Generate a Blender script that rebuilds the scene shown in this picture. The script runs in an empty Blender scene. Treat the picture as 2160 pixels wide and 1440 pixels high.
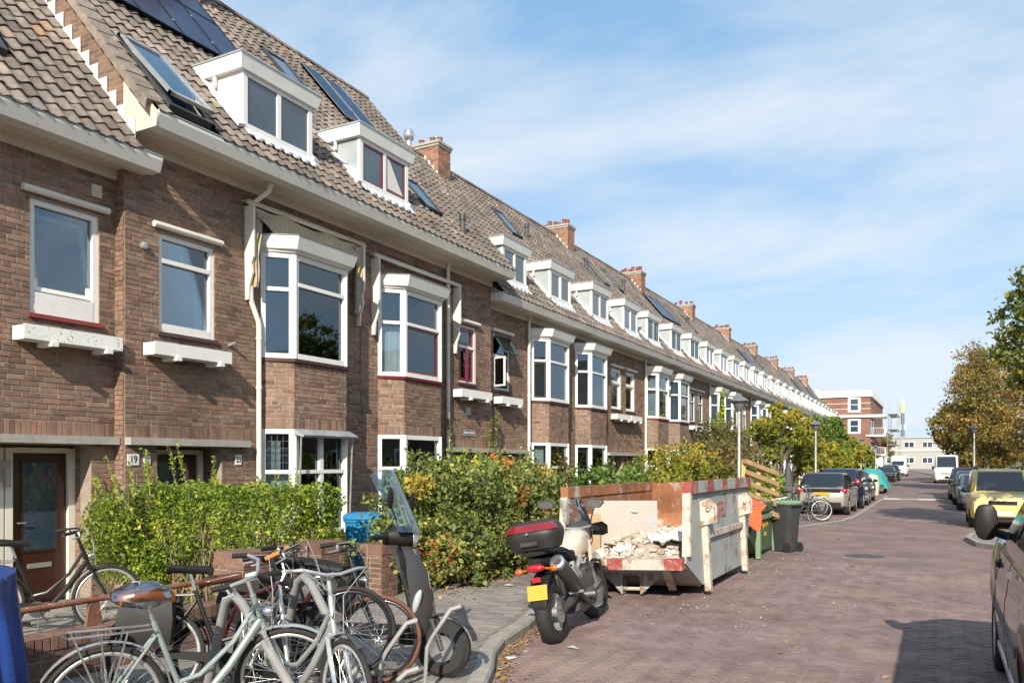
import bpy, bmesh, math, random
import numpy as np
from mathutils import Vector, Matrix

# ------------------------------------------------------------------ camera, sky, sun, exposure
scene = bpy.context.scene
COL = scene.collection
R = math.radians
YAW = 28.18                       # the camera looks this far to the left of the street's run (+Y)
EYE = 1.85
cam_d = bpy.data.cameras.new('camera'); cam = bpy.data.objects.new('camera', cam_d); COL.objects.link(cam)
cam.location = (0, 0, EYE); cam.rotation_euler = (R(90), 0, R(YAW))
cam_d.sensor_width = 36.0; cam_d.sensor_fit = 'HORIZONTAL'; cam_d.lens = 36.0*1680/2160
cam_d.shift_y = 255/2160; cam_d.clip_start = 0.05; cam_d.clip_end = 3000
scene.camera = cam

SUN = Vector((0.58, -1.63, 1.0)).normalized()
sun_el = math.asin(SUN.z); sun_az = math.atan2(SUN.x, SUN.y)
world = bpy.data.worlds.new('World'); scene.world = world; world.use_nodes = True
nt = world.node_tree; nt.nodes.clear()
def N(t, typ, **kw):
    n = t.nodes.new(typ)
    for k, v in kw.items():
        if k.startswith('i_'): n.inputs[int(k[2:]) if k[2:].isdigit() else k[2:]].default_value = v
        else: setattr(n, k, v)
    return n
sky = N(nt, 'ShaderNodeTexSky', sky_type='NISHITA', sun_disc=False, sun_elevation=sun_el, sun_rotation=sun_az,
        altitude=0, air_density=1.0, dust_density=0.6, ozone_density=2.2)
tc = N(nt, 'ShaderNodeTexCoord')
sep = N(nt, 'ShaderNodeSeparateXYZ'); nt.links.new(tc.outputs['Generated'], sep.inputs[0])
zc = N(nt, 'ShaderNodeMath', operation='MAXIMUM'); zc.inputs[1].default_value = 0.0; nt.links.new(sep.outputs[2], zc.inputs[0])
za = N(nt, 'ShaderNodeMath', operation='ADD'); za.inputs[1].default_value = 0.30; nt.links.new(zc.outputs[0], za.inputs[0])
dv = N(nt, 'ShaderNodeVectorMath', operation='DIVIDE'); nt.links.new(tc.outputs['Generated'], dv.inputs[0])
cb = N(nt, 'ShaderNodeCombineXYZ'); [nt.links.new(za.outputs[0], cb.inputs[i]) for i in range(3)]
nt.links.new(cb.outputs[0], dv.inputs[1])
mp = N(nt, 'ShaderNodeMapping'); mp.inputs['Rotation'].default_value = (0, 0, R(28)); mp.inputs['Scale'].default_value = (0.75, 1.5, 1.0); mp.inputs['Location'].default_value = (1.9, 0.55, 0.3)
nt.links.new(dv.outputs[0], mp.inputs[0])
n1 = N(nt, 'ShaderNodeTexNoise', i_Scale=1.25, i_Detail=9.0, i_Roughness=0.56, i_Distortion=0.35); nt.links.new(mp.outputs[0], n1.inputs['Vector'])
cr = N(nt, 'ShaderNodeValToRGB'); cr.color_ramp.elements[0].position = 0.35; cr.color_ramp.elements[1].position = 0.60
cr.color_ramp.elements[1].color = (0.9, 0.9, 0.9, 1)
nt.links.new(n1.outputs[0], cr.inputs[0])
hz = N(nt, 'ShaderNodeMapRange', i_1=0.0, i_2=0.5, i_3=0.55, i_4=0.0); nt.links.new(zc.outputs[0], hz.inputs[0])
mxf = N(nt, 'ShaderNodeMath', operation='MAXIMUM'); nt.links.new(cr.outputs[0], mxf.inputs[0]); nt.links.new(hz.outputs[0], mxf.inputs[1])
mx = N(nt, 'ShaderNodeMix', data_type='RGBA'); nt.links.new(mxf.outputs[0], mx.inputs[0])
skm = N(nt, 'ShaderNodeMix', data_type='RGBA', blend_type='MULTIPLY'); skm.inputs[0].default_value = 1.0
skm.inputs[7].default_value = (0.92, 1.02, 1.12, 1)
pal = N(nt, 'ShaderNodeMix', data_type='RGBA'); pal.inputs[0].default_value = 0.62; pal.inputs[7].default_value = (2.55, 4.6, 6.9, 1)   # thin high haze over the whole sky
nt.links.new(sky.outputs[0], skm.inputs[6]); nt.links.new(skm.outputs[2], pal.inputs[6]); nt.links.new(pal.outputs[2], mx.inputs[6]); mx.inputs[7].default_value = (5.9, 6.45, 6.95, 1)
bg = N(nt, 'ShaderNodeBackground', i_Strength=0.10); nt.links.new(mx.outputs[2], bg.inputs[0])
wo = N(nt, 'ShaderNodeOutputWorld'); nt.links.new(bg.outputs[0], wo.inputs[0])

sl = bpy.data.lights.new('sun', 'SUN'); sl.energy = 5.0; sl.angle = R(0.55); sl.color = (1.0, 0.92, 0.79)
so = bpy.data.objects.new('sun', sl); COL.objects.link(so); so.location = (20, -60, 50)
so.rotation_euler = (-SUN).to_track_quat('-Z', 'Y').to_euler()
scene.view_settings.view_transform = 'Standard'; scene.view_settings.look = 'None'
scene.view_settings.exposure = 0.50; scene.view_settings.gamma = 1.0; scene.view_settings.use_curve_mapping = False
scene.render.engine = 'CYCLES'
scene.cycles.max_bounces = 6; scene.cycles.transparent_max_bounces = 12

# ------------------------------------------------------------------ materials
def nmat(name):
    m = bpy.data.materials.new(name); m.use_nodes = True; t = m.node_tree; t.nodes.clear()
    out = N(t, 'ShaderNodeOutputMaterial'); return m, t, out
def lk(t, a, b): t.links.new(a, b)
def mul(c, k): return (min(c[0]*k, 1), min(c[1]*k, 1), min(c[2]*k, 1), 1)
def M(name, col, rough=0.6, metal=0.0, var=0.15, scale=5.0, bump=0.0, bscale=80.0, spec=0.5, coat=0.0, col2=None, thr=(0.45, 0.6), sc2=3.0, trans=0.0):
    """plain procedural material: base colour with noise, optional second colour in patches (rust, dirt, peeling), bump"""
    m, t, out = nmat(name)
    p = N(t, 'ShaderNodeBsdfPrincipled', i_Roughness=rough, i_Metallic=metal)
    p.inputs['Specular IOR Level'].default_value = spec; p.inputs['Coat Weight'].default_value = coat; p.inputs['Coat Roughness'].default_value = 0.04
    c = N(t, 'ShaderNodeTexCoord')
    n = N(t, 'ShaderNodeTexNoise', i_Scale=scale, i_Detail=6.0, i_Roughness=0.62); lk(t, c.outputs['Object'], n.inputs['Vector'])
    r = N(t, 'ShaderNodeValToRGB'); r.color_ramp.elements[0].position = 0.3; r.color_ramp.elements[1].position = 0.7
    r.color_ramp.elements[0].color = mul(col, 1-var); r.color_ramp.elements[1].color = mul(col, 1+var)
    lk(t, n.outputs[0], r.inputs[0]); last = r.outputs[0]
    if col2:
        n2 = N(t, 'ShaderNodeTexNoise', i_Scale=sc2, i_Detail=9.0, i_Roughness=0.68); lk(t, c.outputs['Object'], n2.inputs['Vector'])
        r2 = N(t, 'ShaderNodeValToRGB'); r2.color_ramp.elements[0].position = thr[0]; r2.color_ramp.elements[1].position = thr[1]
        lk(t, n2.outputs[0], r2.inputs[0])
        x = N(t, 'ShaderNodeMix', data_type='RGBA'); lk(t, r2.outputs[0], x.inputs[0]); lk(t, last, x.inputs[6]); x.inputs[7].default_value = mul(col2, 1)
        last = x.outputs[2]
    lk(t, last, p.inputs['Base Color'])
    rr = N(t, 'ShaderNodeMapRange', i_1=0.3, i_2=0.7, i_3=max(rough-0.08, 0.02), i_4=min(rough+0.1, 1)); lk(t, n.outputs[0], rr.inputs[0]); lk(t, rr.outputs[0], p.inputs['Roughness'])
    if bump:
        nb = N(t, 'ShaderNodeTexNoise', i_Scale=bscale, i_Detail=4.0); lk(t, c.outputs['Object'], nb.inputs['Vector'])
        b = N(t, 'ShaderNodeBump', i_Strength=bump, i_Distance=0.02); lk(t, nb.outputs[0], b.inputs['Height']); lk(t, b.outputs[0], p.inputs['Normal'])
    if trans: p.inputs['Transmission Weight'].default_value = trans
    lk(t, p.outputs[0], out.inputs[0]); return m
def stain_mix(t, g, last, st):
    """st: list of (colour, noise scale, low, high): dirt, sand, moss in patches of their own shape"""
    for (c, sc, lo, hi, amt, *sz) in st:
        n = N(t, 'ShaderNodeTexNoise', i_Scale=sc, i_Detail=8.0, i_Roughness=0.68); mpg = N(t, 'ShaderNodeMapping'); mpg.inputs['Scale'].default_value = (1, 1, sz[0] if sz else 1.0)
        lk(t, g.outputs['Position'], mpg.inputs[0]); lk(t, mpg.outputs[0], n.inputs['Vector'])
        r = N(t, 'ShaderNodeMapRange', i_1=lo, i_2=hi, i_3=0.0, i_4=amt); lk(t, n.outputs[0], r.inputs[0])
        x = N(t, 'ShaderNodeMix', data_type='RGBA'); lk(t, r.outputs[0], x.inputs[0]); lk(t, last, x.inputs[6]); x.inputs[7].default_value = (*c, 1); last = x.outputs[2]
    return last
def ramp(t, stops):
    r = N(t, 'ShaderNodeValToRGB'); e = r.color_ramp.elements
    while len(e) < len(stops): e.new(0.5)
    for i, (pos, c) in enumerate(stops): e[i].position = pos; e[i].color = (*c, 1)
    return r
def piece_mat(name, stops, rough=0.8, nscale=9.0, nvar=0.35, bump=0.4, bscale=120.0, spec=0.3, big=None, stain=None):
    """colour differs from piece to piece: per-face attribute 'rnd' in joined meshes, object random for single pieces"""
    m, t, out = nmat(name)
    p = N(t, 'ShaderNodeBsdfPrincipled', i_Roughness=rough); p.inputs['Specular IOR Level'].default_value = spec
    a = N(t, 'ShaderNodeAttribute', attribute_name='rnd'); oi = N(t, 'ShaderNodeObjectInfo')
    s = N(t, 'ShaderNodeMath', operation='ADD'); lk(t, a.outputs['Fac'], s.inputs[0]); lk(t, oi.outputs['Random'], s.inputs[1])
    f = N(t, 'ShaderNodeMath', operation='FRACT'); lk(t, s.outputs[0], f.inputs[0])
    r = ramp(t, stops); lk(t, f.outputs[0], r.inputs[0])
    g = N(t, 'ShaderNodeNewGeometry')
    n = N(t, 'ShaderNodeTexNoise', i_Scale=nscale, i_Detail=7.0, i_Roughness=0.65); lk(t, g.outputs['Position'], n.inputs['Vector'])
    mr = N(t, 'ShaderNodeMapRange', i_1=0.25, i_2=0.75, i_3=1-nvar, i_4=1+nvar); lk(t, n.outputs[0], mr.inputs[0])
    x = N(t, 'ShaderNodeVectorMath', operation='SCALE'); lk(t, r.outputs[0], x.inputs[0]); lk(t, mr.outputs[0], x.inputs['Scale'])
    last = x.outputs[0]
    if big:
        n2 = N(t, 'ShaderNodeTexNoise', i_Scale=big[0], i_Detail=5.0); lk(t, g.outputs['Position'], n2.inputs['Vector'])
        m2 = N(t, 'ShaderNodeMapRange', i_1=0.35, i_2=0.65, i_3=1-big[1], i_4=1+big[1]); lk(t, n2.outputs[0], m2.inputs[0])
        x2 = N(t, 'ShaderNodeVectorMath', operation='SCALE'); lk(t, last, x2.inputs[0]); lk(t, m2.outputs[0], x2.inputs['Scale']); last = x2.outputs[0]
    if stain: last = stain_mix(t, g, last, stain)
    lk(t, last, p.inputs['Base Color'])
    if bump:
        nb = N(t, 'ShaderNodeTexNoise', i_Scale=bscale, i_Detail=4.0); lk(t, g.outputs['Position'], nb.inputs['Vector'])
        b = N(t, 'ShaderNodeBump', i_Strength=bump, i_Distance=0.01); lk(t, nb.outputs[0], b.inputs['Height']); lk(t, b.outputs[0], p.inputs['Normal'])
    lk(t, p.outputs[0], out.inputs[0]); return m
def leaf_mat(name, stops, rough=0.5, tl=0.35):
    m, t, out = nmat(name)
    a = N(t, 'ShaderNodeAttribute', attribute_name='rnd'); r = ramp(t, stops); lk(t, a.outputs['Fac'], r.inputs[0])
    p = N(t, 'ShaderNodeBsdfPrincipled', i_Roughness=rough); p.inputs['Specular IOR Level'].default_value = 0.35; lk(t, r.outputs[0], p.inputs['Base Color'])
    tr = N(t, 'ShaderNodeBsdfTranslucent'); lk(t, r.outputs[0], tr.inputs[0])
    x = N(t, 'ShaderNodeMixShader', i_Fac=tl); lk(t, p.outputs[0], x.inputs[1]); lk(t, tr.outputs[0], x.inputs[2]); lk(t, x.outputs[0], out.inputs[0]); return m
def brick_tex_mat(name, c1, c2, mortar, bw, bh, plane='YZ', msize=0.01, bump=0.6, rot=0.0, squash=False, rough=0.85, big=0.25, stain=None):
    m, t, out = nmat(name)
    g = N(t, 'ShaderNodeNewGeometry'); s = N(t, 'ShaderNodeSeparateXYZ'); lk(t, g.outputs['Position'], s.inputs[0])
    cbn = N(t, 'ShaderNodeCombineXYZ')
    ia, ib = {'YZ': (1, 2), 'XZ': (0, 2), 'XY': (0, 1)}[plane]
    lk(t, s.outputs[ia], cbn.inputs[0]); lk(t, s.outputs[ib], cbn.inputs[1])
    mpn = N(t, 'ShaderNodeMapping'); mpn.inputs['Rotation'].default_value = (0, 0, rot); lk(t, cbn.outputs[0], mpn.inputs[0])
    b = N(t, 'ShaderNodeTexBrick', i_Scale=1.0); b.inputs['Brick Width'].default_value = bw; b.inputs['Row Height'].default_value = bh
    b.inputs['Mortar Size'].default_value = msize; b.inputs['Mortar Smooth'].default_value = 0.2
    b.inputs['Color1'].default_value = (*c1, 1); b.inputs['Color2'].default_value = (*c2, 1); b.inputs['Mortar'].default_value = (*mortar, 1)
    lk(t, mpn.outputs[0], b.inputs['Vector'])
    n = N(t, 'ShaderNodeTexNoise', i_Scale=1.1, i_Detail=8.0, i_Roughness=0.7); lk(t, g.outputs['Position'], n.inputs['Vector'])
    mr = N(t, 'ShaderNodeMapRange', i_1=0.3, i_2=0.7, i_3=1-big, i_4=1+big); lk(t, n.outputs[0], mr.inputs[0])
    x = N(t, 'ShaderNodeVectorMath', operation='SCALE'); lk(t, b.outputs['Color'], x.inputs[0]); lk(t, mr.outputs[0], x.inputs['Scale'])
    p = N(t, 'ShaderNodeBsdfPrincipled', i_Roughness=rough); p.inputs['Specular IOR Level'].default_value = 0.25; last = stain_mix(t, g, x.outputs[0], stain) if stain else x.outputs[0]; lk(t, last, p.inputs['Base Color'])
    n3 = N(t, 'ShaderNodeTexNoise', i_Scale=60.0, i_Detail=3.0); lk(t, g.outputs['Position'], n3.inputs['Vector'])
    sb = N(t, 'ShaderNodeMath', operation='MULTIPLY_ADD'); lk(t, n3.outputs[0], sb.inputs[0]); sb.inputs[1].default_value = 0.35
    iv = N(t, 'ShaderNodeMath', operation='SUBTRACT'); iv.inputs[0].default_value = 1.0; lk(t, b.outputs['Fac'], iv.inputs[1]); lk(t, iv.outputs[0], sb.inputs[2])
    bm = N(t, 'ShaderNodeBump', i_Strength=bump, i_Distance=0.012); lk(t, sb.outputs[0], bm.inputs['Height']); lk(t, bm.outputs[0], p.inputs['Normal'])
    lk(t, p.outputs[0], out.inputs[0]); return m
def glass_mat(name, tint=(0.75, 0.82, 0.85), refl=0.06, rough=0.01):
    m, t, out = nmat(name)
    tr = N(t, 'ShaderNodeBsdfTransparent'); tr.inputs[0].default_value = (*tint, 1)
    gl = N(t, 'ShaderNodeBsdfGlossy', i_Roughness=rough); gl.inputs[0].default_value = (0.80, 0.92, 1.0, 1)
    lw = N(t, 'ShaderNodeFresnel', i_IOR=1.5)
    ad = N(t, 'ShaderNodeMath', operation='MULTIPLY_ADD'); ad.use_clamp = True; lk(t, lw.outputs[0], ad.inputs[0]); ad.inputs[1].default_value = 1.4; ad.inputs[2].default_value = refl
    x = N(t, 'ShaderNodeMixShader'); lk(t, ad.outputs[0], x.inputs[0]); lk(t, tr.outputs[0], x.inputs[1]); lk(t, gl.outputs[0], x.inputs[2]); lk(t, x.outputs[0], out.inputs[0]); return m

BR = [(0.0, (0.145, 0.088, 0.066)), (0.2, (0.216, 0.137, 0.096)), (0.45, (0.268, 0.178, 0.126)), (0.7, (0.207, 0.124, 0.096)), (0.88, (0.304, 0.211, 0.146)), (1.0, (0.282, 0.140, 0.098))]
MT = {}
MT['brick'] = piece_mat('house_brick', BR, nscale=14, nvar=0.3, bump=0.4, bscale=150, big=(0.7, 0.18), stain=[((0.07,0.05,0.045), 1.1, 0.56, 0.75, 0.55), ((0.33,0.29,0.24), 2.3, 0.60, 0.78, 0.35), ((0.085,0.062,0.052), 2.6, 0.53, 0.70, 0.5, 0.22)])
MT['mortar'] = M('mortar', (0.31, 0.25, 0.195), 0.95, var=0.2, scale=9, bump=0.3)
MT['brick_far'] = brick_tex_mat('far_brick', (0.189, 0.120, 0.088), (0.288, 0.189, 0.135), (0.261, 0.216, 0.167), 0.22, 0.066, stain=[((0.085,0.062,0.052), 0.8, 0.50, 0.70, 0.5), ((0.09,0.065,0.055), 2.6, 0.55, 0.70, 0.4, 0.22)])
MT['brick_gable'] = brick_tex_mat('gable_brick', (0.15, 0.085, 0.06), (0.26, 0.155, 0.105), (0.22, 0.18, 0.14), 0.22, 0.066, 'XZ')
MT['brick_red'] = brick_tex_mat('red_brick', (0.20, 0.085, 0.062), (0.25, 0.11, 0.078), (0.26, 0.18, 0.14), 0.22, 0.066, 'XZ')
MT['chimney'] = piece_mat('chimney_brick', [(0, (0.26, 0.12, 0.08)), (0.5, (0.34, 0.18, 0.11)), (1, (0.22, 0.10, 0.07))], nscale=10, big=(2, 0.2))
MT['wallbrick'] = piece_mat('garden_brick', [(0, (0.13, 0.07, 0.052)), (0.5, (0.21, 0.125, 0.095)), (1, (0.16, 0.085, 0.065))], nscale=18, nvar=0.35, bump=0.6)
MT['tile'] = piece_mat('roof_tile', [(0, (0.120, 0.095, 0.081)), (0.3, (0.176, 0.143, 0.121)), (0.6, (0.219, 0.179, 0.149)), (0.85, (0.159, 0.137, 0.122)), (0.975, (0.267, 0.211, 0.162)), (1, (0.292, 0.176, 0.108))], nscale=7, nvar=0.4, bump=0.35, bscale=90, big=(0.6, 0.2), stain=[((0.07,0.065,0.055), 0.9, 0.52, 0.72, 0.6), ((0.16,0.15,0.07), 3.0, 0.62, 0.75, 0.4), ((0.33,0.30,0.26), 6.0, 0.64, 0.74, 0.4)])
MT['deck'] = M('roof_deck', (0.05, 0.042, 0.036), 0.9)
MT['white'] = M('white_paint', (0.76, 0.745, 0.71), 0.5, var=0.06, scale=2.5, col2=(0.56, 0.53, 0.48), thr=(0.52, 0.85), sc2=5)
MT['cream'] = M('cream_paint', (0.70, 0.66, 0.58), 0.5, var=0.07, scale=3)
MT['peel'] = M('peeling_white', (0.78, 0.77, 0.74), 0.6, var=0.06, col2=(0.22, 0.2, 0.18), thr=(0.58, 0.62), sc2=22)
MT['soffit'] = M('soffit_board', (0.60, 0.52, 0.42), 0.6, var=0.06, scale=2)
MT['fascia'] = M('fascia_board', (0.66, 0.635, 0.59), 0.5, var=0.05, scale=1.5, col2=(0.55, 0.52, 0.48), thr=(0.55, 0.8), sc2=4)
MT['zinc'] = M('zinc', (0.42, 0.44, 0.45), 0.5, 0.5, var=0.18, scale=3)
MT['zincpale'] = M('zinc_cheek', (0.36, 0.39, 0.395), 0.6, 0.15, var=0.14, scale=3.5)
MT['lead'] = M('lead_flashing', (0.56, 0.57, 0.58), 0.55, 0.0, var=0.15, scale=9, bump=0.3, bscale=30)
MT['maroon'] = M('maroon_paint', (0.16, 0.018, 0.03), 0.35, var=0.1, coat=0.3)
MT['redsill'] = M('red_sill', (0.24, 0.045, 0.04), 0.5, var=0.15)
MT['darksill'] = M('dark_sill', (0.085, 0.042, 0.035), 0.55, var=0.2)
MT['greenframe'] = M('dark_green_frame', (0.02, 0.045, 0.05), 0.4)
MT['glass'] = glass_mat('window_glass')
MT['glassclear'] = glass_mat('clear_glass', (0.9, 0.93, 0.93), 0.06)
MT['screen'] = glass_mat('tinted_screen', (0.55, 0.60, 0.66), 0.12)
MT['glassdark'] = M('dark_glass', (0.03, 0.05, 0.075), 0.03, 0.0, var=0.4, scale=1.2, spec=0.9, coat=0.6)
MT['carglass'] = M('car_glass', (0.012, 0.016, 0.02), 0.03, spec=0.8, coat=0.6)
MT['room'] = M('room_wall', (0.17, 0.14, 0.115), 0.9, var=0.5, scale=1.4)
MT['curtain'] = M('net_curtain', (0.62, 0.6, 0.56), 0.9, var=0.08)
MT['greycurtain'] = M('grey_curtain', (0.35, 0.35, 0.37), 0.9)
MT['blind'] = M('window_blind', (0.5, 0.5, 0.48), 0.8)
MT['concrete'] = M('concrete', (0.36, 0.34, 0.30), 0.85, var=0.15, scale=6, bump=0.3, bscale=60)
MT['kerb'] = M('kerb_stone', (0.30, 0.275, 0.245), 0.85, var=0.2, scale=4, bump=0.4, bscale=70)
MT['door'] = M('brown_door', (0.045, 0.014, 0.010), 0.35, var=0.25, scale=2, coat=0.3)
MT['reddoor'] = M('red_door', (0.30, 0.035, 0.025), 0.4, var=0.1)
MT['solar'] = M('solar_cell', (0.006, 0.014, 0.05), 0.25, var=0.2, scale=0.8, spec=0.2)
MT['black'] = M('black_plastic', (0.014, 0.013, 0.013), 0.55, var=0.2, spec=0.3)
MT['rubber'] = M('rubber', (0.02, 0.019, 0.018), 0.75, var=0.3, scale=20, bump=0.3)
MT['pot'] = M('clay_pot', (0.25, 0.07, 0.045), 0.6)
MT['steel'] = M('bare_steel', (0.62, 0.62, 0.61), 0.28, 0.9, var=0.1)
MT['chrome'] = M('chrome', (0.8, 0.8, 0.8), 0.12, 1.0, var=0.05)
MT['alu'] = M('brushed_alloy', (0.55, 0.55, 0.54), 0.38, 0.7, var=0.1)
MT['grey'] = M('grey_paint', (0.25, 0.245, 0.235), 0.5, 0.1, var=0.12, scale=6, col2=(0.18, 0.13, 0.09), thr=(0.66, 0.72), sc2=9)
MT['darkgrey'] = M('dark_grey', (0.05, 0.05, 0.052), 0.5)
MT['text_w'] = M('white_lettering', (0.75, 0.75, 0.73), 0.6, var=0.03)
MT['text_k'] = M('black_lettering', (0.015, 0.015, 0.015), 0.6, var=0.03)
MT['bark'] = M('bark', (0.11, 0.085, 0.065), 0.95, var=0.35, scale=12, bump=0.7, bscale=40)
MT['twig'] = M('twig', (0.24, 0.175, 0.115), 0.9, var=0.3, scale=12)

# ------------------------------------------------------------------ mesh builder
class MB:
    def __init__(s): s.v = []; s.f = []; s.r = []
    def add(s, vs, fs, r=0.0):
        b = len(s.v); s.v += [tuple(p) for p in vs]; s.f += [tuple(i+b for i in f) for f in fs]; s.r += [r]*len(fs); return s
    def box(s, x0, x1, y0, y1, z0, z1, r=0.0):
        return s.add([(x0,y0,z0),(x1,y0,z0),(x1,y1,z0),(x0,y1,z0),(x0,y0,z1),(x1,y0,z1),(x1,y1,z1),(x0,y1,z1)],
                     [(0,3,2,1),(4,5,6,7),(0,1,5,4),(1,2,6,5),(2,3,7,6),(3,0,4,7)], r)
    def obox(s, o, u, n, u0, u1, n0, n1, z0, z1, r=0.0):
        o = Vector(o); u = Vector(u); n = Vector(n); k = Vector((0,0,1))
        P = lambda a, b, c: o+u*a+n*b+k*c
        return s.add([P(u0,n0,z0),P(u1,n0,z0),P(u1,n1,z0),P(u0,n1,z0),P(u0,n0,z1),P(u1,n0,z1),P(u1,n1,z1),P(u0,n1,z1)],
                     [(0,3,2,1),(4,5,6,7),(0,1,5,4),(1,2,6,5),(2,3,7,6),(3,0,4,7)], r)
    def mbox(s, Mx, sx, sy, sz, r=0.0):
        c = [(-1,-1,-1),(1,-1,-1),(1,1,-1),(-1,1,-1),(-1,-1,1),(1,-1,1),(1,1,1),(-1,1,1)]
        return s.add([Mx @ Vector((a*sx/2,b*sy/2,d*sz/2)) for a,b,d in c],
                     [(0,3,2,1),(4,5,6,7),(0,1,5,4),(1,2,6,5),(2,3,7,6),(3,0,4,7)], r)
    def prism(s, poly, d, r=0.0):
        n = len(poly); d = Vector(d); a = [Vector(p) for p in poly]; vs = a+[p+d for p in a]
        return s.add(vs, [tuple(range(n))[::-1], tuple(range(n, 2*n))]+[(i,(i+1)%n,(i+1)%n+n,i+n) for i in range(n)], r)
    def loft(s, rings, cap=True, closed=True, r=0.0):
        n = len(rings[0]); vs = [p for g in rings for p in g]; fs = []
        for i in range(len(rings)-1):
            for j in range(n if closed else n-1):
                k = (j+1) % n; fs.append((i*n+j, i*n+k, (i+1)*n+k, (i+1)*n+j))
        if cap and closed: fs.append(tuple(range(n))[::-1]); fs.append(tuple(range((len(rings)-1)*n, len(rings)*n)))
        return s.add(vs, fs, r)
    def tube(s, pts, rad, n=8, cap=True, r=0.0, flat=1.0):
        P = [Vector(p) for p in pts]; m = len(P); rr = rad if isinstance(rad, (list, tuple)) else [rad]*m
        rings = []; T0 = (P[1]-P[0]).normalized(); a = Vector((0,0,1)) if abs(T0.z) < 0.9 else Vector((1,0,0))
        a = (a-T0*a.dot(T0)).normalized()
        for i in range(m):
            T = (P[min(i+1,m-1)]-P[max(i-1,0)])
            T = T.normalized() if T.length > 1e-9 else T0
            a = (a-T*a.dot(T)); a = a.normalized() if a.length > 1e-6 else T.orthogonal().normalized()
            b = T.cross(a)
            rings.append([P[i]+a*(math.cos(2*math.pi*k/n)*rr[i])+b*(math.sin(2*math.pi*k/n)*rr[i]*flat) for k in range(n)])
        return s.loft(rings, cap, True, r)
    def lathe(s, prof, o=(0,0,0), ax=(0,0,1), n=16, r=0.0, cap=True):
        ax = Vector(ax).normalized(); o = Vector(o); a = ax.orthogonal().normalized(); b = ax.cross(a)
        rings = [[o+ax*h+a*(math.cos(2*math.pi*k/n)*q)+b*(math.sin(2*math.pi*k/n)*q) for k in range(n)] for q, h in prof]
        return s.loft(rings, cap, True, r)
    def torus(s, c, ax, Rr, q, n=32, k=8, a0=0, a1=2*math.pi, ref=None, qs=None):
        ax = Vector(ax).normalized(); c = Vector(c); e = (Vector(ref)-ax*Vector(ref).dot(ax)).normalized() if ref else ax.orthogonal().normalized(); g = ax.cross(e)
        full = abs(a1-a0-2*math.pi) < 1e-6; rings = []
        for i in range(n if full else n+1):
            t = a0+(a1-a0)*i/n; d = e*math.cos(t)+g*math.sin(t)
            rings.append([c+d*(Rr+(qs or q)*math.cos(2*math.pi*j/k))+ax*(q*math.sin(2*math.pi*j/k)) for j in range(k)])
        if full: rings.append(rings[0]); return s.loft(rings, False, True)
        return s.loft(rings, True, True)
    def ball(s, c, rx, ry=None, rz=None, n=12, m=8, Mx=None):
        ry = ry or rx; rz = rz or rx; c = Vector(c); rings = []
        for i in range(m+1):
            t = math.pi*i/m; q = max(math.sin(t), 0.02); h = -math.cos(t)
            g = [Vector((rx*q*math.cos(2*math.pi*j/n), ry*q*math.sin(2*math.pi*j/n), rz*h)) for j in range(n)]
            rings.append([c+((Mx @ p) if Mx else p) for p in g])
        return s.loft(rings)
    def build(s, name, mat, parent=None, smooth=None, loc=None, kind=None, attr=False):
        me = bpy.data.meshes.new(name); me.from_pydata(s.v, [], s.f)
        bm_ = bmesh.new(); bm_.from_mesh(me); bmesh.ops.recalc_face_normals(bm_, faces=bm_.faces); bm_.to_mesh(me); bm_.free()
        if smooth is not None:
            me.polygons.foreach_set('use_smooth', [True]*len(s.f)); me.set_sharp_from_angle(angle=R(smooth))
        if attr:
            at = me.attributes.new('rnd', 'FLOAT', 'FACE'); at.data.foreach_set('value', s.r)
        me.materials.append(MT[mat] if isinstance(mat, str) else mat); me.update()
        return link(name, me, parent, loc, kind)
def link(name, me, parent=None, loc=None, kind=None):
    o = bpy.data.objects.new(name, me); COL.objects.link(o)
    if parent: o.parent = parent
    if loc is not None: o.location = loc
    if kind: o['kind'] = kind
    return o
def tag(o, label, cat, group=None):
    o['label'] = label; o['category'] = cat
    if group: o['group'] = group
    return o
def thing(name, label, cat, loc=(0,0,0), rotz=0.0, group=None):
    o = bpy.data.objects.new(name, None); COL.objects.link(o); o.location = loc; o.rotation_euler = (0,0,rotz); o.empty_display_size = 0.2
    return tag(o, label, cat, group)
def copy_tree(o, parent=None):
    c = o.copy(); COL.objects.link(c)
    if parent: c.parent = parent
    for ch in list(o.children): copy_tree(ch, c)
    return c
CAM = np.array((0.0, 0.0, EYE))
def text(name, s, size, mat, parent, loc, rot, sx=1.0, ext=0.002):
    cu = bpy.data.curves.new('t', 'FONT'); cu.body = s; cu.size = size; cu.extrude = ext; cu.align_x = 'CENTER'; cu.align_y = 'CENTER'
    to = bpy.data.objects.new('t', cu); COL.objects.link(to)
    dg = bpy.context.evaluated_depsgraph_get(); me = bpy.data.meshes.new_from_object(to.evaluated_get(dg))
    bpy.data.objects.remove(to); bpy.data.curves.remove(cu)
    me.name = name; me.materials.clear(); me.materials.append(MT[mat]); o = link(name, me, parent, loc); o.rotation_euler = rot; o.scale = (sx, 1, 1); return o
FACING = (R(90), 0, R(90))          # lettering on a face that looks towards +X
rng = np.random.default_rng(7); random.seed(7)

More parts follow.
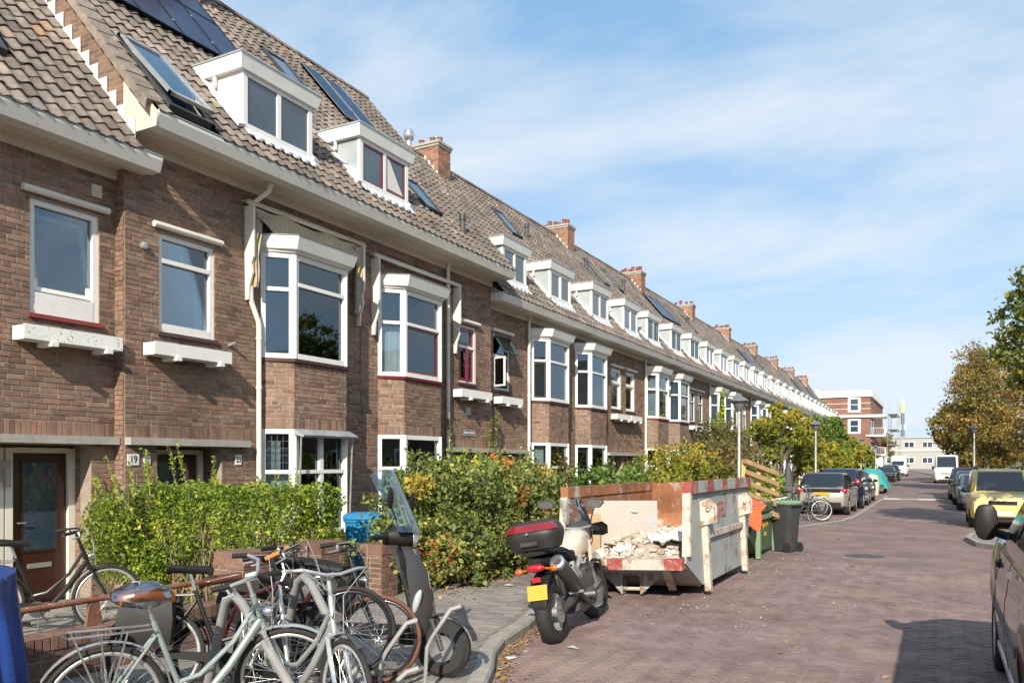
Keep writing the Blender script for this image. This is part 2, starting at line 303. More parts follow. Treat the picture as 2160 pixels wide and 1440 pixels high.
def np_mesh(name, mat, verts, faces_n, nper, rnd, parent=None, kind=None, smooth=False):
    """verts (N,3) float, quads stored consecutively: face i uses verts i*nper.. ; rnd per face"""
    me = bpy.data.meshes.new(name); nv = len(verts)
    me.vertices.add(nv); me.vertices.foreach_set('co', np.asarray(verts, np.float32).ravel())
    me.loops.add(faces_n*nper); me.loops.foreach_set('vertex_index', np.arange(faces_n*nper, dtype=np.int32))
    me.polygons.add(faces_n); me.polygons.foreach_set('loop_start', np.arange(0, faces_n*nper, nper, dtype=np.int32)); me.polygons.foreach_set('use_smooth', np.zeros(faces_n, bool))
    me.update(calc_edges=True)
    a = me.attributes.new('rnd', 'FLOAT', 'FACE'); a.data.foreach_set('value', np.asarray(rnd, np.float32))
    me.materials.append(MT[mat] if isinstance(mat, str) else mat)
    return link(name, me, parent, None, kind)
def leaves(name, mat, parent, pts, size, rnd=None, up=0.35, ratio=0.55, kind=None, sv=0.35, nrm=None):
    n = len(pts); a = rng.normal(size=(n,3)); a /= np.linalg.norm(a, axis=1)[:,None]
    b = rng.normal(size=(n,3)); b[:,2] += up
    if nrm is not None: b += nrm*1.2
    b /= np.linalg.norm(b, axis=1)[:,None]
    u = np.cross(a, b); u /= np.linalg.norm(u, axis=1)[:,None]+1e-9; w = np.cross(b, u)
    L = size*(1+sv*rng.normal(size=n)).clip(0.4, 1.9); L = L[:,None]
    v = np.empty((n,4,3)); v[:,0] = pts-u*L; v[:,1] = pts+w*L*ratio+b*L*0.15; v[:,2] = pts+u*L; v[:,3] = pts-w*L*ratio+b*L*0.15
    if rnd is None: rnd = rng.random(n)
    return np_mesh(name, mat, v.reshape(-1,3), n, 4, rnd, parent, kind)
def blob_pts(n, c, r, shell=0.45):
    d = rng.normal(size=(n,3)); d /= np.linalg.norm(d, axis=1)[:,None]
    return np.array(c)+d*np.array(r)*(rng.random(n)**shell)[:,None]
# ------------------------------------------------------------------ piecework helpers
def np_boxes(name, mat, o, u, n, k, A, rnd, parent=None, kind='stuff', jit=0.0015, back=False):
    """many boxes joined in one mesh; A rows = u0,u1,n0,n1,k0,k1 in the frame o,u,n,k"""
    A = np.asarray(A, float); m = len(A)
    if m == 0: return None
    idx = np.array([[0,2,4],[1,2,4],[1,3,4],[0,3,4],[0,2,5],[1,2,5],[1,3,5],[0,3,5]])
    C = A[:, idx] + rng.normal(size=(m,8,3))*jit
    V = np.array(o)+C[...,0:1]*np.array(u)+C[...,1:2]*np.array(n)+C[...,2:3]*np.array(k)
    F = [(0,1,2,3),(4,7,6,5),(1,0,4,5),(1,5,6,2),(2,6,7,3),(0,3,7,4)]
    if np.dot(np.cross(u, n), k) > 0: F = [f[::-1] for f in F]
    if not back: del F[2]
    F = np.array(F); nf = len(F)
    li = (F[None]+np.arange(m)[:,None,None]*8).ravel()
    me = bpy.data.meshes.new(name); me.vertices.add(m*8); me.vertices.foreach_set('co', V.astype(np.float32).ravel())
    me.loops.add(len(li)); me.loops.foreach_set('vertex_index', li.astype(np.int32))
    me.polygons.add(m*nf); me.polygons.foreach_set('loop_start', np.arange(0, m*nf*4, 4, dtype=np.int32)); me.polygons.foreach_set('use_smooth', np.zeros(m*nf, bool)); me.update(calc_edges=True)
    a = me.attributes.new('rnd', 'FLOAT', 'FACE'); a.data.foreach_set('value', np.repeat(np.asarray(rnd), nf).astype(np.float32))
    me.materials.append(MT[mat]); return link(name, me, parent, None, kind)
_unit = {}
def unit_box(mat):
    if mat not in _unit:
        b = MB(); c = 0.03
        rings = [[(x*(0.5-i), y*0.5, z*(0.5-j)) for x, z in ((-1,-1),(1,-1),(1,1),(-1,1))] for y, i, j in ((-1,0,0),(0.6,0,0),(1,0.012,0.05))]
        b.loft(rings)
        me = bpy.data.meshes.new('piece'); me.from_pydata(b.v, [], b.f); me.materials.append(MT[mat]); _unit[mat] = me
    return _unit[mat]
def pieces(name, mat, o, u, n, k, A, parent, wloc, nind, stuff_name=None):
    """the nind pieces nearest the camera as single objects sharing one mesh, the rest joined"""
    A = np.asarray(A, float)
    if len(A) == 0: return
    u = np.array(u, float); n = np.array(n, float); k = np.array(k, float); o = np.array(o, float)
    C = o+((A[:,0]+A[:,1])/2)[:,None]*u+((A[:,2]+A[:,3])/2)[:,None]*n+((A[:,4]+A[:,5])/2)[:,None]*k
    d = np.linalg.norm(C+np.array(wloc)-CAM, axis=1); W0 = C+np.array(wloc)
    D = -0.4722*W0[:,0]+0.8815*W0[:,1]; Uc = 0.8815*W0[:,0]+0.4722*W0[:,1]
    px = 1080+1680*Uc/np.maximum(D, 0.1); py = 975-1680*(W0[:,2]-EYE)/np.maximum(D, 0.1)
    vis = (D > 0.5) & (px > -20) & (px < 2180) & (py > -20) & (py < 1460)
    order = np.argsort(np.where(vis, d, 1e9)); nind = min(nind, int(vis.sum())); ind = order[:nind]; rest = order[nind:]
    if nind:
        me = unit_box(mat); rot = np.column_stack((u, n, k))
        if np.linalg.det(rot) < 0: rot = np.column_stack((-u, n, k))
        q = Matrix(rot.tolist()).to_quaternion()
        for i in ind:
            ob = bpy.data.objects.new(name, me); COL.objects.link(ob); ob.parent = parent; ob.location = C[i]
            ob.rotation_mode = 'QUATERNION'; ob.rotation_quaternion = q
            ob.scale = (A[i,1]-A[i,0], A[i,3]-A[i,2], A[i,5]-A[i,4])
    if len(rest): np_boxes(stuff_name or name+'work', mat, o, u, n, k, A[rest], rng.random(len(rest)), parent)
CH = 0.066
def bond(L, z0, z1, holes=(), soldiers=(), proud=0.007, phase=0.0):
    A = []; z = z0; row = 0
    def cut(a, b, za, zb):
        segs = [(a, b)]
        for (h0, h1, g0, g1) in holes:
            if zb-0.01 <= g0 or za+0.01 >= g1: continue
            ns = []
            for (p, q) in segs:
                if h1 <= p or h0 >= q: ns.append((p, q)); continue
                if h0 > p+0.02: ns.append((p, h0-0.004))
                if h1 < q-0.02: ns.append((h1+0.004, q))
            segs = ns
        return segs
    while z < z1-0.02:
        sol = [s for s in soldiers if s[0]-0.03 <= z < s[1]-0.03]
        if sol:
            zt = sol[0][1]; x = 0.0
            while x < L-0.02:
                for (p, q) in cut(x+0.004, min(x+0.058, L), z, zt): A.append((p, q, -0.02, proud+random.gauss(0, 0.0012), z+0.005, zt-0.006))
                x += 0.064
            z = zt; row += 1; continue
        x = -random.choice((0.0, 0.055, 0.11, 0.16))
        while x < L-0.015:
            l = 0.215 if random.random() < 0.68 else 0.102
            a, b = max(x, 0.0)+0.0035, min(x+l, L)-0.0035
            if b-a > 0.02:
                for (p, q) in cut(a, b, z, z+CH): A.append((p, q, -0.02, proud+random.gauss(0, 0.0016), z+0.006+random.gauss(0, 0.0012), min(z+CH, z1)-0.006+random.gauss(0, 0.0012)))
            x += l+0.009
        z += CH; row += 1
    return A
def wall_sheet(name, mat, parent, y0, y1, z0, z1, holes, depth=0.22, x=0.0, kind=None):
    """plane wall facing +x with rectangular openings and their reveals"""
    ys = sorted({y0, y1, *[min(max(v, y0), y1) for h in holes for v in h[:2]]}); zs = sorted({z0, z1, *[min(max(v, z0), z1) for h in holes for v in h[2:]]})
    full = lambda a, b, c, d: not any(h[0]-1e-6 <= (a+b)/2 <= h[1]+1e-6 and h[2]-1e-6 <= (c+d)/2 <= h[3]+1e-6 for h in holes) and y0 < (a+b)/2 < y1 and z0 < (c+d)/2 < z1
    m = MB(); ys = [y0-1]+ys+[y1+1]; zs = [z0-1]+zs+[z1+1]
    for i in range(1, len(ys)-2):
        for j in range(1, len(zs)-2):
            a, b, c, d = ys[i], ys[i+1], zs[j], zs[j+1]
            if not full(a, b, c, d): continue
            m.add([(x,a,c),(x,b,c),(x,b,d),(x,a,d)], [(0,1,2,3)]); m.add([(x-depth,a,c),(x-depth,b,c),(x-depth,b,d),(x-depth,a,d)], [(3,2,1,0)])
            if not full(ys[i-1], a, c, d): m.add([(x-depth,a,c),(x,a,c),(x,a,d),(x-depth,a,d)], [(0,1,2,3)])
            if not full(b, ys[i+2], c, d): m.add([(x-depth,b,c),(x,b,c),(x,b,d),(x-depth,b,d)], [(3,2,1,0)])
            if not full(a, b, zs[j-1], c): m.add([(x-depth,a,c),(x,a,c),(x,b,c),(x-depth,b,c)], [(3,2,1,0)])
            if not full(a, b, d, zs[j+2]): m.add([(x-depth,a,d),(x,a,d),(x,b,d),(x-depth,b,d)], [(0,1,2,3)])
    return m.build(name, mat, parent)

# ------------------------------------------------------------------ windows
def window(parent, o, u, n, w, z0, z1, fw=0.065, tr=None, mulls=(), frame='white', sash=None, sashlow=None, glass='glass', curtain=None,
           inset=0.0, lod=0, blind=None, name='window', leaded=False, bottom=0.0, tilt=0.0, sw=0.045):
    """frame with transom and mullions = the part; pane, sash, curtain = its sub-parts. o: foot of the opening, u along, n outwards"""
    f = MB(); d0, d1 = -0.07-inset, 0.02-inset
    f.obox(o,u,n, 0, fw, d0, d1, z0, z1); f.obox(o,u,n, w-fw, w, d0, d1, z0, z1)
    f.obox(o,u,n, fw, w-fw, d0, d1-0.002, z1-fw, z1); f.obox(o,u,n, fw, w-fw, d0, d1+0.004, z0, z0+fw+bottom)
    xs = [fw]+[q for mm in mulls for q in (mm*w-fw*0.5, mm*w+fw*0.5)]+[w-fw]
    cols = [(xs[i], xs[i+1]) for i in range(0, len(xs), 2)]
    rows = [(z0+fw+bottom, z1-fw)]
    if tr: rows = [(z0+fw+bottom, tr-0.03), (tr+0.03, z1-fw)]; f.obox(o,u,n, fw, w-fw, d0, d1+0.006, tr-0.03, tr+0.03)
    for mm in mulls: f.obox(o,u,n, mm*w-fw*0.5, mm*w+fw*0.5, d0, d1-0.001, z0+fw, z1-fw)
    win = f.build(name, frame, parent)
    pi = -0.035-inset
    for ri, (a, b) in enumerate(rows):
        for ci, (p, q) in enumerate(cols):
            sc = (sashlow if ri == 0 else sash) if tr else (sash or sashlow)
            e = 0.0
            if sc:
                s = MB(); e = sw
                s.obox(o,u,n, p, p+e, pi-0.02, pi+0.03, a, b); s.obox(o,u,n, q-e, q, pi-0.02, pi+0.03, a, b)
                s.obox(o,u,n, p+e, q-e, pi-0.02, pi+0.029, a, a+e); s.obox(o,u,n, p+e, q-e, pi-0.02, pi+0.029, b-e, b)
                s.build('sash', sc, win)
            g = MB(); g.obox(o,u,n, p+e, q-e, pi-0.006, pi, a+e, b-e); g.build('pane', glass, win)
            if leaded and ri == len(rows)-1 and lod == 0:
                l = MB(); nn = 4
                for t in range(1, nn): x = p+(q-p)*t/nn; l.obox(o,u,n, x-0.005, x+0.005, pi, pi+0.006, a, b)
                for t in range(1, 5): z = a+(b-a)*t/5; l.obox(o,u,n, p, q, pi, pi+0.005, z-0.005, z+0.005)
                l.build('lead_strip', 'darkgrey', win)
    if curtain and lod < 2:
        for (c0, c1, cz0, cz1, cm) in curtain:
            c = MB(); m = max(int((c1-c0)*w/0.03), 4)
            P = lambda s, z: Vector(o)+Vector(u)*(w*(c0+(c1-c0)*s/m))+Vector(n)*(-0.16-inset+0.012*math.sin(s*1.9)+0.006*math.sin(s*0.7))+Vector((0,0,z))
            zz = [cz0, cz1]
            c.loft([[P(s, z) for s in range(m+1)] for z in zz], False, False); c.loft([[P(s, z)-Vector(n)*0.006 for s in range(m+1)] for z in zz], False, False)
            c.build('curtain', cm, win, 80)
    return win
def plate_rail(parent, y0, y1, z, mat='cream', x=0.0):
    m = MB(); m.tube([(x+0.045, y0, z), (x+0.045, y1, z)], 0.045, 10); m.box(x, x+0.03, y0+0.05, y1-0.05, z-0.03, z+0.045); return m.build('sunblind_rail', mat, parent, 40)
def planter(parent, y0, y1, z, mat='white', x=0.0):
    m = MB(); d = 0.265; h = 0.165
    m.box(x+0.03, x+d, y0, y1, z, z+h); m.box(x+d-0.003, x+d+0.012, y0-0.008, y1+0.008, z+0.004, z+h+0.012)
    b = m.build('planter_box', mat, parent)
    for t in (0.27, 0.84):
        s = MB(); y = y0+(y1-y0)*t; s.box(x, x+d+0.055, y-0.04, y+0.04, z-0.055, z-0.002); s.build('bracket', 'white', b)
    s = MB(); s.box(x+0.05, x+d-0.02, y0+0.02, y1-0.02, z+h, z+h+0.012); s.build('soil', 'bark', b)
    return b

# ------------------------------------------------------------------ one terraced house (local: x outwards from the wall, y along the street)
RX = -13.3                          # line of the common ridge
_tiles = {}
def tile_mesh():
    m = MB(); W, L = 0.205, 0.315
    S = [0, .14, .32, .5, .68, .84, 1.0]; H = [.020, .004, -.003, .008, .034, .041, .024]
    top = [(s*W, 0, h+0.012) for s, h in zip(S, H)]; bot = [(s*W, -L, h+0.044) for s, h in zip(S, H)]; lip = [(s*W, -L-0.004, h+0.018) for s, h in zip(S, H)]
    m.loft([top, bot], False, False); m.loft([bot[:4], lip[:4]], False, False); m.loft([bot[3:], [(a,b,c-0.012) for a, b, c in bot[3:]]], False, False); return m
TV = np.array(tile_mesh().v); TF = np.array([f[::-1] for f in tile_mesh().f])
def tiles(roof, wloc, y0, y1, xe, ze, xr, zr, holes, nind, first_row=0):
    """S-shaped pantiles on the front slope; local frame: across = +y, up the slope = e"""
    run = xe-xr; rise = zr-ze; SL = math.hypot(run, rise); e = np.array((-run/SL, 0, rise/SL)); a = np.array((0, 1, 0.0)); nn = np.array((rise/SL, 0, run/SL))
    W, E = 0.205, 0.262; cols = int(round((y1-y0)/W)); Wc = (y1-y0)/cols; rows = int(SL/E)
    P = []
    for r_ in range(rows+1):
        s = min((r_+1)*E+0.03, SL-0.01)
        for c in range(cols):
            ym = y0+(c+0.5)*Wc; sm = s-0.15
            if any(h[0] < ym < h[1] and h[2] < sm < h[3] for h in holes): continue
            P.append((y0+c*Wc, s))
    P = np.array(P); base = np.array((xe, 0, ze))
    O = base+P[:,1:2]*e+P[:,0:1]*a
    Wd = O+np.array(wloc); d = np.linalg.norm(Wd-CAM, axis=1)
    D = -0.4722*Wd[:,0]+0.8815*Wd[:,1]; U = 0.8815*Wd[:,0]+0.4722*Wd[:,1]; px = 1080+1680*U/D; py = 975-1680*(Wd[:,2]-EYE)/D
    vis = (px > -15) & (px < 2170) & (py > -15); order = np.argsort(np.where(vis, d, 1e9)); nind = min(nind, int(vis.sum()))
    fl = np.array((1, 1, 1.0))
    Rm = np.column_stack((a*Wc/W, e, nn))
    if nind:
        if 'm' not in _tiles:
            me = bpy.data.meshes.new('tile'); me.from_pydata(TV.tolist(), [], [tuple(f) for f in TF]); me.polygons.foreach_set('use_smooth', [True]*len(TF)); me.set_sharp_from_angle(angle=R(50)); me.materials.append(MT['tile']); _tiles['m'] = me
        q = Matrix(np.column_stack((a, e, nn)).tolist()).to_quaternion()
        for i in order[:nind]:
            ob = bpy.data.objects.new('tile', _tiles['m']); COL.objects.link(ob); ob.parent = roof; ob.location = O[i]+rng.normal(size=3)*0.003
            ob.rotation_mode = 'QUATERNION'; ob.rotation_quaternion = q; ob.scale = (Wc/W, 1, 1)
    rest = order[nind:]; m = len(rest)
    if m:
        V = (O[rest]+rng.normal(size=(m,3))*0.003)[:,None,:]+(TV @ Rm.T)[None]
        nt_ = len(TV); li = (TF[None]+np.arange(m)[:,None,None]*nt_).ravel(); nf = len(TF)
        me = bpy.data.meshes.new('tilework'); me.vertices.add(m*nt_); me.vertices.foreach_set('co', V.astype(np.float32).ravel())
        me.loops.add(len(li)); me.loops.foreach_set('vertex_index', li.astype(np.int32)); me.polygons.add(m*nf)
        me.polygons.foreach_set('loop_start', np.arange(0, m*nf*4, 4, dtype=np.int32)); me.polygons.foreach_set('use_smooth', np.ones(m*nf, bool)); me.update(calc_edges=True)
        me.set_sharp_from_angle(angle=R(50))
        at = me.attributes.new('rnd', 'FLOAT', 'FACE'); at.data.foreach_set('value', np.repeat(rng.random(m), nf).astype(np.float32))
        me.materials.append(MT['tile']); link('tilework', me, roof, None, 'stuff')

def dormer(h, yc, w, xf, zb, sl, cheek='zincpale', sash=None, nm=2, style=0, lod=0, hgt=0.80, curtain=None):
    """box dormer: cheeks and body = the part; cap, frame, panes, flashing = sub-parts. zb: sill height on the slope"""
    y0, y1 = yc-w/2, yc+w/2; zt = zb+hgt; xb = xf-hgt/sl; d = MB()
    d.prism([(xf-0.02,y0,zb-0.05),(xf-0.02,y0,zt),(xb-0.1,y0,zt),(xb-0.1,y0,zt-0.05)], (0, w, 0)); body = d.build('dormer', cheek, h)
    f = MB(); fw = 0.085
    f.box(xf-0.03, xf+0.03, y0-0.004, y0+fw, zb, zt); f.box(xf-0.03, xf+0.03, y1-fw, y1+0.004, zb, zt)
    f.box(xf-0.03, xf+0.028, y0+fw, y1-fw, zb, zb+0.10); f.box(xf-0.03, xf+0.028, y0+fw, y1-fw, zt-0.07, zt)
    xs = [y0+fw+(y1-y0-2*fw)*i/nm for i in range(nm+1)]
    for i in range(1, nm): f.box(xf-0.03, xf+0.027, xs[i]-0.04, xs[i]+0.04, zb+0.1, zt-0.07)
    f.build('window_frame', 'white', body)
    for i in range(nm):
        a = xs[i]+(0.04 if i else 0); b = xs[i+1]-(0.04 if i < nm-1 else 0); e = 0.0
        if sash or style:
            s = MB(); e = 0.035; s.box(xf-0.01, xf+0.018, a, a+e, zb+0.1, zt-0.07); s.box(xf-0.01, xf+0.018, b-e, b, zb+0.1, zt-0.07)
            s.box(xf-0.01, xf+0.017, a+e, b-e, zb+0.1, zb+0.1+e); s.box(xf-0.01, xf+0.017, a+e, b-e, zt-0.07-e, zt-0.07)
            if style == 2: s.box(xf-0.01, xf+0.017, (a+b)/2-0.02, (a+b)/2+0.02, zb+0.13, zt-0.1)
            s.build('sash', sash or 'white', body)
        g = MB(); g.box(xf-0.012, xf+0.0, a+e, b-e, zb+0.1+e, zt-0.07-e); g.build('pane', 'glassdark', body)
        if curtain and i == nm-1:
            c = MB(); c.prism([(xf+0.004,a+0.03,zt-0.1),(xf+0.004,a+0.10,zt-0.1),(xf+0.004,b-0.06,zb+0.16),(xf+0.004,a+0.06,zb+0.18)], (0.004,0,0)); c.build('curtain', 'curtain', body)
    c = MB(); ov = 0.13; ch = 0.2
    c.loft([[(xf+ov-0.05,y0-ov+0.05,zt),(xf+ov-0.05,y1+ov-0.05,zt),(xb-0.25,y1+ov-0.05,zt),(xb-0.25,y0-ov+0.05,zt)],
            [(xf+ov,y0-ov,zt+ch),(xf+ov,y1+ov,zt+ch),(xb-0.25-ch/sl,y1+ov,zt+ch),(xb-0.25-ch/sl,y0-ov,zt+ch)]])
    cap = c.build('cap', 'white', body)
    c = MB(); c.box(xb-0.45, xf+ov+0.012, y0-ov-0.012, y1+ov+0.012, zt+ch+0.002, zt+ch+0.03); c.build('cap_edge', 'zinc', body)
    # lead along cheeks and scalloped apron under the sill
    l = MB(); dx = 0.16
    for ys, sgn in ((y0, -1), (y1, 1)):
        pa = [(xf+0.06, zb-0.03), (xb-0.02, zt-0.02)]
        ya, yb = ys+sgn*0.004, ys+sgn*0.13
        l.prism([(pa[0][0],ya,pa[0][1]+0.03),(pa[0][0],yb,pa[0][1]+0.0),(pa[1][0],yb,pa[1][1]+0.0),(pa[1][0],ya,pa[1][1]+0.03)], (0.02,0,0.045))
    k = int(w/0.1)
    for i in range(k):
        ya = y0+w*i/k; yb = y0+w*(i+1)/k; dd = 0.17+0.05*(i % 2)
        l.prism([(xf+0.035,ya,zb+0.012),(xf+0.035,yb-0.004,zb+0.012),(xf+dd,yb-0.004,zb+0.06-dd*sl),(xf+dd,ya,zb+0.06-dd*sl)], (0.012,0,0.016))
    l.build('flashing', 'lead', body)
    if lod < 2:
        p = MB(); p.tube([(xb+0.25, y0-0.05, zt+0.02), (xb+0.25, y0-0.05, zt-0.16)], 0.03, 8); p.build('spout', 'cream', body)
    return body
def slope_pt(xe, ze, sl, s): c = 1/math.hypot(1, sl); return xe-s*c, ze+s*sl*c
def roof_slab(h, name, mat, y0, y1, s0, s1, xe, ze, sl, lift, thick, bm=None):
    c = 1/math.hypot(1, sl); nx, nz = sl*c, c
    x0, z0 = slope_pt(xe, ze, sl, s0); x1, z1 = slope_pt(xe, ze, sl, s1)
    m = bm or MB(); m.prism([(x0+nx*lift,y0,z0+nz*lift),(x0+nx*lift,y1,z0+nz*lift),(x1+nx*lift,y1,z1+nz*lift),(x1+nx*lift,y0,z1+nz*lift)], (nx*thick, 0, nz*thick))
    return m if bm else m.build(name, mat, h)
def skylight(h, y0, y1, s0, s1, xe, ze, sl, opened=0.0, lift=0.07):
    f = MB(); e = 0.07
    for a, b, p, q in ((y0,y0+e,s0,s1),(y1-e,y1,s0,s1),(y0+e,y1-e,s0,s0+e),(y0+e,y1-e,s1-e,s1)): roof_slab(h, '', '', a, b, p, q, xe, ze, sl, lift-0.06, 0.1, f)
    fr = f.build('skylight', 'darkgrey', h)
    g = MB(); roof_slab(h, '', '', y0+e, y1-e, s0+e, s1-e, xe, ze, sl, lift, 0.02, g); p = g.build('pane', 'glassdark', fr)
    if opened:
        # sash swung out on its top hinge
        x1, z1 = slope_pt(xe, ze, sl, s1-0.1); ang = math.atan(sl)-opened; L = s1-s0-0.1; c, s = math.cos(ang), math.sin(ang)
        m = MB()
        for a, b, p0, p1 in ((y0,y0+0.06,0,L),(y1-0.06,y1,0,L),(y0,y1,0,0.06),(y0,y1,L-0.07,L)):
            m.prism([(x1+c*p0,a,z1+0.12-s*p0),(x1+c*p0,b,z1+0.12-s*p0),(x1+c*p1,b,z1+0.12-s*p1),(x1+c*p1,a,z1+0.12-s*p1)], (s*0.05,0,c*0.05))
        sa = m.build('open_sash', 'alu', fr)
        g = MB(); g.prism([(x1+c*0.06,y0+0.06,z1+0.14-s*0.06),(x1+c*0.06,y1-0.06,z1+0.14-s*0.06),(x1+c*(L-0.07),y1-0.06,z1+0.14-s*(L-0.07)),(x1+c*(L-0.07),y0+0.06,z1+0.14-s*(L-0.07))], (s*0.012,0,c*0.012))
        g.build('open_pane', 'glass', fr)
    return fr
def vent(h, y, s, xe, ze, sl, hgt=0.45, r=0.06):
    x, z = slope_pt(xe, ze, sl, s); m = MB(); m.lathe([(r*1.6,-0.05),(r*1.15,0.10),(r,0.12),(r,hgt-0.14),(r*1.35,hgt-0.13),(r*1.35,hgt),(r*0.8,hgt+0.01)], (x,y,z), n=12); return m.build('vent_pipe', 'darkgrey', h, 40)
def chimney(h, wloc, y0, y1, x0, x1, ztop, lod, pots=5, cowl=False, RZ=10.75):
    zb = 9.9; m = MB(); m.box(x0, x1, y0, y1, zb-0.6, ztop); c = m.build('chimney', 'mortar', h)
    A = bond(x1-x0, zb-0.5, ztop, proud=0.006); B = bond(y1-y0, zb-0.5, ztop, proud=0.006)
    np_boxes('brickwork', 'chimney', (x0,y0,0), (1,0,0), (0,-1,0), (0,0,1), A, rng.random(len(A)), c); np_boxes('brickwork', 'chimney', (x1,y0,0), (0,1,0), (1,0,0), (0,0,1), B, rng.random(len(B)), c)
    m = MB(); m.box(x0-0.06, x1+0.06, y0-0.06, y1+0.06, ztop, ztop+0.07); m.box(x0-0.03, x1+0.03, y0-0.03, y1+0.03, ztop-0.07, ztop-0.002); m.build('crown', 'concrete', c)
    for i in range(pots):
        x = x0+0.12+(x1-x0-0.24)*i/max(pots-1, 1); hh = 0.16+0.14*random.random()
        p = MB(); p.lathe([(0.085,0),(0.08,hh*0.9),(0.095,hh),(0.06,hh)], (x, (y0+y1)/2+0.05*(-1)**i, ztop+0.07), n=10); p.build('pot', 'pot', c, 40)
    if cowl:
        p = MB(); p.lathe([(0.09,0),(0.09,0.2),(0.15,0.28),(0.17,0.4),(0.13,0.52),(0.03,0.58)], (x0+0.1, y0+0.1, ztop+0.07), n=14); p.build('cowl', 'steel', c, 30)
    # stepped lead where the slope meets the side
    l = MB(); sl = 1.25
    for i in range(4):
        x = x1-(x1-x0)*i/8*0.9; zz = RZ-(x-(RX-wloc[0]))*sl
        l.box(x-0.16, x+0.0, y0-0.016, y0-0.008, zz-0.05, zz+0.24)
    l.build('flashing', 'lead', c)
    return c

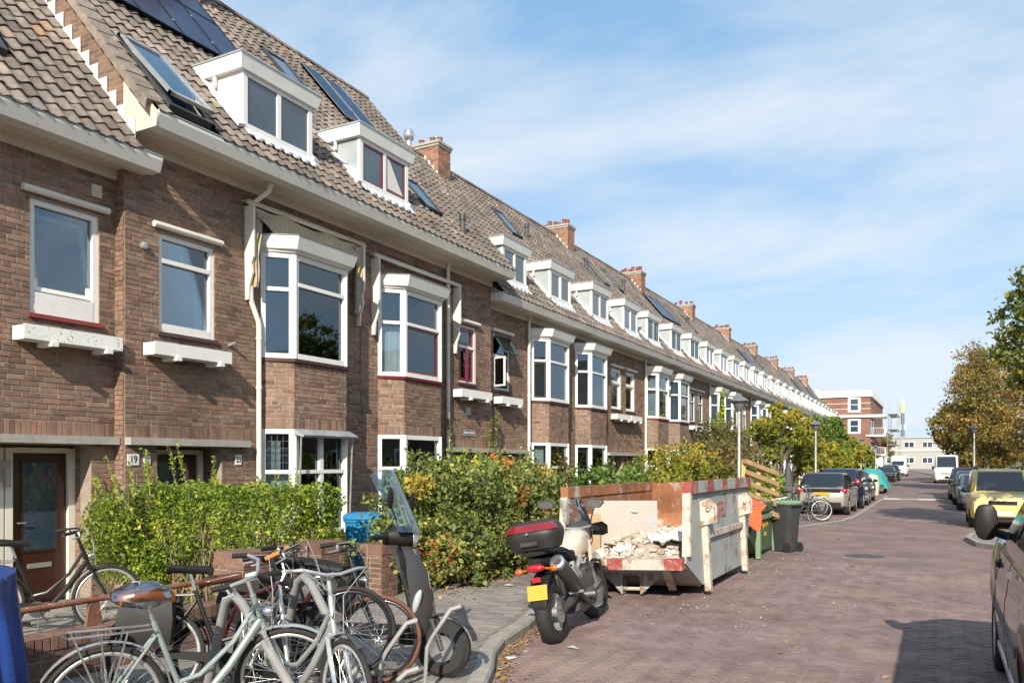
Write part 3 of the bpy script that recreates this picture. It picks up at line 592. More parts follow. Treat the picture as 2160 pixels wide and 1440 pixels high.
def house(label, Y0, W, Xw, ze, ov, spec, lod):
    wl = (Xw, Y0, 0.0); h = thing('terraced_house', label, 'house', wl, group='terrace of brick houses')
    RZ = spec.get('rz', 10.75); xr = RX-Xw; zt0 = ze+0.19; sl = (RZ-zt0)/(ov-xr); zw = ze+0.02; zg = 0.06
    bp, bc = 0.36, 0.36
    bays = spec.get('bays', []); wins = spec.get('wins', []); porch = spec.get('porch')
    holes = [(b['y'], b['y']+2.0, 0.55, 5.28) for b in bays]+[(w_['y0'], w_['y1'], w_['z0'], w_['z1']) for w_ in wins]
    if porch: holes.append((porch[0], porch[1], zg, 2.07))
    wall = wall_sheet('wall', 'mortar' if lod < 2 else 'brick_far', h, 0.0, W, zg, zw, holes)
    if lod < 2:
        sold = [(2.19, 2.37)] if porch else []
        A = bond(W, zg, zw, holes, sold)
        pieces('brick', 'brick', (0,0,0), (0,1,0), (1,0,0), (0,0,1), A, wall, wl, 220 if lod == 0 else 0)
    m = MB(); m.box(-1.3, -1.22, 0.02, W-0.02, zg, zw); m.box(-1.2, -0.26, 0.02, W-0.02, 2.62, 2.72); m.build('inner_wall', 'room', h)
    # bays
    for b in bays:
        y = b['y']; P = [(0.0,y),(bp,y+bc),(bp,y+2.0-bc),(0.0,y+2.0)]
        fac = [((P[i][0],P[i][1],0.0), Vector((P[i+1][0]-P[i][0],P[i+1][1]-P[i][1],0))) for i in range(3)]
        bys = []
        for (za, zb_) in ((zg, 0.62), (2.39, 3.46)):
            bw = MB(); pts = [(p[0]-(0.0),p[1],za) for p in P]; bw.prism(pts+[(-0.2,y+1.99,za),(-0.2,y+0.01,za)], (0,0,zb_-za))
            bys.append(bw.build('bay_wall', 'mortar' if lod < 2 else 'brick_far', h))
        if lod < 2:
            for i, (o, dvec) in enumerate(fac):
                L = dvec.length; u = dvec.normalized(); n = Vector((u.y, -u.x, 0))
                for bay, za, zb_, so in ((bys[0], zg, 0.62, ()), (bys[1], 2.39, 3.46, ((2.39, 2.57), (3.36, 3.46)))):
                    A = bond(L, za, zb_, (), so)
                    pieces('brick', 'brick', o, u, n, (0,0,1), A, bay, wl, (22 if i < 2 else 0) if lod == 0 else 0)
        for lvl, (za, zb_) in enumerate(((0.64, 2.385), (3.52, 5.2))):
            up = lvl == 1
            for i, (o, dvec) in enumerate(fac):
                L = dvec.length; u = dvec.normalized(); n = Vector((u.y, -u.x, 0)); kw = dict(b.get('up' if up else 'low', {}))
                kw.update(b.get(('up' if up else 'low')+('s' if i != 1 else 'f'), {}))
                kw.setdefault('tr', za+(zb_-za)*0.66)
                window(h, o, u, n, L, za, zb_, fw=0.085 if i == 1 else 0.075, lod=lod, name='window', **kw)
            # corner posts
            for q in (1, 2):
                c = MB(); c.lathe([(0.06,za),(0.06,zb_)], (P[q][0]-0.02,P[q][1]+(0.02 if q == 1 else -0.02),0), n=8); c.build('corner_post', b.get('post', 'white'), h)
        # sill and cap of the upper window
        def ring(off, z): return [(0.0,y-off*0.6,z),(bp+off,y+bc-off*0.45,z),(bp+off,y+2.0-bc+off*0.45,z),(0.0,y+2.0+off*0.6,z)]
        s = MB(); s.loft([ring(0.05,3.462), ring(0.06,3.515)]); s.build('sill', b.get('sill', 'darksill'), h)
        s = MB(); s.loft([ring(0.06,5.205), ring(0.09,5.25), ring(0.13,5.25), ring(0.2,5.44)]); s.build('bay_cap', 'white', h)
        s = MB(); s.loft([ring(0.205,5.442), ring(0.215,5.462)]); s.build('cap_edge', 'zinc', h)
    for w_ in wins:
        kw = dict(w_.get('kw', {})); window(h, (0,w_['y0'],0), (0,1,0), (1,0,0), w_['y1']-w_['y0'], w_['z0'], w_['z1'], inset=0.045, lod=lod, **kw)
        s = MB(); s.box(-0.05, 0.045, w_['y0']-0.03, w_['y1']+0.03, w_['z0']-0.055, w_['z0']-0.002); s.build('sill', w_.get('sill', 'darksill'), h)
        if w_.get('rail', True): plate_rail(h, w_['y0']-0.11, w_['y1']+0.11, w_['z1']+0.09)
        if 'box' in w_: planter(h, w_['box'][0], w_['box'][1], 3.30, w_.get('boxmat', 'white'))
    if porch:
        p0, p1 = porch[0], porch[1]; dpt = porch[2] if len(porch) > 2 else 0.3
        m = MB(); m.box(-dpt-0.12, -dpt-0.002, p0-0.003, p1+0.003, zg, 2.1); m.build('porch_back', 'brick_far', h)
        m = MB(); m.box(-dpt-0.1, -0.222, p0-0.1, p0-0.004, zg, 2.08); m.build('porch_side', 'brick_gable', h); m = MB(); m.box(-dpt-0.1, -0.222, p1+0.004, p1+0.1, zg, 2.08); m.build('porch_side', 'brick_gable', h); m = MB(); m.box(-dpt, -0.222, p0-0.004, p1+0.004, 2.075, 2.16); m.build('porch_ceiling', 'soffit', h)
        for (d0, d1, mat) in porch[3]:
            f = MB(); f.box(-dpt, -dpt+0.09, d0-0.09, d0, zg, 2.03); f.box(-dpt, -dpt+0.09, d1, d1+0.09, zg, 2.03); f.box(-dpt, -dpt+0.088, d0, d1, 1.97, 2.035); f.build('door_frame', 'cream', h)
            d = MB(); x0 = -dpt; d.box(x0, x0+0.04, d0+0.005, d1-0.005, zg+0.03, 1.965); do = d.build('door', mat, h)
            g = MB(); g.box(x0+0.041, x0+0.047, d0+0.13, d1-0.13, 0.75, 1.85); g.build('pane', 'glassdark', do)
            g = MB()
            for q in (0.12, ): g.box(x0+0.041, x0+0.052, d0+q, d0+q+0.02, 0.73, 1.87); g.box(x0+0.041, x0+0.052, d1-q-0.02, d1-q, 0.73, 1.87); g.box(x0+0.041, x0+0.051, d0+q, d1-q, 0.72, 0.745); g.box(x0+0.041, x0+0.051, d0+q, d1-q, 1.855, 1.88)
            g.build('moulding', mat, do)
            g = MB(); g.box(x0+0.041, x0+0.05, d0+0.2, d1-0.2, 0.52, 0.58); g.build('letter_slot', 'alu', do)
            g = MB(); g.tube([(x0+0.05,d0+0.07,1.1),(x0+0.09,d0+0.07,1.1),(x0+0.09,d0+0.16,1.1)], 0.009, 6); g.build('handle', 'alu', do)
        m = MB(); m.box(-0.02, 0.13, spec['canopy'][0], spec['canopy'][1], 2.085, 2.185); m.build('canopy', 'concrete', h)
    # eaves
    g = MB(); y0, y1 = spec.get('eave', (0.0, W)); th = ze
    prof = [(ov-0.2,th+0.0),(ov,th),(ov+0.055,th+0.145),(ov+0.055,th+0.195),(ov+0.03,th+0.195),(ov+0.025,th+0.15),(ov-0.2,th+0.12)]
    g.prism([(x,y0,z) for x, z in prof], (0,y1-y0,0)); gut = g.build('gutter', spec.get('fascia', 'fascia'), h)
    g = MB(); g.box(ov+0.035, ov+0.066, y0-0.003, y1+0.003, th+0.197, th+0.21); g.build('gutter_rim', 'zinc', gut)
    if lod < 2:
        g = MB()
        yy = y0+0.3
        while yy < y1: g.lathe([(0.007,0),(0.004,0.004)], (ov+0.012, yy, th+0.035), (1,0,-0.38), n=6); yy += 0.62
        g.build('screw', 'darkgrey', gut)
    if spec.get('boards'):
        so_ = MB(); so_.box(0.0, ov-0.2, y0, y1, th+0.032, th+0.05); sf = so_.build('soffit', 'darksill', h)
        k = int((y1-y0)/0.105)
        bm = MB(); bm.box(0.04, ov-0.002, 0, 0.098, 0, 0.028); me = None
        for i in range(k):
            if me is None: ob = bm.build('board', 'soffit', sf); me = ob.data
            else: ob = link('board', me, sf)
            ob.location = (0, y0+i*0.105, th+0.003)
    else:
        so_ = MB(); so_.box(0.0, ov-0.205, y0, y1, th+0.002, th+0.03); so_.build('soffit', 'soffit', h)
    g = MB(); g.box(0.008, 0.05, max(y0, 0), min(y1, W), th-0.12, th+0.002); g.build('eaves_moulding', 'soffit', h)
    for yp in spec.get('pipes', []):
        m = MB()
        if spec.get('bent'):
            m.tube([(ov*0.55,yp+0.12,th),(ov*0.5,yp+0.1,th-0.12),(0.075,yp-0.03,th-0.33),(0.07,yp-0.03,th-1.75),(0.07,yp-0.02,th-1.82),(0.07,yp+0.13,th-2.12),(0.07,yp+0.14,th-2.2),(0.07,yp+0.14,0.1)], 0.042, 10)
            for z, q in ((th-0.55,-0.03),(th-1.5,-0.03),(th-2.4,0.14),(1.6,0.14),(3.0,0.14)): m.lathe([(0.05,0),(0.05,0.05)], (0.07,yp+q,z), n=10)
        else:
            m.tube([(0.1,yp,th),(0.07,yp,th-0.15),(0.07,yp,0.1)], 0.042, 10)
            for z in (4.9, 3.6, 2.3, 1.0): m.lathe([(0.05,0),(0.05,0.05)], (0.07,yp,z), n=10)
        m.build('downpipe', 'cream', h, 40)
    # roof
    zb = ze+0.14; r_ = MB(); r_.prism([(ov,0,zb),(xr,0,RZ-0.05),(2*xr-0.2,0,zb),(2*xr-0.2,0,zb-0.1),(ov,0,zb-0.02)], (0,W,0)); roof = r_.build('roof', 'deck', h)
    rh = []
    for d in spec.get('dormers', []):
        xf = d['x']; zf = zt0+(ov-xf)*sl; c = math.hypot(1, sl); s0 = (ov-xf)*c; hh = d.get('hgt', 0.80); s1 = s0+hh/sl*c
        rh.append((d['y']-d['w']/2-0.02, d['y']+d['w']/2+0.02, s0-0.05, s1-0.1))
        dormer(h, d['y'], d['w'], xf, zf+0.05, sl, d.get('cheek', 'zincpale'), d.get('sash'), d.get('nm', 2), d.get('style', 0), lod, hh, d.get('curtain'))
    for s in spec.get('sky', []):
        rh.append((s[0]-0.02, s[1]+0.02, s[2]-0.05, s[3]+0.1)); skylight(h, s[0], s[1], s[2], s[3], ov, zt0, sl, s[4] if len(s) > 4 else 0.0)
    for s in spec.get('solar', []):
        pn = MB(); roof_slab(h, '', '', s[0], s[1], s[2], s[3], ov, zt0, sl, 0.10, 0.035, pn); po = pn.build('solar_panel', 'solar', h)
        e = MB()
        for a, b, p, q in ((s[0],s[0]+0.015,s[2],s[3]),(s[1]-0.015,s[1],s[2],s[3]),(s[0]+0.015,s[1]-0.015,s[2],s[2]+0.015),(s[0]+0.015,s[1]-0.015,s[3]-0.015,s[3])): roof_slab(h, '', '', a, b, p, q, ov, zt0, sl, 0.1, 0.042, e)
        e.build('frame', spec.get('pframe', 'black'), po)
        e = MB(); ym = s[1]
        for q in (0.25, 0.75): ss = s[2]+(s[3]-s[2])*q; roof_slab(h, '', '', ym-0.015, ym+0.015, ss, ss+0.05, ov, zt0, sl, 0.13, 0.02, e)
        e.build('clamp', 'alu', po)
    for s in spec.get('vents', []): vent(h, s[0], s[1], ov, zt0, sl, s[2] if len(s) > 2 else 0.45)
    tiles(roof, wl, 0.0, W, ov+0.02, zt0-0.02, xr, RZ, rh, 240 if lod == 0 else 0)
    rt = MB(); nrt = int(W/0.36)
    for i in range(nrt):
        a = W*i/nrt; b = W*(i+1)/nrt+0.02
        prof = [(xr+0.13*math.cos(t), RZ-0.02+0.11*math.sin(t)) for t in np.linspace(-0.1, math.pi+0.1, 7)]
        rt.loft([[(x,a,z+0.012) for x, z in prof], [(x,b,z) for x, z in prof]], True, True, random.random())
    rt.build('ridge_tilework', 'tile', roof, 50, attr=True)
    for c in spec.get('chim', []): chimney(h, wl, c['y0'], c['y1'], c['x0']-Xw, c['x1']-Xw, c['z'], lod, c.get('pots', 5), c.get('cowl', False), RZ)
    return h

# ------------------------------------------------------------------ ground, road, pavements
def cx(Y): return -0.0004*max(Y-40, 0)**2 if Y < 140 else -4.0-0.08*(Y-140)
def strip(name, mat, xl, xr, Ys, z, thick=0.0, kind='structure'):
    m = MB(); f = lambda q, y: q(y) if callable(q) else q
    L = [(f(xl,y)+cx(y), y) for y in Ys]; Rr = [(f(xr,y)+cx(y), y) for y in Ys]
    if thick:
        rings = [[(L[i][0],Ys[i],z-thick),(Rr[i][0],Ys[i],z-thick),(Rr[i][0],Ys[i],z),(L[i][0],Ys[i],z)] for i in range(len(Ys))]; m.loft(rings)
    else:
        m.loft([[(L[i][0],Ys[i],z),(Rr[i][0],Ys[i],z)] for i in range(len(Ys))], False, False)
        m.f = [q for q in m.f]
    return m.build(name, mat, None, None, None, kind)
MT['ground'] = M('ground_soil', (0.13, 0.11, 0.085), 0.95, var=0.3, scale=1.5)
MT['road'] = brick_tex_mat('road_klinker', (0.19, 0.127, 0.118), (0.24, 0.165, 0.150), (0.16, 0.125, 0.11), 0.2, 0.065, 'XY', 0.008, 0.5, R(45), rough=0.85, big=0.22, stain=[((0.30,0.225,0.165), 0.55, 0.47, 0.68, 0.5), ((0.07,0.055,0.055), 0.9, 0.58, 0.75, 0.5)])
MT['paver'] = piece_mat('road_paver', [(0, (0.195, 0.134, 0.126)), (0.35, (0.222, 0.155, 0.143)), (0.7, (0.208, 0.143, 0.138)), (1, (0.242, 0.174, 0.158))], nscale=2.2, nvar=0.28, bump=0.5, bscale=120, big=(0.45, 0.16), stain=[((0.30,0.225,0.165), 0.55, 0.47, 0.68, 0.5), ((0.07,0.055,0.055), 0.9, 0.58, 0.75, 0.5)])
MT['roadbed'] = M('road_joint_sand', (0.18, 0.142, 0.12), 0.95, var=0.3, scale=8)
MT['slab'] = piece_mat('pavement_tile', [(0, (0.21, 0.185, 0.165)), (0.5, (0.27, 0.245, 0.215)), (1, (0.235, 0.20, 0.185))], nscale=5, nvar=0.25, bump=0.4, stain=[((0.12,0.10,0.09), 0.8, 0.48, 0.66, 0.6), ((0.35,0.29,0.22), 1.7, 0.58, 0.74, 0.5)])
MT['slabfar'] = brick_tex_mat('pavement_far', (0.21, 0.19, 0.17), (0.26, 0.235, 0.21), (0.14, 0.12, 0.1), 0.3, 0.3, 'XY', 0.01, 0.3)
g = MB(); g.add([(-1500,-1500,-0.06),(1500,-1500,-0.06),(1500,1500,-0.06),(-1500,1500,-0.06)], [(0,1,2,3)]); g.build('ground', 'ground', None, None, None, 'structure')
YS = [-12, 0, 4, 5]+list(range(6, 17, 2))+list(range(20, 61, 5))+list(range(70, 141, 10))+[170, 200, 260]
ROAD = strip('road', 'road', -5.6, 3.2, YS, 0.0)
KP = [(-12,-2.9),(3.0,-2.9),(4.6,-3.0),(5.4,-3.16),(6.0,-3.42),(6.5,-3.68),(7.0,-3.85),(7.8,-3.98),(8.6,-4.2),(9.3,-4.5),(9.9,-4.75),(10.6,-4.85),(14,-4.85),(30,-4.85),(60,-4.85),(140,-4.85),(260,-4.85)]
def kerbx(Y): return float(np.interp(Y, [k[0] for k in KP], [k[1] for k in KP]))
YP = sorted(set([k[0] for k in KP]+[20,25,35,40,45,50,70,80,90,100,110,120,130,160,200]))
PAV = strip('pavement', 'slabfar', -9.9, kerbx, YP, 0.092, 0.2)
RKX = lambda y: 2.45
PAVR = strip('pavement_opposite', 'slabfar', RKX, 9.0, YP, 0.10, 0.2)
# kerb stones
KERB = bpy.data.objects.new('kerb', None); COL.objects.link(KERB); KERB['kind'] = 'structure'
pts = [(kerbx(y), y) for y in np.arange(2.0, 30.0, 0.05)]
acc = 0; start = 0; seg = []; nst = 0; far = MB()
for i in range(1, len(pts)):
    acc += math.dist(pts[i], pts[i-1])
    if acc >= 0.5 or i == len(pts)-1:
        m = MB(); idx = list(range(start, i+1, 3)); idx = idx if idx[-1] == i else idx+[i]
        rings = []
        for t, j in enumerate(idx):
            a = pts[max(j-1,0)]; b = pts[min(j+1,len(pts)-1)]; d = Vector((b[0]-a[0], b[1]-a[1])).normalized(); nn = Vector((d.y,-d.x)); p = Vector(pts[j])
            if t == 0: p = p+d*0.004
            if t == len(idx)-1: p = p-d*0.004
            q0, q1, q2 = p-nn*0.13, p+nn*0.0, p+nn*0.022
            rings.append([(q0.x,q0.y,-0.05),(q2.x,q2.y,-0.05),(q2.x,q2.y,0.075),(q1.x,q1.y,0.102),(q0.x,q0.y,0.102)])
        m.loft(rings); o = m.build('kerb_stone', 'kerb', KERB); start = i; acc = 0
for yy in np.arange(30.0, 130.0, 1.0): far.box(kerbx(yy)+cx(yy)-0.12, kerbx(yy)+cx(yy)+0.02, yy+0.005, yy+0.995, -0.05, 0.101)
for yy in np.arange(12.0, 130.0, 1.0): far.box(2.43+cx(yy), 2.58+cx(yy), yy+0.005, yy+0.995, -0.05, 0.112)
far.build('kerb_run', 'kerb', KERB, kind='stuff')
# near road: herringbone pavers with open joints
w = 0.0667; n3 = 3; c45 = math.cos(R(45)); H = []
for i in range(-190, 260):
    for j in range(-190, 260):
        k = (i-j) % (2*n3)
        if k == 0: a = (i*w, (i+n3)*w, j*w, (j+1)*w)
        elif k == 2*n3-1: a = (i*w, (i+1)*w, j*w, (j+n3)*w)
        else: continue
        u_, v_ = (a[0]+a[1])/2, (a[2]+a[3])/2
        x, y = -1.0+c45*(u_-v_), 8.0+c45*(u_+v_)
        if not (4.2 < y < 15.5 and x < 2.3): continue
        if x < kerbx(y)+0.03 or x < -4.9: continue
        D = -0.4722*x+0.8815*y; px = 1080+1680*(0.8815*x+0.4722*y)/D; py = 975+1680*EYE/D
        if not (960 < px < 2190 and py < 1470): continue
        if (x+1.28)**2+(y-17.1)**2 < 0.3: continue
        H.append((a[0]+0.003, a[1]-0.003, a[2]+0.003, a[3]-0.003, 0.0, 0.0))
H = np.array(H); H[:,4] = -0.03; H[:,5] = 0.005+rng.normal(size=len(H))*0.0010
Bd = strip('road_bed', 'roadbed', lambda y: kerbx(y)+0.03, 2.3, [4.2,5.4,6,6.5,7,7.8,8.6,9.3,9.9,10.6,12,15.5], 0.001); Bd.parent = ROAD; del Bd['kind']
Aa = H[:, [0,1,4,5,2,3]]   # frame: u = diagonal, n = up, k = other diagonal
pieces('paver', 'paver', (-1.0,8.0,0.0), (c45,c45,0), (0,0,1), (-c45,c45,0), Aa, ROAD, (0,0,0), 300, 'paverwork')
# pavement slabs
A = []
for i in range(0, 12):
    for j in range(0, 40):
        x1 = -2.9-i*0.3; y0 = 2.6+j*0.3+(0.15 if i % 2 else 0); 
        if x1 > min(kerbx(y0), kerbx(y0+0.3))-0.14: 
            x1 = min(kerbx(y0), kerbx(y0+0.3))-0.14
        x0 = -3.2-i*0.3
        if x1-x0 < 0.05 or x0 < -6.25 or y0 > 14: continue
        A.append((x0+0.004, x1-0.004, -0.02, 0.012+random.gauss(0, 0.0015), y0+0.004, y0+0.296))
pieces('slab', 'slab', (0,0,0.092), (1,0,0), (0,0,1), (0,1,0), A, PAV, (0,0,0), 300, 'slabwork')
# flush parking strip, crossing marks, manhole
MT['mark'] = M('road_paint', (0.62, 0.60, 0.56), 0.8, var=0.12, scale=9, col2=(0.3, 0.24, 0.21), thr=(0.55, 0.75), sc2=12)
MT['markworn'] = M('road_paint_worn', (0.38, 0.33, 0.29), 0.85, var=0.2, scale=9)
m = MB(); pl = [(-4.75,20.5),(-3.6,24.0),(-2.72,27.3),(-2.55,30.0),(-2.5,48.0)]
for a, b in zip(pl, pl[1:]):
    d = (Vector(b)-Vector(a)).normalized(); q = Vector((d.y,-d.x))*0.07; a = Vector(a); b = Vector(b); nseg = max(int((b-a).length/1.0), 1)
    for s in range(nseg):
        p0 = a+(b-a)*(s/nseg)+d*0.005; p1 = a+(b-a)*((s+1)/nseg)-d*0.005
        m.prism([(*(p0-q),0.0),(*(p1-q),0.0),(*(p1+q),0.0),(*(p0+q),0.0)], (0,0,0.012))
m.build('parking_edge', 'kerb', None, None, None, 'structure')
for i, (a, b, mt) in enumerate(((-2.52,-1.75,'mark'),(-1.74,-0.95,'markworn'),(-0.94,-0.15,'mark'))):
    m = MB(); m.box(a, b, 44.3, 45.6, 0.0, 0.006); o = m.build('road_marking', mt); o['kind'] = 'structure'
mh = thing('manhole_cover', 'round iron manhole cover set in the brick road', 'manhole cover', (-1.28, 17.1, 0.0))
m = MB(); m.box(-0.42, 0.42, -0.42, 0.42, 0.0, 0.010); m.build('frame', 'roadbed', mh)
m = MB(); m.lathe([(0.36,0.010),(0.36,0.018),(0.30,0.018)], n=28); m.build('lid', M('cast_iron', (0.09, 0.085, 0.085), 0.5, 0.6, var=0.3, scale=12), mh)
m = MB()
for i in range(-4, 5): m.box(-0.26+abs(i)*0.03, 0.26-abs(i)*0.03, i*0.06-0.018, i*0.06+0.018, 0.018, 0.026)
m.build('rib', 'darkgrey', mh)
# raised parking-bay island on the right
isl = MB(); pr = [(2.45,19.0),(1.35,19.3),(0.82,20.3),(0.66,21.6),(0.78,22.8),(1.3,23.6),(2.45,23.8)]
isl.prism([(x,y,-0.05) for x, y in pr], (0,0,0.145)); io = isl.build('parking_island', 'slabfar', None, None, None, 'structure')
ke = MB(); 
for a, b in zip(pr, pr[1:]):
    a = Vector(a); b = Vector(b); d = (b-a).normalized(); q = Vector((d.y,-d.x)); ke.prism([(*(a+d*.004),-0.05),(*(b-d*.004),-0.05),(*(b-d*.004-q*0.1),-0.05),(*(a+d*.004-q*0.1),-0.05)], (0,0,0.155))
ke.build('kerb_stones', 'kerb', io)
# ------------------------------------------------------------------ the terrace
def win(y0, y1, z0=3.66, z1=5.03, **k): return dict(y0=y0, y1=y1, z0=z0, z1=z1, **k)
CUR = lambda a, b, z0, z1, m='curtain': (a, b, z0, z1, m)
H1 = house('brick house at the left edge with a tilted open window and peeling flower box', 2.1, 4.77, -9.68, 5.72, 0.5, dict(
    wins=[win(3.63, 4.53, 3.66, 5.06, sill='redsill', box=(3.41, 4.67), boxmat='peel', kw=dict(bottom=0.2, fw=0.07))],
    porch=(2.45, 4.42, 0.42, [(2.56, 3.42, 'door'), (3.62, 4.33, 'door')]), canopy=(1.6, 4.74), eave=(0, 5.07), boards=True, sky=[(2.7, 3.42, 1.0, 2.3)]), 0)
sh = MB(); o = (0,3.70,0); c, s_ = math.cos(0.16), math.sin(0.16)     # the tilted inner sash
def tl(y, z): dz = z-3.95; return (-0.10-s_*dz, y, 3.95+c*dz)
for a, b, p, q in ((3.71,3.765,3.95,4.95),(4.395,4.45,3.95,4.95),(3.765,4.395,3.95,4.0),(3.765,4.395,4.895,4.95)):
    sh.prism([tl(a,p), tl(b,p), tl(b,q), tl(a,q)], (0.045,0,0.006))
sh.build('open_sash', 'white', H1)
m = MB(); m.box(0.0, 0.02, 4.42, 4.56, 5.3, 5.46); m.box(0.02, 0.03, 4.44, 4.54, 5.32, 5.35); m.box(0.02, 0.03, 4.44, 4.54, 5.37, 5.40); m.build('air_brick', 'soffit', H1)
m = MB(); m.box(-0.36, -0.28, 3.47, 3.57, 1.62, 1.88); m.box(-0.28, -0.25, 3.49, 3.55, 1.55, 1.80); m.build('doorbell_box', 'concrete', H1)

A1 = house('brick house with number 23, open skylight and a sagging striped awning', 6.87, 4.53, -9.5, 6.18, 0.63, dict(rz=11.4,
    bays=[dict(y=2.4, sill='darksill', up=dict(tr=4.72), ups=dict(tr=4.62), low=dict(tr=1.70), lows=dict(tr=1.70, leaded=True, curtain=[CUR(0.12,0.88,0.7,1.68), CUR(0.12,0.6,1.72,2.2,'blind')]), lowf=dict(mulls=(0.5,), curtain=[CUR(0.05,0.16,0.7,2.3), CUR(0.68,0.95,0.7,2.3)]), upf=dict(curtain=[CUR(0.72,0.93,3.6,4.7)]))],
    wins=[win(0.53, 1.48, box=(0.26, 1.56), kw=dict(tr=4.66, bottom=0.06, curtain=[CUR(0.8,0.95,3.7,4.6)]))],
    porch=(0.5, 1.62, 0.45, [(0.62, 1.5, 'door')]), canopy=(0.0, 2.08), boards=True, pipes=[2.16], bent=True,
    dormers=[dict(y=2.58, x=0.2, w=1.5, cheek='white', hgt=0.88)], sky=[(0.22, 0.92, 0.14, 1.75, 0.07)],
    solar=[(0.45+0.81*i, 0.45+0.81*i+0.8, a, b) for i in range(4) for a, b in ((3.13, 4.74), (4.76, 6.2))],
    chim=[dict(y0=3.3, y1=3.95, x0=-13.9, x1=-12.7, z=12.1)]), 0)
A2 = house('brick house with a maroon narrow window and a street name sign', 11.4, 5.25, -9.5, 6.18, 0.63, dict(rz=11.4, fascia='cream',
    bays=[dict(y=0.87, sill='maroon', up=dict(tr=4.55), upf=dict(sashlow='maroon', curtain=[CUR(0.74,0.93,3.6,4.5)]), ups=dict(curtain=[CUR(0.08,0.92,3.55,4.5)]), low=dict(tr=1.74), lows=dict(sashlow='darkgrey'), lowf=dict(curtain=[CUR(0.76,0.95,0.7,2.3)]))],
    wins=[win(3.79, 4.54, 3.66, 4.96, box=(3.5, 4.83), kw=dict(tr=4.48, sash='maroon', sashlow='maroon', mulls=(), frame='white', fw=0.04, sw=0.075, curtain=[CUR(0.08,0.92,3.7,4.45)]))],
    porch=(3.65, 5.0, 0.35, [(3.8, 4.7, 'door')]), canopy=(3.35, 5.22), pipes=[3.25],
    dormers=[dict(y=0.8, x=0.2, w=1.48, sash='maroon', hgt=0.86, curtain=True)], sky=[(0.65, 1.3, 4.3, 5.3), (2.55, 3.2, 1.1, 2.15)],
    solar=[(2.1, 2.78, 3.9, 5.8), (2.8, 3.48, 3.9, 5.8)], pframe='alu', vents=[(3.75, 0.75)]), 0)
m = MB(); m.box(0.012, 0.02, 4.06, 4.16, 4.0, 4.0+0.0); 
mv = MB(); mv.box(-0.03, 0.006, 4.12, 4.21, 3.70, 4.45); mv.build('centre_rail', 'maroon', A2)
m = MB(); m.box(0.008, 0.02, 4.07, 4.29, 2.93, 3.11); m.build('vent_grille', 'zinc', A2)
sg = MB(); sg.box(0.008, 0.022, 3.98, 4.46, 2.46, 2.59); sg = sg.build('street_name_sign', M('sign_blue_grey', (0.06, 0.075, 0.10), 0.4), A2)
text('lettering', 'TERNATESTRAAT', 0.068, 'text_w', sg, (0.0235, 4.22, 2.525), FACING, 0.88)
sg = MB(); 
for a, b, p, q in ((3.985,4.455,2.464,2.472),(3.985,4.455,2.578,2.586),(3.985,3.993,2.472,2.578),(4.447,4.455,2.472,2.578)): sg.box(0.0215, 0.0245, a, b, p, q)
sg.build('sign_border', 'text_w', A2)
# house numbers 19, 21 and 23 on white plates
for s, y, z, w_, hh, fs in (('19', 0.12, 1.89, 0.17, 0.15, 0.14), ('21', 0.33, 1.885, 0.10, 0.11, 0.085), ('23', 1.93, 1.89, 0.12, 0.15, 0.12)):
    m = MB(); m.box(0.008, 0.02, y-w_/2, y+w_/2, z-hh/2, z+hh/2); p = m.build('number_plate', 'white', A1); text('number', s, fs, 'text_k', p, (0.022, y, z), FACING, 0.8)
m = MB(); m.lathe([(0.055,0),(0.05,0.05),(0.03,0.06)], (0.0,0.28,4.78), (1,0,0), n=10); m.build('lamp_bracket', 'zinc', A1)
m = MB(); m.tube([(0,1.75,3.62),(0.12,1.78,3.66)], 0.022, 8); m.build('overflow_pipe', 'zinc', A1)
# side of the taller pair: brick return and stepped lead over the lower roof
x0 = -9.68+9.5; SLH = (10.75-5.91)/4.12; SLA = (11.4-6.37)/4.43
g = MB(); g.prism([(-0.005,-0.01,0.06),(-0.005,-0.01,7.02),(-3.8,-0.01,11.33),(-3.8,-0.01,0.06)], (0,0.2,0)); gw = g.build('side_wall', 'brick_gable', A1)
g = MB(); g.prism([(0.0,-0.016,6.17),(0.64,-0.016,6.17),(0.68,-0.016,6.34),(0.66,-0.016,6.37),(0.0,-0.016,7.06)], (0,0.012,0)); g.build('eaves_end', 'soffit', A1)
A = bond(0.18, 0.1, 6.1); np_boxes('brickwork', 'brick', (-0.18,-0.01,0), (1,0,0), (0,-1,0), (0,0,1), A, rng.random(len(A)), gw)
l = MB()
for i in range(20):
    x = 0.25-i*0.19; zz = 5.91+(0.32-x-0.0)*SLH
    l.box(x-0.19, x, -0.03, -0.02, zz-0.1, zz+0.36)
l.build('stepped_flashing', 'lead', A1)
vt = MB()
for i in range(20):
    s = 0.1+i*0.3; x, z = slope_pt(0.63, 6.37, SLA, s); x1, z1 = slope_pt(0.63, 6.37, SLA, s+0.33)
    vt.prism([(x,-0.10,z+0.03),(x,0.16,z+0.06),(x1,0.16,z1+0.04),(x1,-0.10,z1+0.01)], (0.02,0,0.03)); vt.prism([(x,-0.12,z-0.08),(x,-0.10,z+0.06),(x1,-0.10,z1+0.04),(x1,-0.12,z1-0.1)], (0.0,0.015,0.0))
vt.build('verge_tilework', 'tile', A1, attr=True)
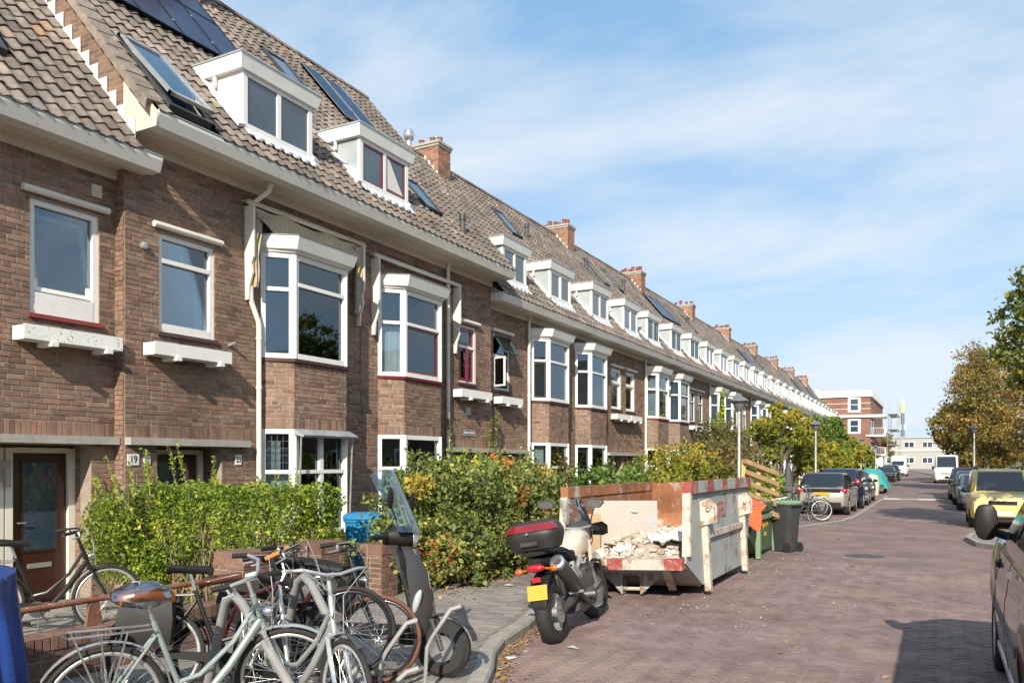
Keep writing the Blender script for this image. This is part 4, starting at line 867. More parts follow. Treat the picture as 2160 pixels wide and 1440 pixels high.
# awnings
def awning(h, y0, y1, z, mat_cloth, sag, cloth=True, deep=0.2, drop=1.45):
    m = MB()
    for y in (y0, y1):
        pr = [(0.0,y,z),(deep,y,z),(deep,y,z-drop*0.55),(deep*0.75,y,z-drop*0.62),(deep*0.9,y,z-drop*0.72),(deep*0.55,y,z-drop*0.85),(deep*0.45,y,z-drop),(0.02,y,z-drop)]
        m.prism(pr, (0,0.035,0))
    a = m.build('awning', 'cream', h)
    m = MB(); m.tube([(deep*0.7,y0-0.06,z+0.03),(deep*0.7,y1+0.1,z+0.03)], 0.03, 10); m.box(0, deep*0.8, y0-0.05, y1+0.09, z+0.06, z+0.075); m.build('rail', 'cream' if not cloth else 'soffit', a, 40)
    if cloth:
        c = MB(); nx, nz = 60, 9; rows = []
        for j in range(nz):
            t = j/(nz-1); r_ = []
            for i in range(nx):
                s = i/(nx-1); dz = (0.10+sag*math.sin(math.pi*min(max(s*1.02,0),1))**0.8)*t
                r_.append((deep*0.75+0.03*math.sin(t*7+s*9)+0.04*t*math.sin(s*math.pi)+0.02*math.sin(s*31), y0+0.05+(y1-y0-0.02)*s+0.015*math.sin(t*5+s*20), z-0.02-dz-0.02*math.sin(s*17+t*3)))
            rows.append(r_)
        c.loft(rows, False, False); c.loft([[(x-0.006,y,zz) for x, y, zz in r_] for r_ in rows], False, False); c.build('cloth', mat_cloth, a, 60)
        for ye, w_ in ((y0+0.04, 0.16), (y1-0.20, 0.22)):
            c = MB(); rows = []
            for j in range(14):
                t = j/13; rows.append([(deep*0.8+0.03*math.sin(i*1.4+t*4), ye+w_*(i/9)*(1-0.55*t)+0.02*math.sin(t*9), z-0.05-t*(drop*0.82)-0.02*math.sin(i)) for i in range(10)])
            c.loft(rows, False, False); c.loft([[(x-0.006,y,zz) for x, y, zz in r_] for r_ in rows], False, False); c.build('folded_cloth', mat_cloth, a, 60)
    return a
mA, t, out = nmat('striped_awning_cloth')
gN = N(t, 'ShaderNodeTexCoord'); wv = N(t, 'ShaderNodeTexWave', i_Scale=3.4, i_Distortion=0.6, bands_direction='Y'); lk(t, gN.outputs['Object'], wv.inputs['Vector'])
rN = ramp(t, [(0.0, (0.40,0.29,0.11)), (0.35, (0.42,0.34,0.20)), (0.55, (0.46,0.42,0.36)), (1.0, (0.33,0.31,0.29))]); lk(t, wv.outputs[1], rN.inputs[0])
pN = N(t, 'ShaderNodeBsdfPrincipled', i_Roughness=0.9); lk(t, rN.outputs[0], pN.inputs[0]); lk(t, pN.outputs[0], out.inputs[0])
hd_ = MB(); hd_.prism([(0.38,2.74,2.385),(0.38,2.74,2.30),(0.58,2.74,2.255),(0.60,2.74,2.29),(0.40,2.74,2.39)], (0,1.36,0)); hd_ = hd_.build('blind_box', 'zinc', A1)
for yy in (2.78, 4.04): m = MB(); m.tube([(0.50,yy,2.27),(0.44,yy,0.75)], 0.016, 6); m.build('guide_rod', 'alu', hd_)
awning(A1, 2.06, 4.74, 5.82, mA, 0.42)
awning(A2, 0.66, 3.55, 5.72, mA, 0.0, cloth=False)
# washing line cord, cable on wall between the bays
m = MB(); m.tube([(0.012,0.30,5.6),(0.014,0.34,4.2),(0.012,0.33,3.2),(0.014,0.4,2.7)], 0.008, 5); m.build('cable', M('green_cable', (0.05,0.16,0.09), 0.6), A2)

dorY = [17.93, 20.73, 23.74, 26.6, 29.1, 32.1, 34.9, 37.6, 40.4, 43.1, 45.8, 48.4]+[51.2+2.82*i for i in range(19)]
chY = [19.2, 28.27, 36.9, 46.0, 55.2, 64.4, 73.6, 82.8, 92.0, 101.0]
pl_sky = {1: [(0.3,1.0,4.0,5.2)], 2: [(3.2,3.8,3.9,5.3)], 3: [(0.4,1.0,4.1,5.4)]}
ordw = ['first','second','third','fourth','fifth','sixth','seventh','eighth','ninth','tenth','eleventh','twelfth','thirteenth','fourteenth','fifteenth','sixteenth','seventeenth','eighteenth','nineteenth']
feat = {0: 'brick house with a small open window just past the street sign', 1: 'brick house with white paired windows behind the rusty skip', 2: 'brick house with a red door behind the climbing plants', 3: 'brick house with dark green dormer windows beside the near lamp post', 4: 'brick house with dark framed narrow windows and blue roof panels'}
Yc = 16.65; k = 0
while Yc < 97:
    W = 4.95 if k == 0 else 4.725; lod = 1 if k < 3 else 2
    dd = [dict(y=y-Yc, x=0.13, w=1.28 if abs(y-17.93) < 0.1 else 1.42, cheek='zincpale' if y < 36 else random.choice(('white','white','zincpale')), hgt=0.84, sash='greenframe' if 28 < y < 36 else None, style=2 if 28 < y < 36 else random.choice((0,1))) for y in dorY if Yc <= y < Yc+W]
    ch = [dict(y0=c-Yc, y1=c-Yc+0.65, x0=-13.9, x1=-12.7, z=11.05, pots=random.choice((4,5,6)), cowl=(k == 0)) for c in chY if Yc <= c < Yc+W]
    wf = dict(fw=0.05, tr=4.55, frame='white', sash=('white' if k < 3 else random.choice(('white','greenframe'))), sashlow=('white' if k < 3 else 'greenframe'))
    if k == 4 or k == 3: wf['sash'] = wf['sashlow'] = 'greenframe'
    post = 'white'
    kw = dict(glass='glass' if lod < 2 else 'glassdark')
    up = dict(tr=4.6, **kw); low = dict(tr=1.72, **kw)
    if k in (0,): bay = dict(y=2.5, up=up, low=low, ups=dict(leaded=True, sashlow='darkgrey'), upf=dict(curtain=[CUR(0.75,0.95,3.6,4.55)]), lows=dict(curtain=[CUR(0.2,0.8,1.8,2.3)]))
    elif k % 2: bay = dict(y=0.5, up=up, low=low, lows=dict(tr=None) if k == 1 else {}, lowf=dict(tr=None, curtain=[CUR(0.05,0.95,1.6,2.3,'blind')]) if k == 1 else {}, upf=dict(curtain=[CUR(0.6,0.95,3.6,4.55)]), sill='darksill')
    else: bay = dict(y=2.35, up=up, low=low, sill='redsill' if k == 2 else 'darksill', ups=dict(curtain=[CUR(0.05,0.95,3.6,5.1,'blind')]), upf=dict(curtain=[CUR(0.5,0.95,3.6,4.55)]))
    if k == 3: bay['ups'] = bay['upf'] = dict(sash='greenframe', sashlow='greenframe')
    wkw = dict(wf); wkw['glass'] = kw['glass']
    if k == 0: ww = [win(0.43, 1.29, box=(0.4, 1.5), kw=dict(fw=0.05, tr=4.5, glass='glass', sash='greenframe', sashlow='greenframe'))]
    elif k % 2: ww = [win(3.5, 4.45, box=(3.4, 4.68), kw=dict(wkw, curtain=[CUR(0.1,0.5,3.7,4.4)]))]
    else: ww = [win(0.2, 1.1, box=(0.05, 1.15), kw=dict(wkw, curtain=[CUR(0.5,0.9,3.7,4.4)]))]
    if k == 0: po, ca = (0.55, 1.75, 0.35, [(0.7, 1.55, 'door')]), (0.02, 2.1)
    elif k % 2: po, ca = (3.35, 4.62, 0.35, [(3.55, 4.4, 'door')]), (3.1, 4.715)
    else: po, ca = (0.1, 1.3, 0.35, [(0.3, 1.15, 'reddoor' if k == 2 else 'door')]), (0.01, 1.9)
    so_ = []
    if k == 4: so_ = [(0.6+1.0*i, 1.58+1.0*i, 3.6, 5.2) for i in range(3)]
    if k in (8, 13, 15): so_ = [(0.8+1.0*i, 1.78+1.0*i, 3.0, 4.8) for i in range(3)]
    lab = feat.get(k) or f'terraced brick house, {ordw[k-3]} one past the red door towards the far end'
    spec = dict(bays=[bay], wins=ww, porch=po, canopy=ca, pipes=[2.25] if k == 0 else ([] if k % 2 else [2.15]), dormers=dd, sky=pl_sky.get(k, [(2.2,2.9,3.9,5.2)] if k % 4 == 1 else []), solar=so_, chim=ch,
                vents=[(1.6+0.3*(k % 3), 4.4, 0.5)] if k in (1,2,3,5,9) else [], fascia='fascia' if k % 5 else 'cream')
    b = house(lab, Yc, W, -9.68+cx(Yc)*0.5, 5.72, 0.5, spec, lod)
    if k == 0:
        # open casement and lifted top light of the small window
        f = MB(); 
        for a, c_, p, q in ((0,0.04,3.72,4.44),(0.36,0.40,3.72,4.44),(0.04,0.36,3.72,3.76),(0.04,0.36,4.40,4.44)): f.obox((0.0,0.47,0), Vector((0.95,-0.3,0)).normalized(), Vector((0.3,0.95,0)).normalized(), a, c_, -0.02, 0.02, p, q)
        oc = f.build('open_casement', 'white', b); g_ = MB(); g_.obox((0.0,0.47,0), Vector((0.95,-0.3,0)).normalized(), Vector((0.3,0.95,0)).normalized(), 0.04, 0.36, -0.003, 0.003, 3.76, 4.40); g_.build('pane', 'glass', oc)
        f = MB(); 
        for a, c_, p, q in ((0.47,0.51,0,0.5),(1.21,1.25,0,0.5),(0.51,1.21,0,0.04),(0.51,1.21,0.46,0.5)):
            P = lambda y, s: (0.02+s*0.5, y, 4.98-s*0.86)
            f.prism([P(a,p),P(c_,p),P(c_,q),P(a,q)], (0.03,0,0.02))
        oc = f.build('open_toplight', 'greenframe', b); g_ = MB(); g_.prism([P(0.51,0.04),P(1.21,0.04),P(1.21,0.46),P(0.51,0.46)], (0.006,0,0.004)); g_.build('pane', 'glass', oc)
        m = MB(); m.prism([(0.0,-0.02,5.722),(0.49,-0.02,5.722),(0.56,-0.02,5.86),(0.56,-0.02,5.925),(0.0,-0.02,5.90)], (0,0.016,0)); m.build('gutter_end', 'white', b)
        m = MB(); m.prism([(-0.6,-0.016,6.5),(-0.6,-0.016,5.74),(0.5,-0.016,5.9),(0.48,-0.016,5.93)], (0,0.012,0)); m.build('verge_lead', 'zinc', b)
    Yc += W; k += 1
YEND = Yc
# ------------------------------------------------------------------ planting
LEAF = {}
LEAF['privet'] = leaf_mat('privet_leaf', [(0, (0.069,0.118,0.017)), (0.4, (0.195,0.286,0.036)), (0.75, (0.332,0.420,0.050)), (0.93, (0.527,0.504,0.071)), (1, (0.700,0.571,0.071))])
LEAF['ivy'] = leaf_mat('ivy_leaf', [(0, (0.049,0.075,0.022)), (0.35, (0.137,0.179,0.048)), (0.7, (0.244,0.281,0.075)), (0.9, (0.390,0.375,0.112)), (0.97, (0.663,0.469,0.112)), (1, (0.683,0.188,0.056))])
LEAF['yellow'] = leaf_mat('yellow_leaf', [(0, (0.26,0.22,0.04)), (0.6, (0.45,0.35,0.06)), (1, (0.55,0.40,0.08))])
LEAF['green'] = leaf_mat('shrub_leaf', [(0, (0.037,0.082,0.020)), (0.5, (0.112,0.198,0.036)), (0.85, (0.225,0.306,0.058)), (1, (0.375,0.360,0.083))])
LEAF['brown'] = leaf_mat('russet_shrub_leaf', [(0, (0.045,0.053,0.018)), (0.4, (0.128,0.128,0.038)), (0.75, (0.210,0.173,0.060)), (1, (0.285,0.150,0.060))])
LEAF['autumn'] = leaf_mat('autumn_leaf', [(0, (0.061,0.090,0.018)), (0.35, (0.190,0.234,0.033)), (0.7, (0.345,0.324,0.045)), (0.9, (0.517,0.360,0.045)), (1, (0.517,0.216,0.030))])
LEAF['birch'] = leaf_mat('birch_leaf', [(0, (0.078,0.077,0.022)), (0.4, (0.221,0.187,0.050)), (0.75, (0.377,0.254,0.063)), (0.95, (0.554,0.303,0.079)), (1, (0.621,0.195,0.048))])
LEAF['linden'] = leaf_mat('lime_tree_leaf', [(0, (0.043,0.071,0.020)), (0.45, (0.127,0.169,0.036)), (0.8, (0.254,0.263,0.058)), (1, (0.546,0.394,0.083))])
LEAF['orange'] = leaf_mat('orange_leaf', [(0, (0.210,0.090,0.030)), (0.5, (0.420,0.180,0.045)), (1, (0.540,0.285,0.075))])
LEAF['dead'] = leaf_mat('fallen_leaf', [(0, (0.16,0.09,0.04)), (0.5, (0.33,0.19,0.08)), (1, (0.42,0.29,0.13))], tl=0.1)
def stems(name, parent, base, tops, r0, mat='twig', n=6, kink=0.06, joined=True):
    m = MB()
    for b, t_ in zip(base, tops):
        b = Vector(b); t_ = Vector(t_); P = [b]
        for i in range(1, 5): P.append(b.lerp(t_, i/4)+Vector(rng.normal(size=3))*kink)
        m.tube(P, [r0*(1-0.75*i/4) for i in range(5)], n)
    return m.build(name, mat, parent, 60, kind='stuff')
def clump_shrub(name, label, cat, loc, lobes, nleaf, size, mat, group=None, nstem=10, sr=0.015, shell=0.4, extra=None, ratio=0.6):
    """lobes: (cx,cy,cz,rx,ry,rz) local; leaves sit in many small clumps through the lobes"""
    t = thing(name, label, cat, loc, 0, group); P = []; vol = [l[3]*l[4]*l[5] for l in lobes]
    for l, v in zip(lobes, vol):
        k = int(nleaf*v/sum(vol)); nc = max(k//55, 3); cc = blob_pts(nc, l[:3], l[3:], shell)
        cs = cc[rng.integers(0, nc, k)]; P.append(cs+rng.normal(size=(k,3))*np.array(l[3:])*0.11)
    P = np.vstack(P); P = P[P[:,2] > 0.03]
    cid = (np.sin(P[:,0]*3.1)+np.sin(P[:,1]*2.7+1)+np.sin(P[:,2]*3.7))/6
    rd = np.clip(rng.random(len(P))*0.75+0.12+cid*0.5, 0, 1)
    leaves('foliage', LEAF[mat], t, P, size, rd, ratio=ratio, kind='stuff')
    bs = []; tp = []
    for i in range(nstem):
        l = lobes[i % len(lobes)]; q = blob_pts(1, l[:3], np.array(l[3:])*0.8)[0]; bs.append((l[0]+random.uniform(-.3,.3)*l[3], l[1]+random.uniform(-.3,.3)*l[4], 0.0)); tp.append(q)
    stems('stem', t, bs, tp, sr)
    if extra:
        for (nm, mt, pts, sz) in extra: leaves(nm, LEAF[mt], t, pts, sz, kind='stuff')
    return t
# privet hedge beside door 23, bare stems below, tall sprigs on top
hd = thing('privet_hedge', 'bright green privet hedge with bare lower stems in front of door 23', 'hedge', (-7.9, 7.15, 0.08))
n = 78000; P = rng.random((n,3))*np.array((2.75, 0.95, 1.42))+np.array((-1.35, -0.45, 0.03))
sf = np.minimum.reduce([P[:,0]+1.35, 1.40-P[:,0], P[:,1]+0.45, 0.5-P[:,1], 1.45-P[:,2]]); keep = rng.random(n) < np.exp(-sf/0.13)+0.07
lowz = (P[:,2] < 0.66+0.25*np.sin(P[:,0]*5.0+1)+0.12*np.sin(P[:,0]*13)) & (rng.random(n) < 0.80); P = P[keep & ~lowz]
P += (np.sin(P[:,[1,2,0]]*6.0)+np.sin(P[:,[2,0,1]]*11.0))*0.045
P = np.vstack((P, blob_pts(4200, (-1.22,-0.72,0.85), (0.36,0.42,0.6), 0.4), blob_pts(2200, (-0.9,-0.5,0.45), (0.4,0.3,0.35), 0.4))); cl = np.sin(P[:,0]*7)+np.sin(P[:,1]*9+2)+np.sin(P[:,2]*8)
leaves('foliage', LEAF['privet'], hd, P, 0.023, np.clip(rng.random(len(P))**1.3*0.9+0.04+cl*0.09, 0, 1), kind='stuff', ratio=0.5, sv=0.45)
S = []; sb = []; stp = []
for i in range(46):
    left = i < 26
    b = np.array((random.uniform(-1.55,-0.2) if left else random.uniform(-0.3,1.35), random.uniform(-0.95,0.3) if left else random.uniform(-0.45,0.4), 1.30 if not left else random.uniform(0.6,1.35)))
    L = random.uniform(0.3, 0.72) if left else random.uniform(0.15, 0.4); tip = b+np.array((random.uniform(-0.28,0.05) if left else random.uniform(-.05,.05), random.uniform(-0.12,0.06), L))
    k = int(L*100); tt = rng.random(k)[:,None]; S.append(b+(tip-b)*tt+rng.normal(size=(k,3))*0.018); sb.append(b); stp.append(tip)
S = np.vstack(S); leaves('sprig_leaves', LEAF['privet'], hd, S, 0.024, np.clip(rng.random(len(S))*0.6+0.35, 0, 1), kind='stuff', ratio=0.5)
stems('sprig', hd, sb, stp, 0.006, kink=0.01)
bs = [(random.uniform(-1.25,1.3), random.uniform(-0.4,0.3), 0) for i in range(240)]
stems('stem', hd, bs, [(b[0]+random.uniform(-.3,.3), b[1]+random.uniform(-.15,.25), random.uniform(0.6,1.2)) for b in bs], 0.012, kink=0.04)
# big ivy bush over the garden wall
lob = [(0.2,-1.7,0.75,0.75,0.8,0.75),(0.15,-0.8,1.0,0.9,0.9,0.95),(0.25,0.2,1.0,0.85,1.0,1.0),(0.2,1.3,0.95,0.85,1.0,0.95),(0.35,2.0,0.75,0.7,0.7,0.75),(-0.5,-0.3,1.35,0.8,1.2,0.75),(-0.5,1.2,1.4,0.8,0.9,0.65),(0.6,-1.2,0.45,0.4,0.9,0.45),(0.6,0.4,0.45,0.45,1.2,0.5),(0.55,1.6,0.4,0.4,0.8,0.45)]
ex = []
for (mt, c, r, k) in (('yellow', (0.2,-1.75,1.45), (0.22,0.3,0.2), 260), ('yellow', (0.3,1.9,1.5), (0.3,0.32,0.28), 420), ('orange', (0.85,0.1,1.25), (0.08,0.2,0.2), 90), ('orange', (0.9,0.9,0.95), (0.08,0.15,0.2), 70), ('yellow', (0.1,-1.3,1.15), (0.2,0.2,0.15), 120), ('orange', (0.8,-0.3,1.75), (0.1,0.12,0.1), 30)):
    ex.append(('tinted_leaves', mt, blob_pts(k, c, r), 0.04))
lob = [(a,b,c*0.92,d,e,f*0.92) for a,b,c,d,e,f in lob]
iv = clump_shrub('ivy_bush', 'large ivy bush with yellow patches hanging over the pavement', 'bush', (-6.55, 10.9, 0.08), lob, 42000, 0.036, 'ivy', nstem=40, extra=ex, shell=0.33, ratio=0.62)
sp = []; 
for i in range(26):
    b = np.array((random.uniform(-0.5,0.3), random.uniform(-1.2,2.2), 1.5)); L = random.uniform(0.2,0.5); k = int(40*L)+8
    sp.append(b+np.array((random.uniform(-.1,.15),random.uniform(-.1,.1),L))*rng.random(k)[:,None]+rng.normal(size=(k,3))*0.04)
leaves('shoot_leaves', LEAF['privet'], iv, np.vstack(sp), 0.04, kind='stuff')
# climber strands on the wall above the porch
cw = thing('wall_climber', 'thin climbing shoots on the brick wall by the street sign', 'climbing plant', (-9.42, 16.4, 1.9))
P = []; bs = []; tp = []
for y0, h_, lean in ((0.0,1.05,0.1),(0.3,1.15,0.08),(0.12,0.7,-0.1),(-1.6,0.9,-0.2)):
    k = 260; tt = rng.random(k); P.append(np.column_stack((rng.random(k)*0.05, y0+lean*tt+rng.normal(size=k)*0.06*(1.2-tt), tt*h_))); bs.append((0.02,y0,-0.3)); tp.append((0.02,y0+lean,h_))
leaves('foliage', LEAF['ivy'], cw, np.vstack(P), 0.03, kind='stuff'); stems('stem', cw, bs, tp, 0.006, kink=0.015)
# grassy plant in the gateway and shrub behind scooter screen
clump_shrub('fern_plant', 'feathery green plant growing between the two brick gate piers', 'plant', (-6.75, 7.72, 0.08), [(0,0,0.55,0.3,0.38,0.5),(-0.2,0.1,0.85,0.22,0.3,0.25)], 5000, 0.022, 'privet', nstem=8, sr=0.006)
clump_shrub('wall_shrub', 'small dark shrub against the wall beside the second bay window', 'shrub', (-8.3, 11.9, 0.08), [(0,0,1.5,0.3,0.45,0.55),(0.1,-0.2,0.8,0.35,0.45,0.7)], 2600, 0.035, 'green', nstem=8)
# planting behind the skips
clump_shrub('garden_shrub', 'low dark green shrub directly behind the skip rim', 'shrub', (-7.4, 18.6, 0.08), [(0,-1.2,0.9,0.8,1.2,0.75),(0.2,1.0,1.0,0.8,1.3,0.8)], 7000, 0.05, 'green')
clump_shrub('garden_shrub', 'reddish dry shrub by the white lower bay window', 'shrub', (-7.6, 16.2, 0.08), [(0,0,0.9,0.6,0.8,0.9)], 2600, 0.045, 'brown')
clump_shrub('garden_shrub', 'sprawling pale shrub in front of the red door', 'shrub', (-7.0, 23.6, 0.08), [(0,-1.8,1.2,0.9,1.5,1.1),(0,0.5,1.35,0.9,1.6,1.15),(0.2,2.6,1.1,0.9,1.3,1.0),(-0.4,3.0,1.7,0.6,0.9,0.6)], 11000, 0.05, 'autumn', shell=0.5)
clump_shrub('russet_bush', 'tall rounded russet bush left of the near lamp post', 'bush', (-7.0, 29.2, 0.08), [(0,0,1.8,1.2,2.2,1.5),(0.3,-1.6,1.4,1.1,1.6,1.3),(0.2,1.8,1.5,1.1,1.6,1.4)], 16000, 0.06, 'brown')
clump_shrub('green_bush', 'low bright green bush under the russet bush', 'bush', (-6.1, 27.6, 0.08), [(0,0,0.7,0.7,2.6,0.7),(0.2,3.5,0.8,0.7,2.4,0.8)], 8000, 0.05, 'privet')
clump_shrub('hop_climber', 'slender leafy column climbing above the russet bush', 'climbing plant', (-8.2, 34.2, 0.08), [(0,0,3.4,0.22,0.3,1.5),(0.1,-0.9,2.9,0.2,0.5,0.9)], 2200, 0.07, 'privet', nstem=6)
clump_shrub('clipped_shrub', 'yellow green clipped shrub beside the pavement bikes', 'shrub', (-5.9, 27.6, 0.08), [(0,0,0.65,0.45,0.55,0.65)], 3000, 0.04, 'privet')
hb = clump_shrub('clipped_hedge', 'dark clipped hedge behind the first parked car', 'hedge', (-5.9, 32.0, 0.08), [(0,y,0.6,0.4,0.8,0.6) for y in (-1.8,-0.6,0.6,1.8)], 6000, 0.045, 'green', shell=0.25)
def tree(label, loc, H, crown, nleaf, size, mat, trunk_r=0.12, nb=7, name='tree', lean=(0,0), bark='bark', ratio=0.6, clump=60, fork=0.35):
    t = thing(name, label, 'tree', loc); lx, ly = lean; m = MB()
    top = Vector((lx*H, ly*H, H*0.8)); m.tube([(0,0,-0.1),(lx*H*0.2+0.04,ly*H*0.2,H*0.25),(lx*H*0.5,ly*H*0.5-0.05,H*0.5),top], [trunk_r*1.25,trunk_r,trunk_r*0.7,trunk_r*0.2], 10)
    m.build('trunk', bark, t, 60)
    P = []; bm = MB(); vol = [(c[3]*c[4]*c[5])**0.8 for c in crown]
    for c, v in zip(crown, vol):
        k = int(nleaf*v/sum(vol)); nc = max(k//clump, 4); cc = blob_pts(nc, c[:3], c[3:], 0.42)
        P.append(cc[rng.integers(0, nc, k)]+rng.normal(size=(k,3))*np.array((0.34,0.34,0.26))*min(c[3:])*0.36)
        for i in range(max(nb*2//len(crown), 3)):
            q = Vector(blob_pts(1, c[:3], np.array(c[3:])*0.85)[0]); b = Vector((lx*H*fork, ly*H*fork, H*fork)).lerp(top, random.random()*0.7); mid = b.lerp(q, 0.5)+Vector((random.uniform(-.2,.2),random.uniform(-.2,.2),0.15))
            bm.tube([b, mid, q], [trunk_r*0.38, trunk_r*0.2, trunk_r*0.05], 6)
    bm.build('limbs', bark, t, 60, kind='stuff')
    P = np.vstack(P); cid = (np.sin(P[:,0]*1.7)+np.sin(P[:,1]*1.3+1)+np.sin(P[:,2]*1.9))/6
    leaves('crown', LEAF[mat], t, P, size, np.clip(rng.random(len(P))*0.75+0.12+cid*0.45, 0, 1), kind='stuff', ratio=ratio)
    return t
tree('small spreading autumn tree over the front gardens beside the second lamp post', (-6.9, 40.5, 0.08), 4.4, [(0,-2.2,3.2,1.6,2.0,0.9),(0.2,0.2,3.7,1.6,2.0,0.95),(0.3,2.6,3.3,1.6,2.2,0.9),(0,-3.4,2.2,1.3,1.6,0.7),(0.4,4.4,2.9,1.4,1.7,0.9)], 12000, 0.075, 'autumn', 0.11, lean=(0.05,0.08), clump=90)
tree('dark spiky evergreen beyond the autumn tree', (-6.7, 55.0, 0.08), 4.8, [(0,0,3.8,1.6,2.6,1.0),(0.2,2.0,3.2,1.5,2.2,0.9)], 9000, 0.13, 'green', 0.12, ratio=0.3)
tree('yellow green garden tree behind the parked dark cars', (-6.2, 48.0, 0.08), 3.4, [(0,0,2.2,1.4,2.4,1.1),(0.2,2.8,2.3,1.4,2.2,1.1),(0,-2.6,1.6,1.2,1.8,1.0)], 9000, 0.075, 'autumn', 0.09, clump=90)
tree('rounded yellow green tree at the third lamp post', (-6.3, 63.0, 0.08), 3.9, [(0,0,2.5,1.5,3.2,1.3),(0.3,5.0,2.3,1.4,2.8,1.2),(0.1,-4.0,1.8,1.3,2.4,1.1)], 12000, 0.11, 'autumn', 0.1)
tree('thin russet tree by the distant white building', (-9.0, 150.0, 0.0), 8.0, [(0,0,5.4,2.2,2.4,2.4),(0.5,1,3.5,2.0,2.0,1.6)], 5000, 0.2, 'birch', 0.14)
tree('green bushy tree at the foot of the distant flats', (-9.0, 118.0, 0.0), 5.0, [(0,0,2.2,1.6,2.4,2.1)], 5000, 0.15, 'green', 0.12)
# right hand side of the street
tree('tall lime tree leaning in from the right edge', (3.5, 22.6, 0.1), 8.0, [(-0.75,0.2,5.1,1.7,1.8,1.5),(-0.35,0.6,6.4,1.6,1.7,1.2),(-0.5,-0.1,3.7,1.3,1.4,0.9),(-1.0,1.6,4.6,1.1,1.2,1.2)], 13000, 0.07, 'linden', 0.16, nb=10)
tree('brown birch overhanging the right side parked cars', (3.5, 61.0, 0.1), 10.5, [(-0.9,0,5.8,2.4,3.0,2.5),(-1.1,0.5,8.2,1.6,2.0,1.7),(-0.8,-2.0,4.2,2.2,2.5,1.8),(-1.4,3.5,4.6,2.2,2.6,2.0),(0.1,0.5,2.4,1.5,3.0,1.2)], 34000, 0.075, 'birch', 0.15, nb=10)
tree('large brownish tree behind the right hand lamp post', (5.6, 42.0, 0.1), 8.2, [(0,0,4.8,2.6,3.2,2.2),(-0.6,1.0,3.2,2.4,3.0,1.5),(0.2,-0.5,6.6,2.0,2.4,1.5),(-0.9,0.5,1.8,1.5,3.0,1.0),(-1.6,1.5,5.6,1.7,2.4,1.5)], 30000, 0.07, 'birch', 0.16, nb=9)
tree('brownish tree at the far right end of the street', (2.6, 88.0, 0.1), 9.0, [(-1.0,0,5.2,2.6,3.2,2.2),(-0.4,2.5,3.6,2.4,3.0,1.8),(-0.4,0,2.0,2.0,3.0,1.3)], 9000, 0.16, 'birch', 0.16)
tree('dark green tree behind the white parked van', (4.8, 96.0, 0.1), 10.0, [(-0.8,0,5.2,3.0,3.6,3.4),(0,4,4.2,3.0,3.6,2.8),(-0.5,0,2.2,2.4,4,1.6)], 12000, 0.16, 'linden', 0.18)
clump_shrub('right_hedge', 'light green clipped hedge behind the yellow car', 'hedge', (4.6, 50.0, 0.1), [(0,y,0.95,0.6,1.6,0.95) for y in (-6,-3.6,-1.2,1.2,3.6,6)], 9000, 0.07, 'privet', shell=0.22)
clump_shrub('right_hedge', 'dark green clipped hedge at the right edge past the yellow car', 'hedge', (4.6, 37.0, 0.1), [(0,y,0.95,0.6,1.5,0.95) for y in (-4,-1.8,0.4,2.6,4.6)], 8000, 0.07, 'green', shell=0.22)
# fallen leaves
k = 900; yy = rng.uniform(4.2, 9.8, k); P = np.column_stack((np.array([kerbx(y) for y in yy])+0.05+np.abs(rng.normal(size=k))*0.09, yy, np.full(k, 0.012)))
k2 = 700; P2 = np.column_stack((-5.85+rng.normal(size=k2)*0.22, rng.uniform(8.2, 13.5, k2), np.full(k2, 0.108)))
k3 = 260; P3 = np.column_stack((rng.uniform(-3.8, 0.8, k3), rng.uniform(5, 30, k3), np.full(k3, 0.010)))
k4 = 500; P4 = np.column_stack((rng.uniform(-9.2, -6.5, k4), 6.2+rng.normal(size=k4)*0.35, np.full(k4, 0.10)))
lv = leaves('fallen_leaves', LEAF['dead'], None, np.vstack((P, P2, P3, P4)), 0.022, up=4.0, kind='stuff'); tag(lv, 'dry brown leaves scattered along the kerb and hedge foot', 'leaves')
k = 420; P = np.column_stack((rng.normal(size=k)*0.9-2.9, rng.uniform(8.5, 17, k), np.full(k, 0.011)))
lv = leaves('plaster_crumbs', M('plaster_crumb', (0.62,0.6,0.56), 0.9), None, P, 0.012, up=4.0, kind='stuff'); tag(lv, 'white plaster crumbs scattered on the road round the skips', 'rubble')
